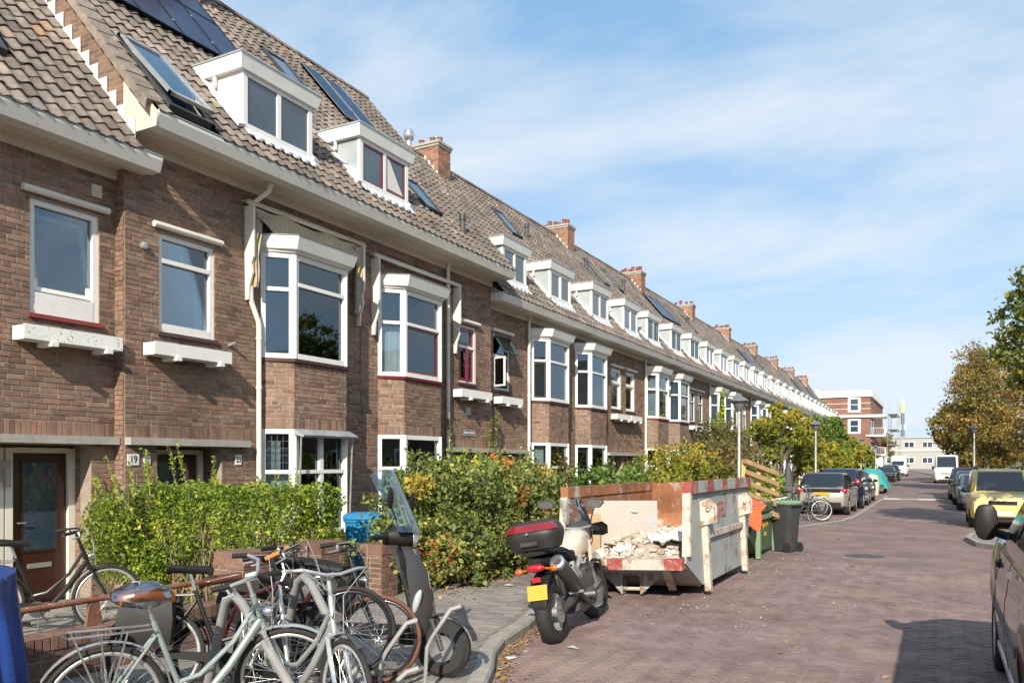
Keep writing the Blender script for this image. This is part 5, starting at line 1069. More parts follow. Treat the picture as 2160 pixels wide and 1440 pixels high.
# strip of front garden soil, dividing walls
# ------------------------------------------------------------------ cars and vans
def paint(name, c, metal=0.3, rough=0.35): return M(name, c, rough, metal, var=0.06, scale=1.5, coat=0.8)
MT['lamp_clear'] = M('headlamp', (0.62, 0.64, 0.66), 0.08, 0.4, coat=1.0); MT['lamp_red'] = M('tail_lamp', (0.42, 0.012, 0.02), 0.15, coat=1.0)
MT['lamp_orange'] = M('indicator', (0.45, 0.11, 0.02), 0.2, coat=0.8); MT['plate'] = M('yellow_plate', (0.48, 0.33, 0.03), 0.5, var=0.05); MT['plate_b'] = M('white_plate', (0.6, 0.64, 0.7), 0.5)
_wheel = {}
def wheel_obj(parent, loc, r, w=0.2, side=1, rim='alu', ax=(1,0,0)):
    key = (round(r,3), rim, side)
    if key not in _wheel:
        b = MB(); b.lathe([(r*0.68,-w/2),(r*0.93,-w/2),(r,-w*0.36),(r,w*0.36),(r*0.93,w/2),(r*0.68,w/2)], ax=ax, n=28, cap=False); b.lathe([(r*0.68,-w/2),(r*0.68,w/2)], ax=ax, n=28, cap=False)
        k = MB(); x = side*w*0.42; k.lathe([(0.0,-w*0.3),(r*0.67,-w*0.3),(r*0.67,w*0.46*1),(r*0.60,w*0.40),(r*0.60,w*0.1)] if side > 0 else [(0.0,w*0.3),(r*0.67,w*0.3),(r*0.67,-w*0.46),(r*0.60,-w*0.40),(r*0.60,-w*0.1)], ax=ax, n=28)
        for s in range(5):
            a = 2*math.pi*s/5; d = Vector((0, math.cos(a), math.sin(a))); e = Vector((0, -d.z, d.y)); p = Vector((x*0.85,0,0))
            k.prism([p+d*0.03+e*0.035, p+d*r*0.63+e*0.045, p+d*r*0.63-e*0.045, p+d*0.03-e*0.035], (side*0.02,0,0))
        k.lathe([(0.05,0),(0.045,0.02)], (x*0.9,0,0), (side,0,0), n=10)
        t = b.build('wheel', 'rubber', None, 40); kk = k.build('rim', rim, None, 40); _wheel[key] = (t.data, kk.data)
        bpy.data.objects.remove(t); bpy.data.objects.remove(kk)
    a, c = _wheel[key]; o = link('wheel', a, parent, loc); link('rim', c, o); return o
def car(name, label, cat, loc, rotz, P, body, group=None, cab=None, detail=1):
    t = thing(name, label, cat, loc, rotz, group); L, W, H = P['L'], P['W'], P['H']; zb, zh, zn, zt = P['zb'], P['zh'], P['zn'], P['zt']
    yb1, yr1, yr2, yb2 = P['cab']; wf, wr, rw = P['wf'], P['wr'], P['rw']; h2 = L/2; hw0 = W/2; base = P.get('base', 0.2)
    ys = sorted(set([round(v, 3) for v in np.linspace(-h2, h2, 30)]+[round(c+d, 3) for c in (wf, wr) for d in np.linspace(-(rw+0.055), rw+0.055, 13)]+[round(h2-0.04, 3), round(-h2+0.04, 3), round(h2-0.1, 3), round(-h2+0.1, 3)]))
    tp = [(-h2, zt), (yb2-0.02, zb+0.0), (yb2+0.25, zb), (yb1-0.1, zb), (yb1, zh), (h2-0.28, zn+0.07), (h2, zn-0.03)]
    rings = []
    for y in ys:
        T = float(np.interp(y, [q[0] for q in tp], [q[1] for q in tp])); e = max((abs(y)-(h2-0.55))/0.55, 0); hw = hw0*(1-0.16*e*e); B = base+0.10*max((abs(y)-(h2-0.6))/0.6, 0)
        for c in (wf, wr):
            d = abs(y-c)
            if d < rw+0.055: B = max(B, rw+math.sqrt(max((rw+0.055)**2-d*d, 0)))
        if e > 0.93: T -= 0.05; B += 0.05
        hh = max(T-B, 0.05)
        half = [(hw*0.86,B),(hw*0.965,B+min(0.06,hh*0.1)),(hw,B+0.38*hh),(hw*0.995,B+0.62*hh),(hw*0.985,B+0.66*hh),(hw*0.955,B+0.9*hh),(hw*0.9,T-0.01),(hw*0.8,T+0.008)]
        rings.append([(x,y,z) for x, z in half]+[(0,y,T+0.02)]+[(-x,y,z) for x, z in half[::-1]]+[(0,y,B)])
    b = MB(); b.loft(rings); b.build('body', body, t, 38)
    # cabin
    wb, wr_ = hw0*0.935, hw0*P.get('roofw', 0.74); rg = []; lp = lambda a, c, s: a+(c-a)*s
    def ring(s, ins=0.0, z=None):
        hwid = lp(wb, wr_, s)-ins; y1 = lp(yb1, yr1, s)-ins; y0 = lp(yb2, yr2, s)+ins; o = []; n = 44
        for i in range(n):
            a = 2*math.pi*i/n; ca, sa = math.cos(a), math.sin(a); q = (abs(ca)**10+abs(sa)**10)**(-0.1); o.append((hwid*ca*q, (y0+y1)/2+(y1-y0)/2*sa*q, lp(zb, H, s) if z is None else z))
        return o
    c = MB(); c.loft([ring(0, 0, zb-0.12), ring(0), ring(0.5), ring(0.9), ring(0.97, 0.04), ring(1.0, 0.14), ring(1.0, 0.4, H+0.012)]); c.build('cabin', cab or body, t, 40)
    def pane(f, s0, s1, nm='pane'):
        g = MB(); r0 = f(s0); r1 = f(s1); g.add([r0[0], r0[1], r1[1], r1[0]], [(0,1,2,3)]); 
        q = [Vector(v) for v in g.v]; n_ = (q[1]-q[0]).cross(q[3]-q[0]).normalized(); g2 = MB(); g2.prism([tuple(v) for v in q], tuple(n_*0.004)); return g2.build(nm, 'carglass', t)
    ex = 0.008; zs = lambda s: lp(zb, H, s)
    def side(sg, f0, f1):
        def f(s):
            y1 = lp(yb1, yr1, s); y0 = lp(yb2, yr2, s); x = sg*(lp(wb, wr_, s)+ex); P_ = [(x, lp(y0,y1,f0), zs(s)), (x, lp(y0,y1,f1), zs(s))]; return P_ if sg > 0 else P_[::-1]
        return f
    for sg in (-1, 1):
        for f0, f1 in P.get('glass', ((0.10,0.46),(0.50,0.86))): pane(side(sg, f0, f1), 0.10, 0.86, 'side_window')
    ww = 0.80; pane(lambda s: [(lp(wb,wr_,s)*ww, lp(yb1,yr1,s)+ex, zs(s)), (-lp(wb,wr_,s)*ww, lp(yb1,yr1,s)+ex, zs(s))], 0.08, 0.88, 'windscreen')
    if P.get('rearglass', True): pane(lambda s: [(-lp(wb,wr_,s)*ww, lp(yb2,yr2,s)-ex, zs(s)), (lp(wb,wr_,s)*ww, lp(yb2,yr2,s)-ex, zs(s))], 0.12, 0.86, 'rear_window')
    for y in (wf, wr):
        for sg in (-1, 1): wheel_obj(t, (sg*(hw0-0.115), y, rw), rw, 0.2, sg, P.get('rim', 'alu'))
    # lamps, bumpers, plates, mirrors
    zl = zn-0.16
    for sg in (-1, 1):
        m = MB(); m.ball((sg*hw0*0.70, h2-0.09, zl), 0.16, 0.09, P.get('hl', 0.09), 14, 8); m.build('headlight', 'lamp_clear', t, 60)
        m = MB(); zz = P.get('zl', zt-0.16); m.ball((sg*hw0*0.78, -h2+0.07, zz), P.get('tl', (0.13,0.08,0.1))[0], 0.08, P.get('tl', (0.13,0.08,0.1))[2], 12, 8); m.build('tail_light', 'lamp_red', t, 60)
        m = MB(); xm = sg*(hw0*0.95); m.ball((xm+sg*0.10, yb1-0.28, zb+0.07), 0.10, 0.07, P.get('mz', 0.075), 12, 8); m.tube([(xm-sg*0.06,yb1-0.26,zb+0.01),(xm+sg*0.06,yb1-0.28,zb+0.05)], 0.025, 6); m.build('mirror', P.get('mirror', 'black'), t, 60)
    m = MB(); m.box(-hw0*0.42, hw0*0.42, h2-0.045, h2+0.004, zn-0.2, zn-0.09); m.build('grille', 'black', t)
    m = MB(); m.box(-hw0*0.6, hw0*0.6, h2-0.06, h2+0.0, 0.26, 0.36); m.build('air_intake', 'black', t)
    m = MB(); m.box(-0.26, 0.26, h2-0.02, h2+0.016, 0.40, 0.51); m.build('number_plate', P.get('fplate', 'plate'), t)
    m = MB(); zz = P.get('zp', 0.78); m.box(-0.26, 0.26, -h2-0.028, -h2+0.06, zz, zz+0.11); m.build('number_plate', 'plate', t)
    m = MB(); m.box(-hw0*0.72, hw0*0.72, -h2-0.012, -h2+0.09, 0.27, 0.46); m.build('rear_bumper', 'black', t)
    if detail:
        m = MB()
        for sg in (-1, 1):
            for y in ((yb1+yb2)/2+0.1, yb2+0.45): m.box(sg*hw0*0.97-0.03, sg*hw0*0.97+0.012*sg+0.0, y-0.11, y+0.11, zb-0.14, zb-0.105)
        m.build('door_handles', body if detail == 1 else 'chrome', t)
    return t
HATCH = dict(L=3.94, W=1.745, H=1.48, zb=0.95, zh=0.98, zn=0.82, zt=0.92, cab=(0.98,0.20,-1.45,-1.88), wf=1.2, wr=-1.32, rw=0.315, zl=0.86, tl=(0.17,0.1,0.085), zp=0.70)
SUV = dict(L=4.3, W=1.80, H=1.60, zb=1.03, zh=1.06, zn=0.95, zt=0.98, cab=(1.05,0.35,-1.7,-2.05), wf=1.3, wr=-1.35, rw=0.34, zl=1.0, tl=(0.12,0.1,0.2), zp=0.75)
WAGON = dict(L=3.54, W=1.62, H=1.66, zb=0.99, zh=1.02, zn=0.88, zt=0.95, cab=(1.02,0.45,-1.45,-1.70), wf=1.15, wr=-1.2, rw=0.285, roofw=0.82, hl=0.14, fplate='plate_b', mz=0.085)
SMALL = dict(L=3.72, W=1.69, H=1.41, zb=0.92, zh=0.96, zn=0.83, zt=0.9, cab=(0.75,0.25,-1.35,-1.72), wf=1.2, wr=-1.25, rw=0.305, hl=0.12, roofw=0.80)
SEDAN = dict(L=4.4, W=1.78, H=1.45, zb=0.92, zh=0.96, zn=0.80, zt=0.95, cab=(0.9,0.2,-1.0,-1.6), wf=1.35, wr=-1.3, rw=0.315)
hc = car('hatchback_car', 'beige and black hatchback seen from behind, first in the left row', 'car', (-3.62, 31.75, 0), 0, HATCH, paint('beige_paint', (0.33,0.30,0.25)), 'cars parked on the left', paint('black_roof', (0.012,0.013,0.016), 0.1), 1)
m = MB(); m.box(-0.62, 0.62, -1.985, -1.9, 0.80, 0.935); m.build('boot_trim', 'black', hc)
car('blue_car', 'dark blue tall car parked directly ahead of the beige hatchback', 'car', (-3.55, 36.4, 0), 0, SUV, paint('dark_blue', (0.012,0.02,0.06)), 'cars parked on the left')
car('grey_car', 'dark slate car at the head of the near left row', 'car', (-3.6, 41.0, 0), 0, SEDAN, paint('slate', (0.03,0.042,0.055)), 'cars parked on the left')
car('black_car', 'black car facing the camera beyond the teal tarpaulin', 'car', (-4.1+cx(84)*0.5, 84.0, 0), math.pi, SEDAN, paint('black_paint', (0.01,0.011,0.016)), 'cars parked on the left')
car('black_car', 'dark car half hidden behind the black car past the tarpaulin', 'car', (-3.85+cx(90)*0.5, 90.0, 0), math.pi, SUV, paint('dark_paint', (0.015,0.018,0.026)), 'cars parked on the left')
wg = car('yellow_car', 'yellow upright hatchback facing the camera under the lime tree', 'car', (1.55, 27.4, 0), math.pi, WAGON, paint('yellow_paint', (0.70,0.50,0.17), 0.0, 0.4), 'cars parked on the right')
for sg in (-1, 1):
    m = MB(); m.tube([(sg*0.56,0.35,1.66),(sg*0.57,0.2,1.72),(sg*0.57,-1.2,1.72),(sg*0.56,-1.35,1.66)], 0.02, 8); m.build('roof_rail', 'black', wg, 40)
    m = MB(); m.lathe([(0.07,0),(0.06,0.02)], (sg*0.52,1.70,0.40), (0,1,0), n=14); m.build('fog_light', 'black', wg)
m = MB(); m.box(-0.30, 0.30, 1.77, 1.785, 0.30, 0.36); m.build('lower_grille', 'black', wg)
car('small_car', 'slate grey small car with round headlights behind the yellow car', 'car', (1.46, 36.2, 0), math.pi, SMALL, paint('mini_grey', (0.10,0.125,0.16)), 'cars parked on the right')
car('dark_car', 'dark car squeezed behind the grey small car on the right', 'car', (1.40, 41.2, 0), math.pi, HATCH, paint('dark_car_grey', (0.04,0.045,0.055)), 'cars parked on the right')
car('dark_car', 'black car in front of the white van on the right', 'car', (1.32, 46.6, 0), math.pi, SUV, paint('dark_car_black', (0.018,0.02,0.026)), 'cars parked on the right')
VAN = dict(L=5.4, W=2.05, H=2.52, zb=1.32, zh=1.36, zn=1.02, zt=1.3, cab=(2.0,1.25,-2.6,-2.68), wf=1.75, wr=-1.7, rw=0.34, roofw=0.88, glass=((0.78,0.87),), rearglass=False, mz=0.16, hl=0.17, rim='darkgrey')
car('white_van', 'tall white delivery van facing the camera on the right', 'van', (0.62, 82.5, 0), math.pi, VAN, paint('van_white', (0.72,0.73,0.73), 0.0), 'cars parked on the right')
cv = car('camper_van', 'white camper van seen from behind at the far end of the road', 'van', (-4.8, 122.0, 0), 0, dict(VAN, L=5.8, H=2.75, W=2.15), paint('camper_white', (0.74,0.74,0.72), 0.0))
m = MB(); m.box(-0.7, 0.7, -2.97, -2.90, 1.55, 2.05); m.build('rear_pane', 'glassdark', cv)
# brown van at the right edge, seen along its left side
BV = dict(L=4.9, W=1.9, H=1.80, zb=1.20, zh=1.24, zn=1.0, zt=1.15, cab=(1.62,0.85,-2.3,-2.38), wf=1.62, wr=-1.35, rw=0.335, roofw=0.72, glass=((0.05,0.30),(0.33,0.6),(0.64,0.855)), mz=0.02, base=0.24, zl=1.1)
bv = car('brown_van', 'brown van at the right edge with a black door mirror', 'van', (1.37, 6.72, 0), 0, BV, paint('brown_paint', (0.20,0.125,0.115), 0.35, 0.3), None, None, 2)
hw = 0.95
for y in (1.22, 0.12, -1.0): m = MB(); zx = [(0.34,0.97),(0.62,1.0),(0.83,0.995),(0.875,0.985),(1.1,0.955),(1.185,0.905)]; m.loft([[(-hw*k-0.003,y-0.004,z),(-hw*k-0.003,y+0.004,z),(-hw*k+0.02,y+0.004,z),(-hw*k+0.02,y-0.004,z)] for z, k in zx]); m.build('door_seam', 'black', bv)
for z0, z1, mt in ((0.64,0.70,'darkgrey'),(0.30,0.345,'alu')):
    m = MB(); m.box(-hw-0.010+(0.03 if z0 < 0.4 else 0), -hw*0.94, -0.9, 1.20, z0, z1); m.build('side_trim', mt, bv)
m = MB(); m.box(-hw*0.975-0.025, -hw*0.9, 0.95, 1.12, 0.99, 1.03); m.ball((-hw*0.965,1.05,1.01), 0.02, 0.07, 0.045); m.build('door_handle', 'black', bv)
mm = MB()
pr = [(-0.13,-0.06),(0.0,-0.10),(0.10,-0.05),(0.11,0.16),(0.03,0.2),(-0.10,0.18),(-0.14,0.1)]
mm.loft([[(-1.015+x_*k, yy, 1.345+z_*k) for x_, z_ in [(0.085*math.cos(a)*(abs(math.cos(a))**3+abs(math.sin(a))**3)**(-1/3), 0.15*math.sin(a)*(abs(math.cos(a))**3+abs(math.sin(a))**3)**(-1/3)) for a in np.linspace(0, 2*math.pi, 20, False)]] for yy, k in ((1.11,0.9),(1.12,1.0),(1.19,1.0),(1.25,0.8),(1.27,0.4))]); mm.tube([(-0.84,1.2,1.22),(-0.98,1.2,1.27)], 0.035, 8); mm.build('door_mirror', 'black', bv, 50)
# teal tarpaulin over a trailer load, with a cream box
tp_ = thing('tarpaulin_load', 'teal tarpaulin draped over a trailer load behind the left row', 'tarpaulin', (-3.7, 54.0, 0))
MT['teal'] = M('teal_tarp', (0.03,0.30,0.27), 0.4, var=0.2, scale=3)
def drape(nx, ny, fx, name, mat, parent):
    m = MB(); G = [[fx(i/(nx-1), j/(ny-1)) for i in range(nx)] for j in range(ny)]; m.loft(G, False, False); return m.build(name, mat, parent, 50)
def f_teal(s, q):
    a = (s-0.5)*2; b = (q-0.5)*2; z = 1.25*(1-abs(a)**3*0.85)*(1-abs(b)**4*0.75)+0.04*math.sin(s*13+q*7)+0.03*math.sin(q*23); return (a*1.05, b*2.3, max(z, 0.12)+0.2)
drape(26, 30, f_teal, 'sheet', 'teal', tp_)
m = MB(); m.box(-0.85, 0.85, -2.3, 2.0, 0.35, 0.55); m.build('trailer_bed', 'darkgrey', tp_)
for sg in (-1, 1): wheel_obj(tp_, (sg*0.8, 0.2, 0.26), 0.26, 0.16, sg)
cb_ = thing('cream_crate', 'cream ribbed builders bag in front of the teal tarpaulin', 'bag', (-3.55, 50.2, 0)); 
m = MB(); m.loft([[(-0.5,-0.5,0.0),(0.5,-0.5,0.0),(0.5,0.5,0.0),(-0.5,0.5,0.0)],[(-0.54,-0.54,0.5),(0.54,-0.54,0.5),(0.54,0.54,0.5),(-0.54,0.54,0.5)],[(-0.5,-0.5,1.05),(0.5,-0.5,1.05),(0.5,0.5,1.05),(-0.5,0.5,1.05)]]); m.build('bag', M('cream_bag', (0.5,0.46,0.36), 0.9), cb_)
m = MB(); m.ball((0,0,1.05), 0.46, 0.46, 0.14); m.build('contents', 'curtain', cb_)
# ------------------------------------------------------------------ bicycles
def tubepath(m, P, r, n=8): m.tube(P, r, n)
_bw = {}
def bike_wheel(parent, loc, rotz=0.0, r=0.345, tyre='rubber', rim='alu', nspk=32):
    key = (tyre, rim)
    if key not in _bw:
        a = MB(); a.torus((0,0,0), (0,1,0), r-0.018, 0.018, 44, 8); a = a.build('wheel', tyre, None, 60)
        b = MB(); b.torus((0,0,0), (0,1,0), r-0.047, 0.011, 44, 6, qs=0.014); b = b.build('rim', rim, None, 60)
        c = MB()
        for i in range(nspk):
            t = 2*math.pi*i/nspk; q = t+(0.5 if i % 4 < 2 else -0.5); sg = 1 if i % 2 else -1
            c.tube([(0.02*math.cos(q), sg*0.03, 0.02*math.sin(q)), ((r-0.05)*math.cos(t), 0, (r-0.05)*math.sin(t))], 0.0016, 4, False)
        c.lathe([(0.02,-0.05),(0.014,-0.03),(0.014,0.03),(0.02,0.05)], (0,0,0), (0,1,0), n=10); c = c.build('spokes', 'steel', None)
        _bw[key] = (a.data, b.data, c.data)
        for o in (a, b, c): bpy.data.objects.remove(o)
    a, b, c = _bw[key]; o = link('wheel', a, parent, loc); o.rotation_euler = (0, 0, rotz); link('rim', b, o); s = link('spokes', c, o); s['kind'] = 'stuff'; return o
def bike(label, loc, head, lean, frame, tyre='rubber', step=True, steer=0.0, pitch=0.0, saddle='black', rack=True, guard='darkgrey', bag=None, fork=None, group='bicycles in the rack', chain='black', grips='black', name='bicycle', cover=None, bar='alu', rim='alu'):
    t = thing(name, label, 'bicycle', loc, 0, group); t.rotation_euler = Matrix.Rotation(head, 4, 'Z').to_3x3().to_4x4().to_euler()
    t.matrix_world = Matrix.Translation(loc) @ Matrix.Rotation(head, 4, 'Z') @ Matrix.Rotation(lean, 4, 'X') @ Matrix.Rotation(-pitch, 4, 'Y')
    r = 0.345; rx, fx = -0.53, 0.56; HT = Vector((0.33,0,0.86)); HB = Vector((0.385,0,0.70)); BB = Vector((-0.08,0,0.28)); ST = Vector((-0.27,0,0.80)); RA = Vector((rx,0,r))
    m = MB()
    m.tube([HB-(HT-HB)*0.1, HT+(HT-HB)*0.3], 0.02, 10); m.tube([BB, ST], 0.017, 10)
    if step:
        m.tube([HB+(HT-HB)*0.3, (0.18,0,0.47), (0.05,0,0.32), BB], 0.026, 10); m.tube([HT-(HT-HB)*0.1, (0.20,0,0.62), (0.0,0,0.44), BB.lerp(ST, 0.25)], 0.016, 8)
    else:
        m.tube([HB+(HT-HB)*0.2, BB], 0.022, 10); m.tube([HT-(HT-HB)*0.1, ST-Vector((0,0,0.03))], 0.018, 10)
    for sg in (-1, 1):
        m.tube([BB+Vector((0,sg*0.03,0)), RA+Vector((0,sg*0.055,0))], 0.010, 8); m.tube([ST+Vector((0.01,sg*0.02,-0.08)), RA+Vector((0,sg*0.055,0))], 0.009, 8)
    m.build('frame', frame, t, 40)
    # steering group turned about the head tube
    ax = (HT-HB).normalized(); Ms = Matrix.Translation(HB) @ Matrix.Rotation(steer, 4, ax) @ Matrix.Translation(-HB); S = lambda p: tuple(Ms @ Vector(p)); FA = Vector((fx,0,r))
    m = MB()
    for sg in (-1, 1): m.tube([S(HB+Vector((0.01,sg*0.05,-0.02))), S((0.455,sg*0.055,0.55)), S(FA+Vector((0,sg*0.055,0)))], [0.017,0.015,0.009], 8)
    m.tube([S(HB+Vector((0.01,-0.06,-0.02))), S(HB+Vector((0.01,0.06,-0.02)))], 0.02, 8); m.build('fork', fork or 'alu', t, 40)
    m = MB(); Bc = HT+ax*0.18; m.tube([S(HT), S(Bc)], 0.014, 8); m.tube([S(Bc), S(Bc+Vector((0.06,0,0.02)))], 0.016, 8)
    c0 = Bc+Vector((0.06,0,0.02)); pth = [c0+Vector(q) for q in ((-0.20,-0.31,0.0),(-0.10,-0.28,0.02),(-0.02,-0.18,0.03),(0,-0.05,0.0),(0,0.05,0.0),(-0.02,0.18,0.03),(-0.10,0.28,0.02),(-0.20,0.31,0.0))]
    m.tube([S(p) for p in pth], 0.011, 8); hb = m.build('handlebar', bar, t, 40)
    for a, b in ((0, 1), (7, 6)):
        g = MB(); A_ = pth[a]; B_ = pth[a].lerp(pth[b], 0.95); g.tube([S(A_+(A_-B_)*0.05), S(B_)], 0.017, 10); g.build('grip', grips, hb, 40)
        g = MB(); sg = -1 if a == 0 else 1; g.tube([S(pth[b]+Vector((0.02,0,-0.01))), S(pth[b]+Vector((0.03,sg*0.02,-0.05))), S(pth[a]+Vector((0.06,0,-0.05)))], [0.012,0.007,0.006], 6); g.build('brake_lever', 'steel', hb, 40)
        g = MB(); g.tube([S(pth[b]), S(pth[b]+Vector((0.14,-sg*0.06,0.03))), S(Bc+Vector((0.16,sg*0.03,-0.10))), S(HB+Vector((0.06,sg*0.03,0.0)))], 0.0035, 5); g.build('brake_cable', 'grey', hb, 60)
    m = MB(); m.tube([ST, ST+Vector((-0.04,0,0.13))], 0.013, 8); m.build('seat_post', 'steel', t, 40)
    m = MB(); sp = ST+Vector((-0.05,0,0.15)); prof = [(-0.14,0.085,0.03),(-0.11,0.105,0.045),(-0.03,0.085,0.04),(0.05,0.035,0.035),(0.14,0.022,0.03),(0.17,0.008,0.02)]
    m.loft([[tuple(sp+Vector((x, w_*math.cos(a), (0.02 if math.sin(a) > 0 else 0.045)*math.sin(a)+zz-0.02))) for a in np.linspace(0, 2*math.pi, 12, False)] for x, w_, zz in prof]); sd = m.build('saddle', saddle, t, 60)
    if cover:
        m = MB(); m.ball(sp+Vector((-0.02,0,0.02)), 0.17, 0.13, 0.075, 16, 9); rg2 = np.random.default_rng(3); m.v = [(v[0]+rg2.normal()*0.008, v[1]+rg2.normal()*0.008, v[2]+rg2.normal()*0.007) for v in m.v]; m.build('saddle_cover', cover, sd, 30)
    bike_wheel(t, RA, 0.0, r, tyre, rim); wfr = bike_wheel(t, S(FA), 0.0, r, tyre, rim)
    wfr.rotation_mode = 'QUATERNION'; wfr.rotation_quaternion = Matrix.Rotation(steer, 3, ax).to_quaternion()
    if guard:
        m = MB(); m.torus(RA, (0,1,0), r+0.022, 0.024, 22, 8, R(-150), R(15), ref=(1,0,0), qs=0.006); m.build('mudguard', guard, t, 50)
        m = MB(); m.torus(FA, (0,1,0), r+0.022, 0.024, 16, 8, R(-165), R(-60), ref=(1,0,0), qs=0.006); m.v = [S(v) for v in m.v]; m.build('mudguard', guard, t, 50)
    if rack:
        m = MB(); zr = 0.77
        for sg in (-1, 1):
            m.tube([(-0.28,sg*0.05,zr),(-0.72,sg*0.07,zr)], 0.007, 6); m.tube([(-0.42,sg*0.065,zr),(rx,sg*0.075,r)], 0.006, 6); m.tube([(-0.70,sg*0.07,zr),(rx-0.01,sg*0.075,r)], 0.006, 6); m.tube([(-0.56,sg*0.07,zr),(rx,sg*0.085,r+0.12)], 0.005, 6)
        m.tube([(-0.72,-0.07,zr),(-0.75,0,zr),(-0.72,0.07,zr)], 0.007, 6); m.tube([(-0.5,-0.07,zr),(-0.5,0.07,zr)], 0.006, 6); m.build('carrier', 'steel', t, 40)
    m = MB(); m.lathe([(0.085,-0.004),(0.085,0.004)], (BB.x,-0.055,BB.z), (0,1,0), n=20); m.tube([(BB.x,-0.07,BB.z),(BB.x+0.10,-0.075,BB.z-0.13)], 0.010, 6); m.tube([(BB.x,0.07,BB.z),(BB.x-0.10,0.075,BB.z+0.13)], 0.010, 6); cr_ = m.build('crank', 'darkgrey', t, 40)
    for sg in (-1, 1): m = MB(); m.mbox(Matrix.Translation((BB.x-sg*-0.10 if sg < 0 else BB.x-0.10, sg*0.12, BB.z-(0.13 if sg < 0 else -0.13))), 0.09, 0.08, 0.025); m.build('pedal', 'black', cr_)
    m = MB(); m.loft([[(BB.x+0.11,-0.062,BB.z-0.03),(BB.x+0.11,-0.04,BB.z-0.03),(BB.x+0.11,-0.04,BB.z+0.05),(BB.x+0.11,-0.062,BB.z+0.05)],[(rx+0.06,-0.062,r-0.02),(rx+0.06,-0.04,r-0.02),(rx+0.06,-0.04,r+0.03),(rx+0.06,-0.062,r+0.03)]]); m.build('chain_case', chain, t)
    m = MB(); m.lathe([(0.03,0),(0.035,0.03),(0.02,0.06)], S((0.44,0,0.80)), (Ms.to_3x3() @ Vector((-1,0,0))), n=10); m.build('lamp', 'chrome', t, 40)
    m = MB(); m.tube([(-0.08,0.03,0.28),(-0.12,0.16,0.02)], 0.008, 6); m.build('kick_stand', 'steel', t)
    if bag:
        for sg in (-1, 1): m = MB(); m.loft([[(-0.74,sg*0.09,0.42),(-0.40,sg*0.09,0.42),(-0.40,sg*0.20,0.42),(-0.74,sg*0.20,0.42)],[(-0.76,sg*0.085,0.6),(-0.38,sg*0.085,0.6),(-0.38,sg*0.22,0.6),(-0.76,sg*0.22,0.6)],[(-0.74,sg*0.085,0.78),(-0.40,sg*0.085,0.78),(-0.40,sg*0.18,0.78),(-0.74,sg*0.18,0.78)]]); m.build('pannier', bag, t, 30)
    return t
MT['sage'] = M('sage_silver_frame', (0.36,0.42,0.39), 0.3, 0.5, coat=0.5); MT['silver'] = M('silver_frame', (0.58,0.59,0.59), 0.28, 0.7, coat=0.4); MT['redblack'] = M('dark_red_frame', (0.06,0.014,0.014), 0.3, 0.2, coat=0.5)
MT['blackframe'] = M('black_frame', (0.014,0.014,0.015), 0.3, coat=0.5); MT['leather'] = M('brown_leather', (0.09,0.028,0.018), 0.35, coat=0.2); MT['browntyre'] = M('brown_tyre', (0.13,0.055,0.035), 0.8)
MT['orangegrip'] = M('cork_grip', (0.45,0.17,0.03), 0.6); MT['plastic_cover'] = glass_mat('clear_plastic_bag', (0.82,0.68,0.6), 0.22, 0.15)
PZ = 0.104
bike('silver green city bike with a plastic covered saddle at the front of the rack', (-4.05, 3.44, PZ), R(63), R(4), 'sage', steer=R(-28), cover='plastic_cover', saddle='orangegrip', guard='alu', fork='silver')
bike('silver bike with thick suspension fork turned towards the road', (-3.68, 3.87, PZ), R(-16), R(-5), 'silver', steer=R(-8), guard='darkgrey', fork='silver', saddle='black', rack=True)
bike('dark red framed bike with its front wheel raised in the rack', (-4.39, 4.60, PZ+0.0), R(26), R(5), 'redblack', step=False, steer=R(12), pitch=R(13), saddle='leather', grips='orangegrip', guard=None, rack=False, fork='darkgrey', bar='blackframe', rim='blackframe')
bike('black bike with brown tyres standing behind the raised wheel', (-4.47, 4.91, PZ), R(16), R(-6), 'blackframe', tyre='browntyre', steer=R(10), saddle='black', guard=None, bag='black', fork='blackframe', bar='blackframe', rim='blackframe')
bike('black city bike with dark panniers wedged in the middle of the rack', (-4.62, 4.22, PZ), R(40), R(-7), 'blackframe', steer=R(20), saddle='black', guard='blackframe', bag='black', fork='blackframe', bar='blackframe')
bike('black roadster bike parked alone by the brown front door', (-8.05, 4.95, 0.09), R(48), R(5), 'blackframe', step=True, steer=R(18), saddle='black', guard='blackframe', group='bicycles in the front garden', bar='blackframe', fork='blackframe')
bike('black bike with a bright front wheel beside the beige hatchback', (-3.75, 26.6, 0.0), R(200), R(6), 'blackframe', steer=R(12), group='bicycles by the parked cars')
bike('grey bike leaning behind the pavement bike at the left row', (-3.95, 27.4, 0.0), R(14), R(-8), 'darkgrey', steer=R(-14), pitch=R(9), group='bicycles by the parked cars')
# tubular rack
rk = thing('bicycle_rack', 'grey tubular bicycle rack holding the front bikes', 'bicycle rack', (0,0,0))
for P_ in ([(-3.02,3.58,0.08),(-3.5,3.70,0.42),(-4.12,3.86,0.90),(-4.22,3.885,0.945),(-4.32,3.90,0.90),(-4.62,3.95,0.08)],
           [(-2.98,4.05,0.08),(-3.42,4.20,0.42),(-4.02,4.42,0.96),(-4.12,4.45,1.01),(-4.22,4.48,0.96),(-4.5,4.55,0.08)]):
    m = MB(); m.tube(P_, 0.032, 12); m.build('hoop', 'grey', rk, 60)
for x, y, a in ((-3.52,4.55,0.70),(-3.45,3.95,0.55),(-3.42,4.98,0.74),(-3.3,4.25,0.45)):
    m = MB(); m.tube([(x,y,0.08),(x+0.02,y+0.01,a*0.62),(x+0.05,y+0.03,a*0.72),(x+0.16,y+0.12,a),(x+0.22,y+0.17,a+0.02)], [0.017,0.017,0.017,0.02,0.022], 8, flat=0.8); m.build('wheel_holder', 'grey', rk, 60)
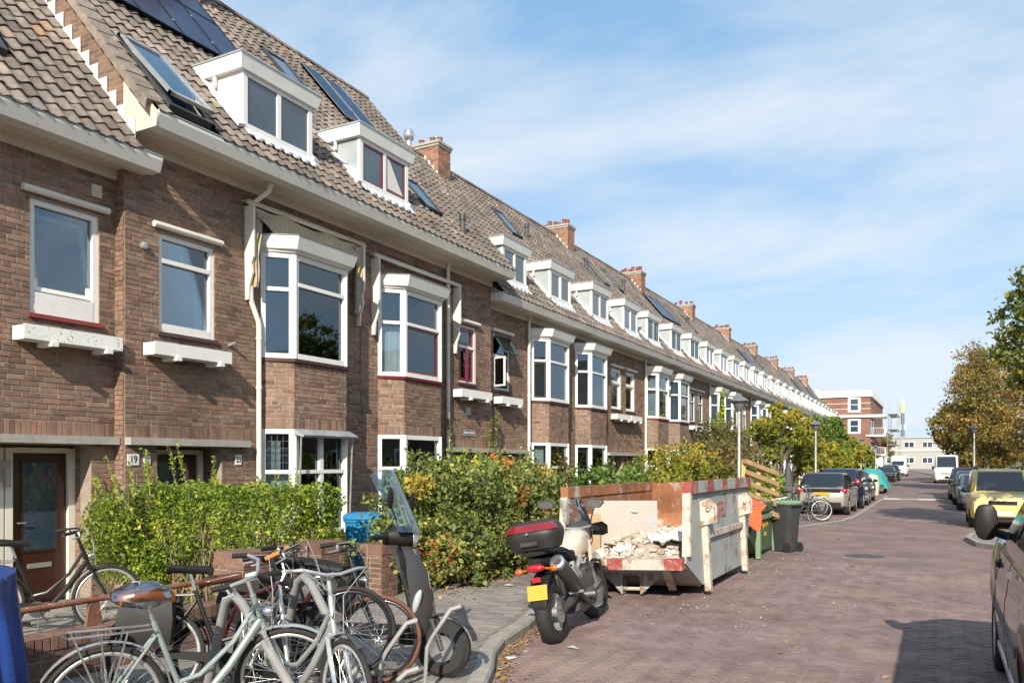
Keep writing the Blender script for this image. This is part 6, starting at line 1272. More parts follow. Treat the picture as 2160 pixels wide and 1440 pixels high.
m = MB(); m.tube([(-4.6,3.3,0.13),(-4.5,5.3,0.13)], 0.03, 8); m.tube([(-3.1,3.3,0.13),(-3.05,5.3,0.13)], 0.03, 8); m.build('base_rail', 'grey', rk, 60, kind='stuff')
# ------------------------------------------------------------------ motorcycle, scooter
MT['tank'] = M('cream_white_tank', (0.55,0.47,0.38), 0.25, 0.1, coat=0.8); MT['moto_red'] = M('red_reflector', (0.19,0.010,0.012), 0.12, coat=1.0); MT['moto_grey'] = M('satin_grey', (0.07,0.068,0.068), 0.4, 0.3)
MT['engine'] = M('engine_alloy', (0.10,0.10,0.10), 0.45, 0.5, var=0.3, scale=14); MT['casebox'] = M('case_plastic', (0.028,0.026,0.025), 0.5, var=0.15, bump=0.15, bscale=220)
def pose(t, loc, head, lean, pitch=0.0): t.matrix_world = Matrix.Translation(loc) @ Matrix.Rotation(head, 4, 'Z') @ Matrix.Rotation(lean, 4, 'X') @ Matrix.Rotation(-pitch, 4, 'Y')
def rrect(cx_, cy_, w_, d, e=4.0, n=24): return [(cx_+w_*math.cos(a)*(abs(math.cos(a))**e+abs(math.sin(a))**e)**(-1/e), cy_+d*math.sin(a)*(abs(math.cos(a))**e+abs(math.sin(a))**e)**(-1/e)) for a in np.linspace(0, 2*math.pi, n, False)]
mo = thing('motorcycle', 'touring motorcycle with a red and black top case leaning at the kerb', 'motorcycle', (0,0,0)); pose(mo, (-3.53, 8.12, 0.0), R(96), R(-10))
def moto_wheel(x, r, w_, rim):
    m = MB(); m.lathe([(r*0.66,-w_*0.5),(r*0.82,-w_*0.5),(r*0.94,-w_*0.38),(r,-w_*0.12),(r,w_*0.12),(r*0.94,w_*0.38),(r*0.82,w_*0.5),(r*0.66,w_*0.5)], (0,0,0), (0,1,0), n=36, cap=False); o = m.build('wheel', 'rubber', mo, 40, loc=(x,0,r))
    m = MB(); m.lathe([(r*0.66,-w_*0.42),(r*0.66,w_*0.42)], (0,0,0), (0,1,0), n=32, cap=False); m.lathe([(r*0.60,-w_*0.42),(r*0.60,w_*0.42)], (0,0,0), (0,1,0), n=32, cap=False)
    for s in range(3):
        for q in (-0.18, 0.18):
            a = 2*math.pi*s/3+q; m.tube([(0.05*math.cos(a-q),0,0.05*math.sin(a-q)), (r*0.62*math.cos(a),0,r*0.62*math.sin(a))], 0.016, 6)
    m.lathe([(0.05,-0.09),(0.05,0.09)], (0,0,0), (0,1,0), n=14); m.build('rim', rim, o, 40)
    m = MB(); m.lathe([(0.07,-0.003),(0.12,-0.003),(0.12,0.003),(0.07,0.003)], (0,-w_*0.5-0.03,0), (0,1,0), n=28); m.build('brake_disc', 'steel', o, 40)
    return o
moto_wheel(-0.72, 0.318, 0.155, 'alu'); fw_ = moto_wheel(0.76, 0.315, 0.115, 'alu')
fw_.rotation_euler = (0,0,R(-14))
m = MB(); m.tube([(-0.72,-0.11,0.318),(-0.45,-0.12,0.36),(-0.12,-0.12,0.42)], [0.03,0.045,0.05], 8); m.tube([(-0.72,0.11,0.318),(-0.45,0.12,0.36),(-0.12,0.12,0.42)], [0.03,0.045,0.05], 8); m.build('swingarm', 'engine', mo, 40, kind='stuff')
m = MB(); m.mbox(Matrix.Translation((-0.70,-0.115,0.40)), 0.10, 0.05, 0.12); m.build('brake_caliper', 'engine', mo)
m = MB(); m.loft([[(x,y,z) for y, z in rrect(0, 0.42, 0.17, 0.20)] for x in (-0.22,)]+[[(0.02,y,z) for y, z in rrect(0, 0.44, 0.20, 0.26)], [(0.30,y,z) for y, z in rrect(0, 0.46, 0.18, 0.24)], [(0.42,y,z) for y, z in rrect(0, 0.5, 0.13, 0.16)]]); m.build('engine', 'engine', mo, 40)
for sg in (-1, 1):
    m = MB(); m.lathe([(0.10,0.0),(0.10,0.05),(0.07,0.07)], (0.05,sg*0.19,0.36), (0,sg,0), n=18); m.build('engine_cover', 'engine', mo, 40)
    m = MB(); m.tube([(0.38,sg*0.08,0.92),(0.05,sg*0.15,0.78),(-0.20,sg*0.14,0.62),(-0.18,sg*0.12,0.42)], 0.026, 8); m.build('frame_beam', 'alu', mo, 40)
    m = MB(); m.tube([(-0.22,sg*0.12,0.66),(-0.55,sg*0.12,0.78),(-0.80,sg*0.09,0.83)], 0.018, 8); m.build('subframe', 'black', mo, 40)
    m = MB(); m.tube([(0.36,sg*0.12,0.72),(0.36,sg*0.28,0.70),(0.27,sg*0.31,0.60),(0.26,sg*0.30,0.46),(0.22,sg*0.16,0.33)], 0.016, 8); m.build('crash_bar', 'black', mo, 40)
    m = MB(); m.tube([(-0.16,sg*0.16,0.40),(-0.17,sg*0.33,0.40)], 0.017, 8); m.build('foot_peg', 'alu', mo, 40)
    m = MB(); m.tube([(-0.45,sg*0.14,0.46),(-0.46,sg*0.30,0.47)], 0.016, 8); m.build('foot_peg', 'alu', mo, 40)
m = MB(); m.tube([(-0.02,-0.2,0.30),(-0.28,-0.22,0.40),(-0.45,-0.21,0.55)], 0.03, 10); m.build('exhaust_pipe', 'engine', mo, 40)
m = MB(); a_, b_ = Vector((-0.40,-0.215,0.50)), Vector((-0.90,-0.225,0.83)); dd = (b_-a_); m.lathe([(0.05,0.0),(0.078,0.05),(0.082,dd.length*0.85),(0.07,dd.length)], a_, dd, n=20); ex_ = m.build('silencer', 'moto_grey', mo, 40)
m = MB(); m.lathe([(0.074,0.0),(0.076,0.05),(0.045,0.055),(0.03,0.02)], b_-dd.normalized()*0.035, dd, n=20); m.build('tail_pipe', 'steel', ex_, 40)
m = MB(); m.loft([[(-0.50,y,z) for y, z in rrect(0,0.80,0.12,0.06)], [(-0.80,y,z) for y, z in rrect(0,0.84,0.11,0.06)], [(-0.96,y,z) for y, z in rrect(0,0.86,0.07,0.035)]]); m.build('tail_unit', 'black', mo, 40)
m = MB(); m.loft([[(-0.66,y,z) for y, z in rrect(0,0.72,0.10,0.05)], [(-0.88,y,z) for y, z in rrect(0,0.66,0.10,0.03)], [(-1.00,y,z) for y, z in rrect(0,0.50,0.095,0.02)], [(-1.03,y,z) for y, z in rrect(0,0.41,0.07,0.015)]]); m.build('rear_mudguard', 'black', mo, 40)
m = MB(); m.mbox(Matrix.Translation((-1.005,0.0,0.56)) @ Matrix.Rotation(R(16),4,'Y'), 0.012, 0.21, 0.15); m.build('number_plate', 'plate', mo)
m = MB(); m.mbox(Matrix.Translation((-0.975,0.0,0.685)) @ Matrix.Rotation(R(10),4,'Y'), 0.015, 0.09, 0.05); m.build('reflector', 'lamp_red', mo)
m = MB(); m.ball((-0.955,0,0.80), 0.045, 0.105, 0.042, 14, 8); m.build('tail_light', 'lamp_red', mo, 60)
for sg in (-1, 1):
    m = MB(); m.tube([(-0.90,sg*0.06,0.79),(-0.92,sg*0.15,0.78)], 0.012, 6); m.ball((-0.93,sg*0.19,0.78), 0.035, 0.05, 0.035, 12, 8); m.build('indicator', 'lamp_orange', mo, 60)
# seat, tank, fairing
m = MB(); m.loft([[(x,y,z) for y, z in rrect(0,zz,w_,h_)] for x, zz, w_, h_ in ((-0.66,0.90,0.12,0.04),(-0.40,0.90,0.15,0.06),(-0.15,0.84,0.15,0.06),(0.05,0.82,0.11,0.07))]); m.build('seat', 'black', mo, 50)
m = MB(); m.loft([[(x,y,z) for y, z in rrect(0,zz,w_,h_,3.0)] for x, zz, w_, h_ in ((-0.02,0.86,0.09,0.06),(0.06,0.89,0.16,0.12),(0.22,0.93,0.20,0.16),(0.38,0.94,0.20,0.16),(0.50,0.92,0.14,0.12),(0.54,0.92,0.06,0.06))]); m.build('tank', 'tank', mo, 60)
for sg in (-1, 1):
    m = MB(); m.loft([[(0.30,sg*0.17,0.70),(0.56,sg*0.16,0.66),(0.62,sg*0.10,0.95),(0.30,sg*0.19,0.98)],[(0.32,sg*0.21,0.74),(0.54,sg*0.20,0.72),(0.58,sg*0.14,0.92),(0.32,sg*0.215,0.94)]]); m.build('side_panel', 'tank', mo, 40)
m = MB(); m.loft([[(x,y,z) for y, z in rrect(0,zz,w_,h_,3.0)] for x, zz, w_, h_ in ((0.50,1.02,0.13,0.10),(0.62,1.04,0.17,0.13),(0.74,1.02,0.14,0.10),(0.80,0.98,0.06,0.05))]); m.build('fairing', 'moto_grey', mo, 60)
m = MB(); rows = [[(0.78-0.20*t-0.09*(s*2-1)**2, (s*2-1)*(0.17-0.03*t), 1.08+0.36*t) for s in np.linspace(0,1,11)] for t in np.linspace(0,1,7)]
m.loft(rows, False, False); m.loft([[(x-0.004,y,z) for x, y, z in r_] for r_ in rows], False, False); m.build('windscreen', 'glassclear', mo, 60)
AX = Vector((-0.42,0,0.9)).normalized(); Ms = Matrix.Translation((0.52,0,0.85)) @ Matrix.Rotation(R(-14),4,AX) @ Matrix.Translation((-0.52,0,-0.85)); S = lambda p: tuple(Ms @ Vector(p))
for sg in (-1, 1):
    m = MB(); m.tube([S((0.76,sg*0.09,0.315)), S((0.66,sg*0.09,0.55)), S((0.44,sg*0.09,1.03))], [0.028,0.026,0.022], 10); m.build('fork_leg', 'steel', mo, 40)
m = MB(); m.torus((0.76,0,0.315), (0,1,0), 0.345, 0.055, 16, 8, R(-160), R(-40), ref=(1,0,0), qs=0.012); m.v = [S(v) for v in m.v]; m.build('front_mudguard', 'moto_grey', mo, 50)
m = MB(); m.tube([S((0.30,-0.42,1.09)),S((0.36,-0.28,1.13)),S((0.42,-0.10,1.10)),S((0.42,0.10,1.10)),S((0.36,0.28,1.13)),S((0.30,0.42,1.09))], 0.012, 8); hb = m.build('handlebar', 'alu', mo, 60)
for sg in (-1, 1):
    m = MB(); m.tube([S((0.34,sg*0.30,1.12)), S((0.29,sg*0.43,1.09))], 0.019, 10); m.build('grip', 'black', hb, 40)
    m = MB(); m.loft([[S((0.46,sg*y,1.02+z)) for z in (0,0.05,0.13,0.10)] for y in (0.24,)]+[[S((0.48,sg*0.36,1.01+z)) for z in (0,0.06,0.16,0.12)], [S((0.40,sg*0.47,1.04+z)) for z in (0,0.04,0.09,0.06)]]); m.build('hand_guard', 'black', hb, 50)
    m = MB(); m.tube([S((0.40,sg*0.24,1.13)), S((0.42,sg*0.28,1.28)), S((0.40,sg*0.33,1.36))], 0.007, 6); m.build('mirror_stem', 'black', hb)
    m = MB(); m.prism([S((0.385,sg*(0.33+a),1.38+b)) for a, b in ((-0.10,-0.04),(0.06,-0.05),(0.12,0.0),(0.10,0.05),(-0.06,0.06),(-0.11,0.01))], (0.025,0,0)); mi = m.build('mirror', 'moto_grey', hb)
    m = MB(); m.prism([S((0.383,sg*(0.33+a),1.38+b)) for a, b in ((-0.09,-0.035),(0.055,-0.042),(0.11,0.0),(0.09,0.042),(-0.055,0.05),(-0.10,0.01))], (-0.004,0,0)); m.build('mirror_glass', 'chrome', hb)
m = MB(); m.tube([(-0.40,-0.02,0.70),(-0.30,-0.02,0.42)], 0.035, 10); m.build('rear_shock', 'alu', mo, 40)
m = MB(); m.torus((-0.72,0.10,0.318), (0,1,0), 0.10, 0.008, 24, 6); m.tube([(-0.72,0.105,0.42),(-0.10,0.125,0.46)], 0.009, 6); m.tube([(-0.72,0.105,0.22),(-0.10,0.125,0.38)], 0.009, 6); m.build('chain', 'engine', mo)
for a, b, c_ in (((0.40,-0.24,1.12),(0.52,-0.20,0.95),(0.42,-0.10,0.72)), ((0.40,0.24,1.12),(0.54,0.18,0.98),(0.44,0.10,0.76)), ((0.42,-0.1,1.1),(0.62,-0.12,0.9),(0.70,-0.1,0.45))):
    m = MB(); m.tube([S(a), S(b), S(c_)], 0.006, 6); m.build('cable', 'black', mo)
for k in range(5): m = MB(); m.box(0.06, 0.30, -0.19, 0.19, 0.50+0.035*k, 0.512+0.035*k); m.build('cooling_fin', 'engine', mo)
for sg in (-1, 1): m = MB(); m.tube([(-0.34,sg*0.15,0.86),(-0.52,sg*0.19,0.90),(-0.72,sg*0.17,0.92)], 0.014, 8); m.build('grab_rail', 'black', mo, 40)
m = MB(); m.prism([(-0.47,-0.305,0.60),(-0.70,-0.308,0.745),(-0.69,-0.308,0.80),(-0.46,-0.305,0.66)], (0,-0.006,0)); m.build('heat_shield', 'alu', mo)
m = MB(); m.box(-0.30, -0.10, -0.16, -0.145, 0.50, 0.72); m.build('side_cover', 'tank', mo)
# top case
def case_ring(z, k): return [(-0.80+x*k, y*k, z) for x, y in rrect(0, 0, 0.22, 0.29, 3.2, 32)]
m = MB(); m.loft([case_ring(0.965,0.70), case_ring(0.99,0.86), case_ring(1.08,0.97), case_ring(1.115,1.0), case_ring(1.125,1.0)]); tcse = m.build('top_case', 'casebox', mo, 40)
m = MB(); m.loft([case_ring(1.127,1.0), case_ring(1.15,1.0), case_ring(1.21,0.93), case_ring(1.26,0.75), case_ring(1.275,0.4)]); m.build('case_lid', 'casebox', tcse, 50)
m = MB()
def lidpt(a, t):
    k = 1.0+(-0.25)*t**1.6; z = 1.165+0.085*t; e = 3.2; c_, s_ = math.cos(a), math.sin(a); q = (abs(c_)**e+abs(s_)**e)**(-1/e); return (-0.80+0.228*c_*q*k, 0.298*s_*q*k, z+0.006)
m.loft([[lidpt(a, t) for a in np.linspace(R(115), R(245), 21)] for t in (0.0, 0.3, 0.6, 0.85)], False, False); m.build('red_panel', 'moto_red', tcse, 60)
m = MB(); m.lathe([(0.016,0),(0.012,0.012)], (-1.03,0.0,1.15), (-1,0,0.3), n=12); m.build('lock', 'chrome', tcse, 40)
m = MB(); m.box(-1.03, -1.012, -0.09, 0.09, 1.03, 1.07); m.build('case_badge', 'moto_grey', tcse)
m = MB(); m.loft([[(-0.58,y,z) for y, z in rrect(0,0.92,0.12,0.02)], [(-0.98,y,z) for y, z in rrect(0,0.945,0.13,0.02)]]); m.build('carrier', 'black', mo, 40)
m = MB(); m.tube([(0.0,0.14,0.30),(-0.10,0.26,0.05)], 0.014, 8); m.mbox(Matrix.Translation((-0.10,0.27,0.045)), 0.06, 0.05, 0.012); m.build('side_stand', 'black', mo)
# scooter
sc = thing('scooter', 'dark grey motor scooter with a tall clear windscreen behind the bikes', 'scooter', (0,0,0)); pose(sc, (-4.20, 5.26, PZ), R(17), R(-6)); sc.matrix_world = sc.matrix_world @ Matrix.Scale(1.08, 4)
MT['sc_grey'] = M('scooter_grey', (0.055,0.052,0.05), 0.5, 0.2, var=0.1, coat=0.15)
def sc_wheel(x, r, st=0.0):
    m = MB(); m.lathe([(r*0.55,-0.05),(r*0.85,-0.05),(r,-0.02),(r,0.02),(r*0.85,0.05),(r*0.55,0.05)], (0,0,0), (0,1,0), n=28, cap=False); o = m.build('wheel', 'rubber', sc, 40, loc=(x,0,r)); o.rotation_euler = (0,0,st)
    m = MB(); m.lathe([(r*0.56,-0.04),(r*0.56,0.04)], (0,0,0), (0,1,0), n=24, cap=False)
    for s in range(5): a = 2*math.pi*s/5; m.tube([(0,0,0),(r*0.56*math.cos(a),0,r*0.56*math.sin(a))], 0.016, 6)
    m.lathe([(0.035,-0.05),(0.035,0.05)], (0,0,0), (0,1,0), n=12); m.build('rim', 'moto_grey', o, 40)
    m = MB(); m.lathe([(0.05,-0.002),(0.10,-0.002),(0.10,0.002)], (0,-0.055,0), (0,1,0), n=20); m.build('brake_disc', 'steel', o)
sc_wheel(0.62, 0.215, R(-8)); sc_wheel(-0.62, 0.215)
m = MB(); m.loft([[(x,y,z) for y, z in rrect(0,zz,w_,h_,3.0)] for x, zz, w_, h_ in ((0.30,0.28,0.13,0.05),(0.38,0.36,0.17,0.13),(0.40,0.55,0.20,0.14),(0.34,0.78,0.21,0.12),(0.27,0.92,0.15,0.07))]); m.build('inner_shield', 'black', sc, 50)
m = MB(); rows = []
for t, z in enumerate((0.30,0.38,0.50,0.64,0.78,0.90,0.98)):
    w_ = (0.09,0.15,0.185,0.205,0.205,0.18,0.10)[t]; bx = (0.50,0.53,0.535,0.51,0.46,0.40,0.34)[t]; rows.append([(bx-0.13*(abs(s)**2.2), s*w_, z) for s in np.linspace(-1,1,15)])
m.loft(rows, False, False); m.loft([[(x-0.012,y,z) for x, y, z in r_] for r_ in rows], False, False); m.build('front_shield', 'sc_grey', sc, 60)
m = MB(); m.loft([[(0.535,-0.012,0.48),(0.54,-0.012,0.48),(0.54,0.012,0.48),(0.535,0.012,0.48)],[(0.475,-0.006,0.78),(0.48,-0.006,0.78),(0.48,0.006,0.78),(0.475,0.006,0.78)]]); m.build('shield_trim', 'chrome', sc)
for sg in (-1, 1):
    m = MB(); m.ball((0.44,sg*0.155,0.56), 0.03, 0.025, 0.10, 12, 8, Matrix.Rotation(R(18),3,'Y')); m.build('indicator', 'lamp_clear', sc, 60)
    m = MB(); m.tube([(0.27,sg*0.10,1.08),(0.27,sg*0.22,1.20),(0.25,sg*0.25,1.27)], 0.006, 6); m.ball((0.245,sg*0.26,1.33), 0.02, 0.055, 0.08, 12, 8); m.build('mirror', 'black', sc, 60)
    m = MB(); m.tube([(0.20,sg*0.12,1.04),(0.12,sg*0.32,1.03)], 0.018, 8); m.build('grip', 'black', sc, 40)
m = MB(); m.loft([[(x,y,z) for y, z in rrect(0,zz,w_,h_,2.6)] for x, zz, w_, h_ in ((0.12,1.03,0.07,0.05),(0.20,1.05,0.15,0.075),(0.30,1.05,0.13,0.085),(0.37,1.04,0.07,0.05))]); m.build('headset', 'black', sc, 50)
m = MB(); m.lathe([(0.07,0),(0.065,0.02),(0.02,0.035)], (0.355,0,1.045), (1,0,0.05), n=18); m.build('headlight', 'lamp_clear', sc, 50)
rows = [[(0.40-0.24*t-0.10*(s*2-1)**2, (s*2-1)*(0.24-0.05*abs(t-0.5)), 1.08+0.49*t-0.06*(s*2-1)**4*t) for s in np.linspace(0,1,11)] for t in np.linspace(0,1,8)]
m = MB(); m.loft(rows, False, False); m.loft([[(x-0.005,y,z) for x, y, z in r_] for r_ in rows], False, False); m.build('windscreen', 'glassclear', sc, 60)
m = MB(); m.tube([(0.33,-0.07,1.06),(0.24,-0.05,1.30)], 0.006, 6); m.tube([(0.33,0.07,1.06),(0.24,0.05,1.30)], 0.006, 6); m.build('screen_bracket', 'chrome', sc, kind='stuff')
m = MB(); m.tube([(0.36,0,0.95),(0.52,0.0,0.45),(0.55,0.0,0.40)], 0.035, 10); m.tube([(0.54,-0.075,0.42),(0.62,-0.075,0.215)], 0.02, 8); m.tube([(0.54,0.075,0.42),(0.62,0.075,0.215)], 0.02, 8); m.tube([(0.54,-0.075,0.42),(0.54,0.075,0.42)], 0.022, 8); m.build('fork', 'moto_grey', sc, 40)
m = MB(); m.torus((0.62,0,0.215), (0,1,0), 0.25, 0.07, 14, 8, R(-150), R(-15), ref=(1,0,0), qs=0.012); m.build('front_mudguard', 'sc_grey', sc, 50)
m = MB(); m.loft([[(x,y,0.28+0.0*x) for x, y in rrect(0.02,0,0.34,0.17,5)], [(x,y,0.36) for x, y in rrect(0.02,0,0.34,0.18,5)]]); m.build('floorboard', 'black', sc, 40)
m = MB(); m.loft([[(x,y,z) for y, z in rrect(0,zz,w_,h_,3.0)] for x, zz, w_, h_ in ((-0.22,0.50,0.12,0.2),(-0.32,0.54,0.18,0.23),(-0.60,0.60,0.19,0.17),(-0.85,0.66,0.12,0.09),(-0.92,0.68,0.05,0.04))]); m.build('rear_body', 'sc_grey', sc, 50)
m = MB(); m.loft([[(x,y,z) for y, z in rrect(0,zz,w_,h_,3.0)] for x, zz, w_, h_ in ((-0.18,0.77,0.10,0.04),(-0.40,0.80,0.15,0.06),(-0.70,0.82,0.13,0.06),(-0.82,0.82,0.07,0.03))]); m.build('seat', 'black', sc, 50)
# ------------------------------------------------------------------ skips and rubble
MT['rustin'] = M('rusty_inside', (0.27,0.115,0.052), 0.85, var=0.35, scale=3, bump=0.4, bscale=25, col2=(0.46,0.40,0.33), thr=(0.54,0.66), sc2=2.6)
MT['skipgrey'] = M('skip_grey_paint', (0.31,0.335,0.33), 0.6, var=0.15, scale=2, bump=0.15, bscale=12, col2=(0.21,0.11,0.06), thr=(0.53,0.64), sc2=3.2)
MT['skiprust'] = M('rusted_rib', (0.46,0.43,0.37), 0.75, var=0.15, col2=(0.26,0.13,0.065), thr=(0.50,0.62), sc2=6)
MT['skipred'] = M('worn_red_paint', (0.30,0.055,0.05), 0.65, var=0.2, col2=(0.38,0.27,0.2), thr=(0.50,0.66), sc2=8)
MT['skipgreen'] = M('skip_green', (0.085,0.125,0.065), 0.6, var=0.2, col2=(0.05,0.055,0.035), thr=(0.5,0.65), sc2=4)
MT['skipgreenlt'] = M('skip_green_light', (0.17,0.26,0.15), 0.6, var=0.2)
def skip(label, loc, rot, W, L, H, lip, ext, inn, rib, stripes):
    t = thing('rubble_skip', label, 'skip', (0,0,0)); pose(t, loc, rot[0], 0.0); t.matrix_world = t.matrix_world @ Matrix.Rotation(rot[1], 4, 'Y')
    w = W/2; th = 0.035
    sidep = [(0.12,lip+0.12),(0.26,H),(L-0.10,H),(L,H*0.62),(L-0.75,0.12),(0.78,0.12),(0.0,lip-0.02)]
    for sg in (-1, 1):
        m = MB(); m.prism([(sg*w-(th if sg > 0 else 0.0),y,z) for y, z in sidep], (th,0,0)); m.build('side_plate', inn if sg < 0 else ext, t)
        m = MB(); m.box(sg*w-0.06, sg*w+0.055, 0.24, L-0.08, H-0.13, H+0.03); tr_ = m.build('top_rail', ext if sg > 0 else inn, t)
        if stripes and sg > 0:
            n = 9; y0, y1 = 0.238, L-0.078
            for i in range(n):
                if i % 2 == 0: m = MB(); m.box(sg*w-0.063, sg*w+0.059, y0+(y1-y0)*i/n, y0+(y1-y0)*(i+0.8)/n, H-0.132, H+0.033); m.build('red_stripe', 'skipred', tr_)
        # sloping front edge of the side
        m = MB(); a, b = Vector((sg*w,0.10,lip+0.06)), Vector((sg*w,0.26,H-0.12)); m.prism([a+Vector((-0.06,-0.045,0)), a+Vector((0.05,-0.045,0)), a+Vector((0.05,0.05,0)), a+Vector((-0.06,0.05,0))], b-a); m.build('front_post', rib, t)
        if sg > 0:
            for yy in ((0.92, L-0.85) if stripes else (0.7, L-0.7)):
                m = MB(); m.box(w+0.0, w+0.085, yy-0.055, yy+0.055, 0.02, H-0.42); m.build('side_rib', rib, t)
                if not stripes: continue
                m = MB(); pr = [(w,yy-0.09,H-0.60),(w+0.19,yy-0.09,H-0.55),(w+0.20,yy-0.09,H-0.33),(w+0.10,yy-0.09,H-0.22),(w,yy-0.09,H-0.26)]; m.prism(pr, (0,0.05,0)); m.prism([(p[0],p[1]+0.13,p[2]) for p in pr], (0,0.05,0)); m.tube([(w+0.12,yy-0.13,H-0.36),(w+0.12,yy+0.13,H-0.36)], 0.03, 8); m.build('lifting_lug', rib, t)
            m = MB(); m.box(w+0.002, w+0.06, 0.98, L-0.91, 0.74, 0.82); m.build('cross_bar', rib, t)
        else:
            for yy in (0.92, L-0.85): m = MB(); m.box(-w-0.085, -w, yy-0.055, yy+0.055, 0.02, H-0.42); m.build('side_rib', rib, t)
    w2 = w-th-0.002
    m = MB(); m.prism([(-w2,0.0,lip-0.02),(-w2,0.78,0.12),(-w2,0.80,0.155),(-w2,0.03,lip)], (2*w2,0,0)); m.build('front_slope', ext, t)
    m = MB(); m.prism([(-w2,0.78,0.10),(-w2,L-0.75,0.10),(-w2,L-0.75,0.14),(-w2,0.78,0.14)], (2*w2,0,0)); m.build('floor', inn, t)
    m = MB(); m.prism([(-w2,L-0.75,0.12),(-w2,L,H*0.62),(-w2,L-0.10,H),(-w2,L-0.14,H),(-w2,L-0.05,H*0.63),(-w2,L-0.8,0.16)], (2*w2,0,0)); m.build('back_slope', inn, t)
    m = MB(); m.box(-w+0.02, w-0.02, -0.10, 0.06, lip-0.10, lip+0.035); lp_ = m.build('front_lip', ext if not stripes else 'skiprust', t)
    if stripes:
        for a, b in ((w-0.26, w-0.018), (-0.16, 0.06)): m = MB(); m.box(a, b, -0.103, 0.063, lip-0.103, lip+0.038); m.build('red_stripe', 'skipred', lp_)
    for sg in (-1, 1): m = MB(); m.prism([(sg*0.62-0.05,0.03,lip-0.1),(sg*0.62+0.05,0.03,lip-0.1),(sg*0.48+0.05,0.74,0.06),(sg*0.48-0.05,0.74,0.06)], (0,-0.05,-0.02)); m.build('slope_rib', rib, t)
    m = MB(); m.prism([(-0.50,0.40,0.20),(-0.20,0.34,0.0),(-0.20,0.74,0.0),(-0.42,0.74,0.1)], (0.34,0,0)) if False else None
    for sg in (-1, 1): m = MB(); m.prism([(sg*0.14,0.40,0.33),(sg*0.42,0.44,0.28),(sg*0.14,0.36,0.03)], (0,0.05,0)); m.box(sg*0.14-0.012, sg*0.14+0.012, 0.36, 0.55, 0.03, 0.34); m.build('hook_bracket', ext, t)
    m = MB(); m.tube([(-0.15,0.42,0.10),(0.15,0.42,0.10)], 0.03, 8); m.build('hook_bar', rib, t)
    return t
WS = skip('grey skip with red and white rail and rusty inside beside the motorcycle', (-3.75, 10.15, 0.0), (R(0), R(-3.0)), 1.78, 4.15, 1.52, 0.52, 'skipgrey', 'rustin', 'skiprust', True)
text('graffiti', 'JPELI', 0.34, 'skipred', WS, (0.897, 2.05, 1.08), FACING, 0.75)
GS = skip('small green skip overflowing with wood behind the grey skip', (-3.88, 14.9, 0.0), (R(0), 0.0), 1.62, 3.1, 1.02, 0.52, 'skipgreen', 'skipgreen', 'skipgreenlt', False)
text('lettering', 'DJEGGA', 0.20, 'plate', GS, (0.818, 1.55, 0.62), FACING, 0.8); text('lettering', '1 0783', 0.12, 'plate', GS, (0.818, 1.55, 0.42), FACING, 0.8)
# rubble heap in the grey skip
MT['rubble'] = piece_mat('rubble_bits', [(0, (0.33,0.27,0.21)), (0.4, (0.48,0.43,0.37)), (0.7, (0.6,0.57,0.53)), (0.9, (0.42,0.28,0.16)), (1, (0.66,0.64,0.62))], nscale=30, nvar=0.2, bump=0.2)
def heap(label, loc, rx, ry, z0, zh, nbit, bs):
    t = thing('rubble_heap', label, 'rubble', loc); m = MB(); n = 22
    hz_ = lambda x, y: z0+zh*max(0, 1-(x*x+y*y)**1.2)*(0.75+0.25*math.sin(x*7+y*3)*math.cos(y*6))
    m.loft([[((i/(n-1)*2-1)*rx, (j/(n-1)*2-1)*ry, hz_(i/(n-1)*2-1, j/(n-1)*2-1)+rng.normal()*0.012) for i in range(n)] for j in range(n)], False, False); m.build('heap', 'rubble', t, 20, kind='stuff')
    b = MB()
    for i in range(nbit):
        x, y = rng.uniform(-0.95,0.95,2); q = Matrix.Translation((x*rx, y*ry, hz_(x,y)+0.015)) @ Matrix.Rotation(rng.uniform(0,6.3),4,'Z') @ Matrix.Rotation(rng.normal()*0.5,4,'X') @ Matrix.Rotation(rng.normal()*0.4,4,'Y'); s = bs*rng.uniform(0.4,1.6)
        b.mbox(q, s*rng.uniform(0.8,2.2), s, s*rng.uniform(0.2,0.6), rng.random())
    b.build('chunks', 'rubble', t, attr=True, kind='stuff'); return t
heap('pale plaster rubble heaped in the grey skip', (-3.78, 11.75, 0.0), 0.82, 1.5, 0.42, 0.46, 620, 0.07)
MT['doorpanel'] = M('laminated_door', (0.36,0.325,0.28), 0.5, var=0.05); MT['mdf'] = M('bare_board', (0.42,0.29,0.17), 0.8, var=0.2, scale=4); MT['plasticw'] = M('white_plastic_sheet', (0.58,0.58,0.57), 0.5, var=0.1, scale=8); MT['wood'] = M('pallet_wood', (0.30,0.185,0.095), 0.8, var=0.3, scale=5); MT['woodlt'] = M('fresh_timber', (0.60,0.42,0.19), 0.75, var=0.15, scale=5)
dr = thing('discarded_door', 'beige discarded door standing in the grey skip', 'door', (-4.60, 11.30, 0.55)); dr.rotation_euler = (R(-8), 0, R(30))
m = MB(); m.box(-0.05, 0.95, -0.02, 0.02, 0.0, 0.72); m.build('panel', 'doorpanel', dr)
m = MB(); m.box(-0.054, -0.05, -0.02, 0.02, 0.0, 0.72); m.build('edge', 'mdf', dr)
m = MB(); m.tube([(0.55,-0.02,0.55),(0.55,-0.06,0.55),(0.64,-0.065,0.55)], 0.01, 6); m.build('handle', 'alu', dr); m = MB(); m.box(0.80, 0.92, -0.024, -0.02, 0.30, 0.50); m.build('cat_flap', 'greycurtain', dr)
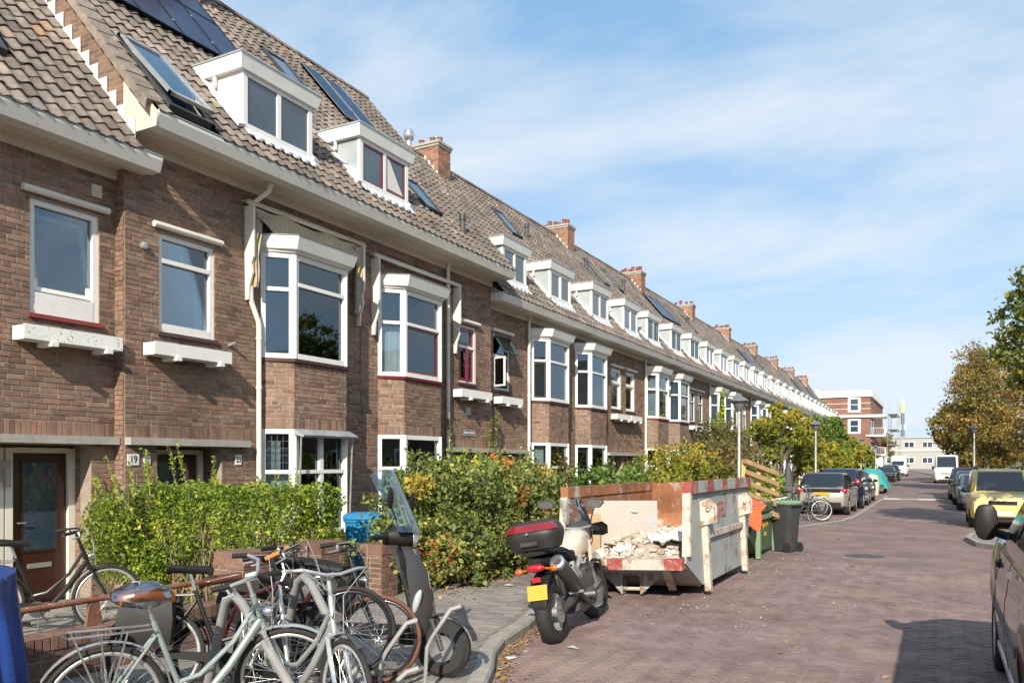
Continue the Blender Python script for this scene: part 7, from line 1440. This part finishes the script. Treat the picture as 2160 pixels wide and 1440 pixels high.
for i, (x, y, z, rx_, ry_, rz_, sx, sy, mt, lab) in enumerate(((-4.6,11.0,0.80,8,0,32,0.36,0.58,'mdf','brown board leaning left of the beige door'),(-4.58,10.8,0.70,5,-6,38,0.2,0.45,'mdf','narrow brown board at the left end of the skip'),(-4.0,11.05,0.62,78,8,20,0.7,0.25,'mdf','split brown panel lying in front of the beige door'),(-3.95,10.85,0.6,82,-6,-14,0.55,0.18,'woodlt','light wooden offcut lying near the skip lip'))):
    o = MB(); o.box(-sx/2, sx/2, -0.012, 0.012, -sy/2, sy/2); o = o.build('board', mt); o.location = (x,y,z); o.rotation_euler = (R(rx_),R(ry_),R(rz_)); tag(o, lab, 'board', 'boards in the grey skip')
def crumple(label, cat, loc, rx, ry, h_, mat, seed, rot=0.0, dirz=1.0):
    rg = np.random.default_rng(seed); n = 16; ph = rg.uniform(0,6.3,8); m = MB()
    f = lambda s, q: (s*rx*(1+0.1*math.sin(q*5+ph[0])), q*ry*(1+0.1*math.sin(s*4+ph[1])), h_*(max(0,1-s*s*0.8-q*q*0.8))*(0.6+0.4*math.sin(s*5+q*4+ph[2]))+0.05*math.sin(s*9+ph[3])*math.cos(q*8+ph[4])+rg.normal()*0.012)
    g = [[f(i/(n-1)*2-1, j/(n-1)*2-1) for i in range(n)] for j in range(n)]; m.loft(g, False, False); m.loft([[(a,b,c-0.01) for a, b, c in r_] for r_ in g], False, False)
    o = m.build('crumpled_sheet', mat, None, 25); o.location = loc; o.rotation_euler = (0,0,rot); return tag(o, label, cat)
crumple('white crumpled plastic sheet on top of the rubble', 'sheet', (-3.45, 12.1, 0.74), 0.36, 0.36, 0.16, 'plasticw', 1)
crumple('grey white rubble bag lying across the rubble', 'bag', (-3.42, 11.3, 0.74), 0.33, 0.28, 0.12, 'curtain', 2, 0.5)
crumple('white scrap sheet near the skip lip', 'sheet', (-3.95, 10.75, 0.60), 0.16, 0.2, 0.08, 'plasticw', 3)
# green skip load
heap('mixed rubble and wood in the green skip', (-3.88, 16.3, 0.0), 0.72, 1.2, 0.55, 0.68, 420, 0.10)
MT['orange'] = M('orange_cloth', (0.68,0.10,0.03), 0.8, var=0.12, scale=5)
def f_or(s, q): a = (s-0.5)*2; return (-0.55+1.35*s+0.03*math.sin(q*9), -0.15+0.8*q+0.06*math.sin(s*8), 0.40-0.55*max(0,s-0.55)**1.1*(1+0.5*q)+0.10*math.sin(s*5+q*4)-0.30*(1-q)**2+0.03*math.sin(s*17+q*11))
oc = MB(); G = [[f_or(i/25, j/21) for i in range(26)] for j in range(22)]; oc.loft(G, False, False); oc.loft([[(a,b,c-0.008) for a, b, c in r_] for r_ in G], False, False); oc = oc.build('orange_cloth', 'orange', None, 50); oc.location = (-3.66, 14.82, 0.86); tag(oc, 'bright orange cloth hanging over the corner of the green skip', 'cloth')
pa = thing('wooden_pallet', 'wooden pallet sticking up out of the green skip', 'pallet', (-3.22, 16.75, 0.80)); pa.rotation_euler = (R(-14), R(16), R(58))
for i in range(5): m = MB(); m.box(-0.5, 0.5, -0.075, -0.055, 0.02+0.23*i, 0.12+0.23*i); m.build('deck_board', 'wood', pa)
for x in (-0.45, 0.0, 0.45):
    m = MB(); m.box(x-0.05, x+0.05, 0.035, 0.055, 0.0, 1.06); m.build('bottom_board', 'woodlt', pa)
    for z in (0.0, 0.48, 0.95): m = MB(); m.box(x-0.05, x+0.05, -0.054, 0.034, z, z+0.1); m.build('block', 'wood', pa)
for i, (x, y, z, a, b, l, mt, lab) in enumerate(((-4.2,16.2,1.05,10,4,1.5,'plasticw','white plank lying on top of the green skip'),(-4.1,16.6,1.16,12,-3,1.4,'curtain','pale plank on top of the green skip load'),(-3.9,17.0,1.02,30,6,1.2,'wood','brown plank slanting across the green skip'),(-3.3,17.0,1.0,60,-8,0.7,'blind','grey curved panel in the green skip'))):
    o = MB(); o.box(-l/2, l/2, -0.09, 0.09, -0.015, 0.015); o = o.build('plank', mt); o.location = (x,y,z); o.rotation_euler = (0.2*(i%2),R(b),R(a)); tag(o, lab, 'plank', 'planks in the green skip')
# wheelie bins
def bin_(label, loc, rot, body, lid):
    t = thing('wheelie_bin', label, 'wheelie bin', loc, rot)
    m = MB(); m.loft([[(x,y,z) for x, y in rrect(0,0,a,b,6)] for z, a, b in ((0.02,0.22,0.25),(0.95,0.275,0.335),(0.955,0.295,0.355),(0.99,0.295,0.355))]); m.build('body', body, t, 40)
    m = MB(); m.loft([[(x,y-0.01,z) for x, y in rrect(0,0,a,b,6)] for z, a, b in ((0.995,0.30,0.365),(1.03,0.30,0.365),(1.06,0.26,0.33),(1.065,0.1,0.1))]); m.build('lid', lid, t, 40)
    for sg in (-1, 1): m = MB(); m.lathe([(0.1,-0.025),(0.1,0.025)], (sg*0.245,0.27,0.10), (1,0,0), n=18); m.build('wheel', 'rubber', t, 40)
    m = MB(); m.tube([(-0.2,0.37,0.96),(-0.2,0.42,0.98),(0.2,0.42,0.98),(0.2,0.37,0.96)], 0.014, 6); m.build('handle', body, t); return t
MT['binblue'] = M('blue_bin', (0.015,0.20,0.42), 0.5, var=0.1); MT['bingrey'] = M('dark_bin', (0.04,0.042,0.045), 0.5, var=0.12)
bin_('blue wheelie bin behind the scooter windscreen', (-7.0, 8.82, 0.09), R(25), 'binblue', 'binblue')
bin_('dark grey wheelie bin with a green lid beside the green skip', (-2.84, 17.35, 0.0), R(-118), 'bingrey', 'skipgreenlt').scale = (0.82, 0.82, 1.0)
# ------------------------------------------------------------------ front gardens, lamps, far end
gw = thing('garden_wall', 'low brick garden wall with a rusty rail along the pavement', 'wall', (-6.42, 0.0, 0.09))
m = MB(); m.box(0.0, 0.2, 1.2, 5.75, 0.0, 0.27); core = m.build('core', 'mortar', gw)
A = bond(4.55, 0.0, 0.262, proud=0.008); pieces('brick', 'wallbrick', (0.2,1.2,0.0), (0,1,0), (1,0,0), (0,0,1), A, core, (-6.42,0,0.09), 200)
A = []; y = 1.2
while y < 5.72: A.append((y+0.004, y+0.060, -0.005+random.gauss(0,0.003), 0.218+random.gauss(0,0.003), 0.266, 0.385+random.gauss(0,0.003))); y += 0.066
pieces('coping_brick', 'wallbrick', (0,0,0), (0,1,0), (1,0,0), (0,0,1), A, core, (-6.42,0,0.09), 80)
MT['rustrail'] = M('rusty_rail', (0.20,0.085,0.05), 0.75, var=0.2, scale=7, bump=0.3, bscale=60, col2=(0.5,0.45,0.38), thr=(0.60,0.66), sc2=14)
m = MB(); m.tube([(0.1,1.0,0.60),(0.1,5.75,0.60)], 0.026, 12); m.build('rail', 'rustrail', gw, 40)
for y in (2.1, 4.28):
    m = MB(); m.prism([(0.085,y-0.075,0.386),(0.085,y+0.075,0.386),(0.085,y+0.04,0.60),(0.085,y+0.02,0.645),(0.085,y-0.02,0.645),(0.085,y-0.04,0.60)], (0.03,0,0)); m.build('rail_post', 'rustrail', gw)
def pier(label, x, y, h_, w_=0.42):
    t = thing('brick_pier', label, 'pier', (x, y, 0.09), 0, 'brick gate piers'); c = MB(); c.box(-w_/2+0.008, w_/2-0.008, -w_/2+0.008, w_/2-0.008, 0, h_-0.14); c = c.build('core', 'mortar', t)
    for o, u, n in (((-w_/2,-w_/2+0.008,0),(1,0,0),(0,-1,0)), ((w_/2-0.008,-w_/2,0),(0,1,0),(1,0,0))):
        A = bond(w_, 0.0, h_-0.14, proud=0.008); pieces('brick', 'wallbrick', o, u, n, (0,0,1), A, c, (x,y,0.09), 60)
    A = [(-w_/2+i*0.066+0.003, -w_/2+i*0.066+0.062, -w_/2-0.008, w_/2+0.008, h_-0.14, h_) for i in range(6)]
    pieces('coping_brick', 'wallbrick', (0,0,0), (0,1,0), (1,0,0), (0,0,1), A, c, (x,y,0.09), 6); return t
pier('nearest brick pier at the end of the rusty rail', -6.4, 6.02, 0.84); pier('middle brick pier beside the feathery plant', -6.45, 7.22, 0.84); pier('far brick pier half covered by the ivy bush', -6.5, 8.42, 0.70, 0.36)
gt = thing('garden_gate', 'old iron tube gate between the first two brick piers', 'gate', (-6.42, 6.27, 0.09))
m = MB()
for z in (0.15, 0.35, 0.55, 0.75): m.tube([(0,0.0,z),(0,0.7,z)], 0.012, 6)
for y in (0.0, 0.35, 0.7): m.tube([(0,y,0.1),(0,y,0.8)], 0.014, 6)
m.build('gate_bars', 'grey', gt, 60)
MT['gardenpave'] = M('garden_paving', (0.26,0.235,0.205), 0.9, var=0.25, scale=3, bump=0.3, bscale=40, col2=(0.13,0.12,0.10), thr=(0.5,0.7), sc2=1.8)
A = [(-9.6+i*0.5+0.005, -9.6+i*0.5+0.495, -0.03, 0.008+random.gauss(0,0.002), 2.0+j*0.5+0.005, 2.0+j*0.5+0.495) for i in range(6) for j in range(9)]
MT['gslab'] = piece_mat('garden_slab', [(0, (0.25,0.23,0.20)), (1, (0.31,0.29,0.255))], nscale=4, nvar=0.3)
pieces('garden_slab', 'gslab', (0,0,0.092), (1,0,0), (0,0,1), (0,1,0), A, PAV, (0,0,0), 60)
# blue tarpaulin over a parked moped at the left edge
MT['bluetarp'] = M('blue_tarp', (0.012,0.045,0.21), 0.35, var=0.25, scale=3, spec=0.6)
bt = thing('covered_moped', 'blue tarpaulin draped over a parked moped at the left edge', 'tarpaulin', (-5.06, 2.18, PZ), R(28))
def f_bt(a, q):
    z = 1.27*(1-q)+0.03*q; k = min((q/0.035)**0.5, 1)*0.96+0.04; fo = min(q*3, 1)*(0.6+0.6*q); w_ = (0.34+0.08*q)*k+0.045*fo*math.sin(a*9+2*q)+0.03*fo*math.sin(a*17+q*5); d = (0.62+0.08*q)*k+0.05*fo*math.sin(a*7+1)+0.025*fo*math.sin(a*23)
    e = 5.0; c_, s_ = math.cos(a), math.sin(a); n_ = (abs(c_)**e+abs(s_)**e)**(-1/e); return (d*c_*n_, w_*s_*n_, z-0.12*max(0,c_)*(1-q)+(0.02*math.sin(a*5) if q > 0.9 else 0))
m = MB(); rows = [[f_bt(2*math.pi*i/144, q) for i in range(144)] for q in (0.0,0.003,0.01,0.02,0.03,0.04,0.06,0.1,0.18,0.28,0.4,0.52,0.64,0.76,0.88,1.0)]; m.loft(rows); m.build('sheet', 'bluetarp', bt, 70)
m = MB(); m.lathe([(0.14,-0.04),(0.21,-0.03),(0.21,0.03),(0.14,0.04)], (0.72,0,0.21), (0,1,0), n=24); m.build('wheel', 'rubber', bt, 40)
# street lamps
lp0 = thing('street_lamp', 'near street lamp with a grey hood behind the skips', 'street lamp', (-4.98, 22.9, 0.08), 0, 'street lamps')
m = MB(); m.lathe([(0.075,0),(0.075,0.9),(0.055,1.0),(0.045,3.25)], n=14); m.build('pole', 'alu', lp0, 40)
m = MB(); m.lathe([(0.06,3.22),(0.10,3.26),(0.16,3.42),(0.275,3.50),(0.275,3.52),(0.12,3.63),(0.02,3.66)], n=24); m.build('hood', M('lamp_hood_grey', (0.16,0.165,0.18), 0.45, 0.2), lp0, 30)
m = MB(); m.lathe([(0.165,3.425),(0.27,3.497)], n=24, cap=False); m.build('diffuser', 'glassclear', lp0, 30)
for x, y, sc_, lab in ((-4.95,38.6,1.0,'second street lamp beside the autumn tree'),(-4.95+cx(66),66.0,1.0,'third street lamp beyond the teal tarpaulin'),(-5.0+cx(105),105.0,1.05,'far street lamp near the scaffolded flats'),(1.95,57.4,1.12,'street lamp on the right above the parked cars')):
    c = copy_tree(lp0); c.location = (x, y, 0.08); c.scale = (sc_,sc_,sc_); c['label'] = lab
# folded parasol in a garden
ps = thing('folded_parasol', 'dark folded parasol standing in a garden by the second lamp', 'parasol', (-5.9, 37.0, 0.08)); m = MB(); m.lathe([(0.32,0.35),(0.26,0.8),(0.12,1.5),(0.02,1.75)], n=12); m.build('cover', 'darkgrey', ps, 20); m = MB(); m.tube([(0,0,0),(0,0,0.4)], 0.03, 8); m.build('pole', 'alu', ps)
# far flats with balconies and scaffolding
fb = thing('apartment_block', 'red brick apartment block with white bands and balconies at the far end', 'apartment block', (-8.6, 124.8, 0.0))
Wd, Dp, Ht = 15.0, 28.0, 12.2
m = MB(); m.box(-Wd, 0, 0, Dp, 0, Ht-0.9); m.build('wall', 'brick_red', fb)
m = MB(); m.box(-Wd-0.2, 0.25, -0.25, Dp, Ht-0.9, Ht); m.build('roof_band', 'white', fb)
m = MB(); m.box(-Wd, 1.9, -0.3, 6.0, 8.35, 8.7); m.build('floor_band', 'white', fb)
for z in (9.55, 10.35): m = MB(); m.box(-Wd, 0.0, -0.05, 0.0, z, z+0.08); m.build('stone_band', 'curtain', fb)
for z in (8.9, 5.8, 2.8):
    wn = MB(); wn.box(-3.0, -1.3, -0.08, 0.02, z+0.2, z+2.3); wn = wn.build('window', 'white', fb)
    for q in (0, 1): m = MB(); m.box(-2.65, -1.65, -0.10, -0.07, z+0.5+q*0.85, z+1.25+q*0.85); m.build('pane', 'glassdark', wn)
m = MB(); m.box(-9.6, -5.9, -0.06, 0.02, 9.9, 10.8); m.build('loggia', 'room', fb)
m = MB(); m.box(-11.0, -6.2, -1.2, 0.0, 5.5, 9.6); m.build('tile_hung_bay', 'tile', fb)
for z in (5.6, 2.8):
    bl = MB(); bl.box(-0.6, 1.9, -0.2, 8.0, z, z+0.22); bl = bl.build('balcony', 'white', fb)
    m = MB()
    for y in np.arange(-0.1, 8.0, 0.25): m.tube([(1.85,y,z+0.2),(1.85,y,z+1.2)], 0.02, 4)
    for x in np.arange(0.0, 1.9, 0.25): m.tube([(x,-0.15,z+0.2),(x,-0.15,z+1.2)], 0.02, 4)
    m.tube([(1.85,-0.15,z+1.2),(1.85,8,z+1.2)], 0.03, 4); m.tube([(0,-0.15,z+1.2),(1.85,-0.15,z+1.2)], 0.03, 4); m.build('railing', 'white', bl, kind='stuff')
    for y in (1.0, 4.5): m = MB(); m.box(0.0, 0.03, y, y+1.6, z+0.3, z+2.4); m.build('balcony_door', 'glassdark', fb)
for i, x in enumerate((-12.5, -10.8, -8.0, -5.5)): m = MB(); m.box(x, x+(0.6, 1.2, 0.7, 0.9)[i], 4.0, 5.0, Ht, Ht+(0.35, 0.6, 0.7, 0.3)[i]); m.build('roof_unit', 'zinc', fb)
m = MB(); m.box(-0.4, 1.6, -0.4, 4, 0.0, 2.6); m.build('white_ground_floor', 'white', fb)
sf = thing('scaffolding', 'thin steel scaffolding on the street side of the far flats', 'scaffolding', (-6.5, 126.0, 0.0)); 
for x in (0.0, 1.3):
    for y in (0, 4, 8, 12): m = MB(); m.tube([(x,y,0),(x,y,10.6)], 0.028, 6); m.build('standard', 'alu', sf)
for z in (2.2, 4.4, 6.6, 8.8): 
    m = MB(); m.box(0.0, 1.3, 0, 12, z, z+0.05); m.build('platform', 'zinc', sf)
    m = MB(); m.tube([(1.3,0,z+1),(1.3,12,z+1)], 0.025, 5); m.build('guard_rail', 'alu', sf)
wb = thing('low_white_building', 'pale low building closing the end of the street', 'building', (-14.0, 246.0, 0.0))
m = MB(); m.box(-20, 22, 0, 12, 0, 8.6); m.build('wall', M('pale_render', (0.36,0.345,0.32), 0.8), wb)
m = MB(); m.box(-20.2, 22.2, -0.3, 12, 5.0, 5.35); m.build('band', 'white', wb); m = MB(); m.box(-20.2, 22.2, -0.3, 12, 8.6, 8.9); m.build('roof_edge', 'zinc', wb)
for x in np.arange(-17, 20, 4.5):
    for z in (1.6, 5.9): wn = MB(); wn.box(x, x+2.6, -0.1, 0.0, z, z+1.7); wn = wn.build('window', 'white', wb); m = MB(); m.box(x+0.15, x+1.2, -0.13, -0.09, z+0.15, z+1.55); m.build('pane', 'glassdark', wn); m = MB(); m.box(x+1.35, x+2.45, -0.13, -0.09, z+0.15, z+1.55); m.build('pane', 'glassdark', wn)
ms = thing('mast', 'thin dark mast with a pale yellow top above the far roofs', 'mast', (-9.4, 263.0, 0.0)); m = MB(); m.lathe([(0.55,0),(0.5,15.0),(0.5,16.5)], n=12); m.build('shaft', M('mast_slate', (0.12,0.16,0.19), 0.7), ms); m = MB(); m.lathe([(0.62,16.5),(0.62,19.0),(0.1,20.6)], n=12); m.build('head', M('mast_yellow', (0.62,0.62,0.30), 0.6), ms)
m = MB(); m.box(-0.9, 0.9, -0.4, 0.4, 11.5, 13.2); m.build('antenna', 'zinc', ms)
# presumed terrace opposite, nearly unseen but for window reflections, extended to cut sky fill
op = thing('presumed_row_opposite', 'presumed brick house row opposite, mostly out of view, extended to block sky light', 'house', (13.0, -35.0, 0.0))
m = MB(); m.box(0, 8, 0, 230, 0, 4.8); m.build('wall', 'brick_far', op); m = MB(); m.prism([(-0.4,0,4.8),(4,0,8.6),(8.4,0,4.8)], (0,230,0)); m.build('roof', 'tile', op)
for i in range(45): m = MB(); m.box(-0.05, 0.0, 1.0+i*5, 3.2+i*5, 1.0, 2.6); wn = m.build('window', 'white', op); m = MB(); m.box(-0.08, -0.045, 1.15+i*5, 3.05+i*5, 1.15, 2.45); m.build('pane', 'glassdark', wn)
# bench sized litter: paper scraps on the pavement
for i, (x, y, z, lab) in enumerate(((-5.35,9.9,0.118,'white paper scrap on the pavement by the ivy'),(-3.55,6.6,0.012,'white paper scrap in the gutter by the kerb'),(-3.2,7.25,0.014,'small white scrap on the road behind the motorcycle'))):
    m = MB(); m.prism([(-0.06,-0.03,0),(0.05,-0.04,0.006),(0.07,0.03,0.002),(-0.04,0.04,0.012)], (0,0,0.002)); o = m.build('paper_scrap', 'plasticw'); o.location = (x,y,z); o.rotation_euler = (0,0,i*1.3); tag(o, lab, 'paper', 'paper scraps')
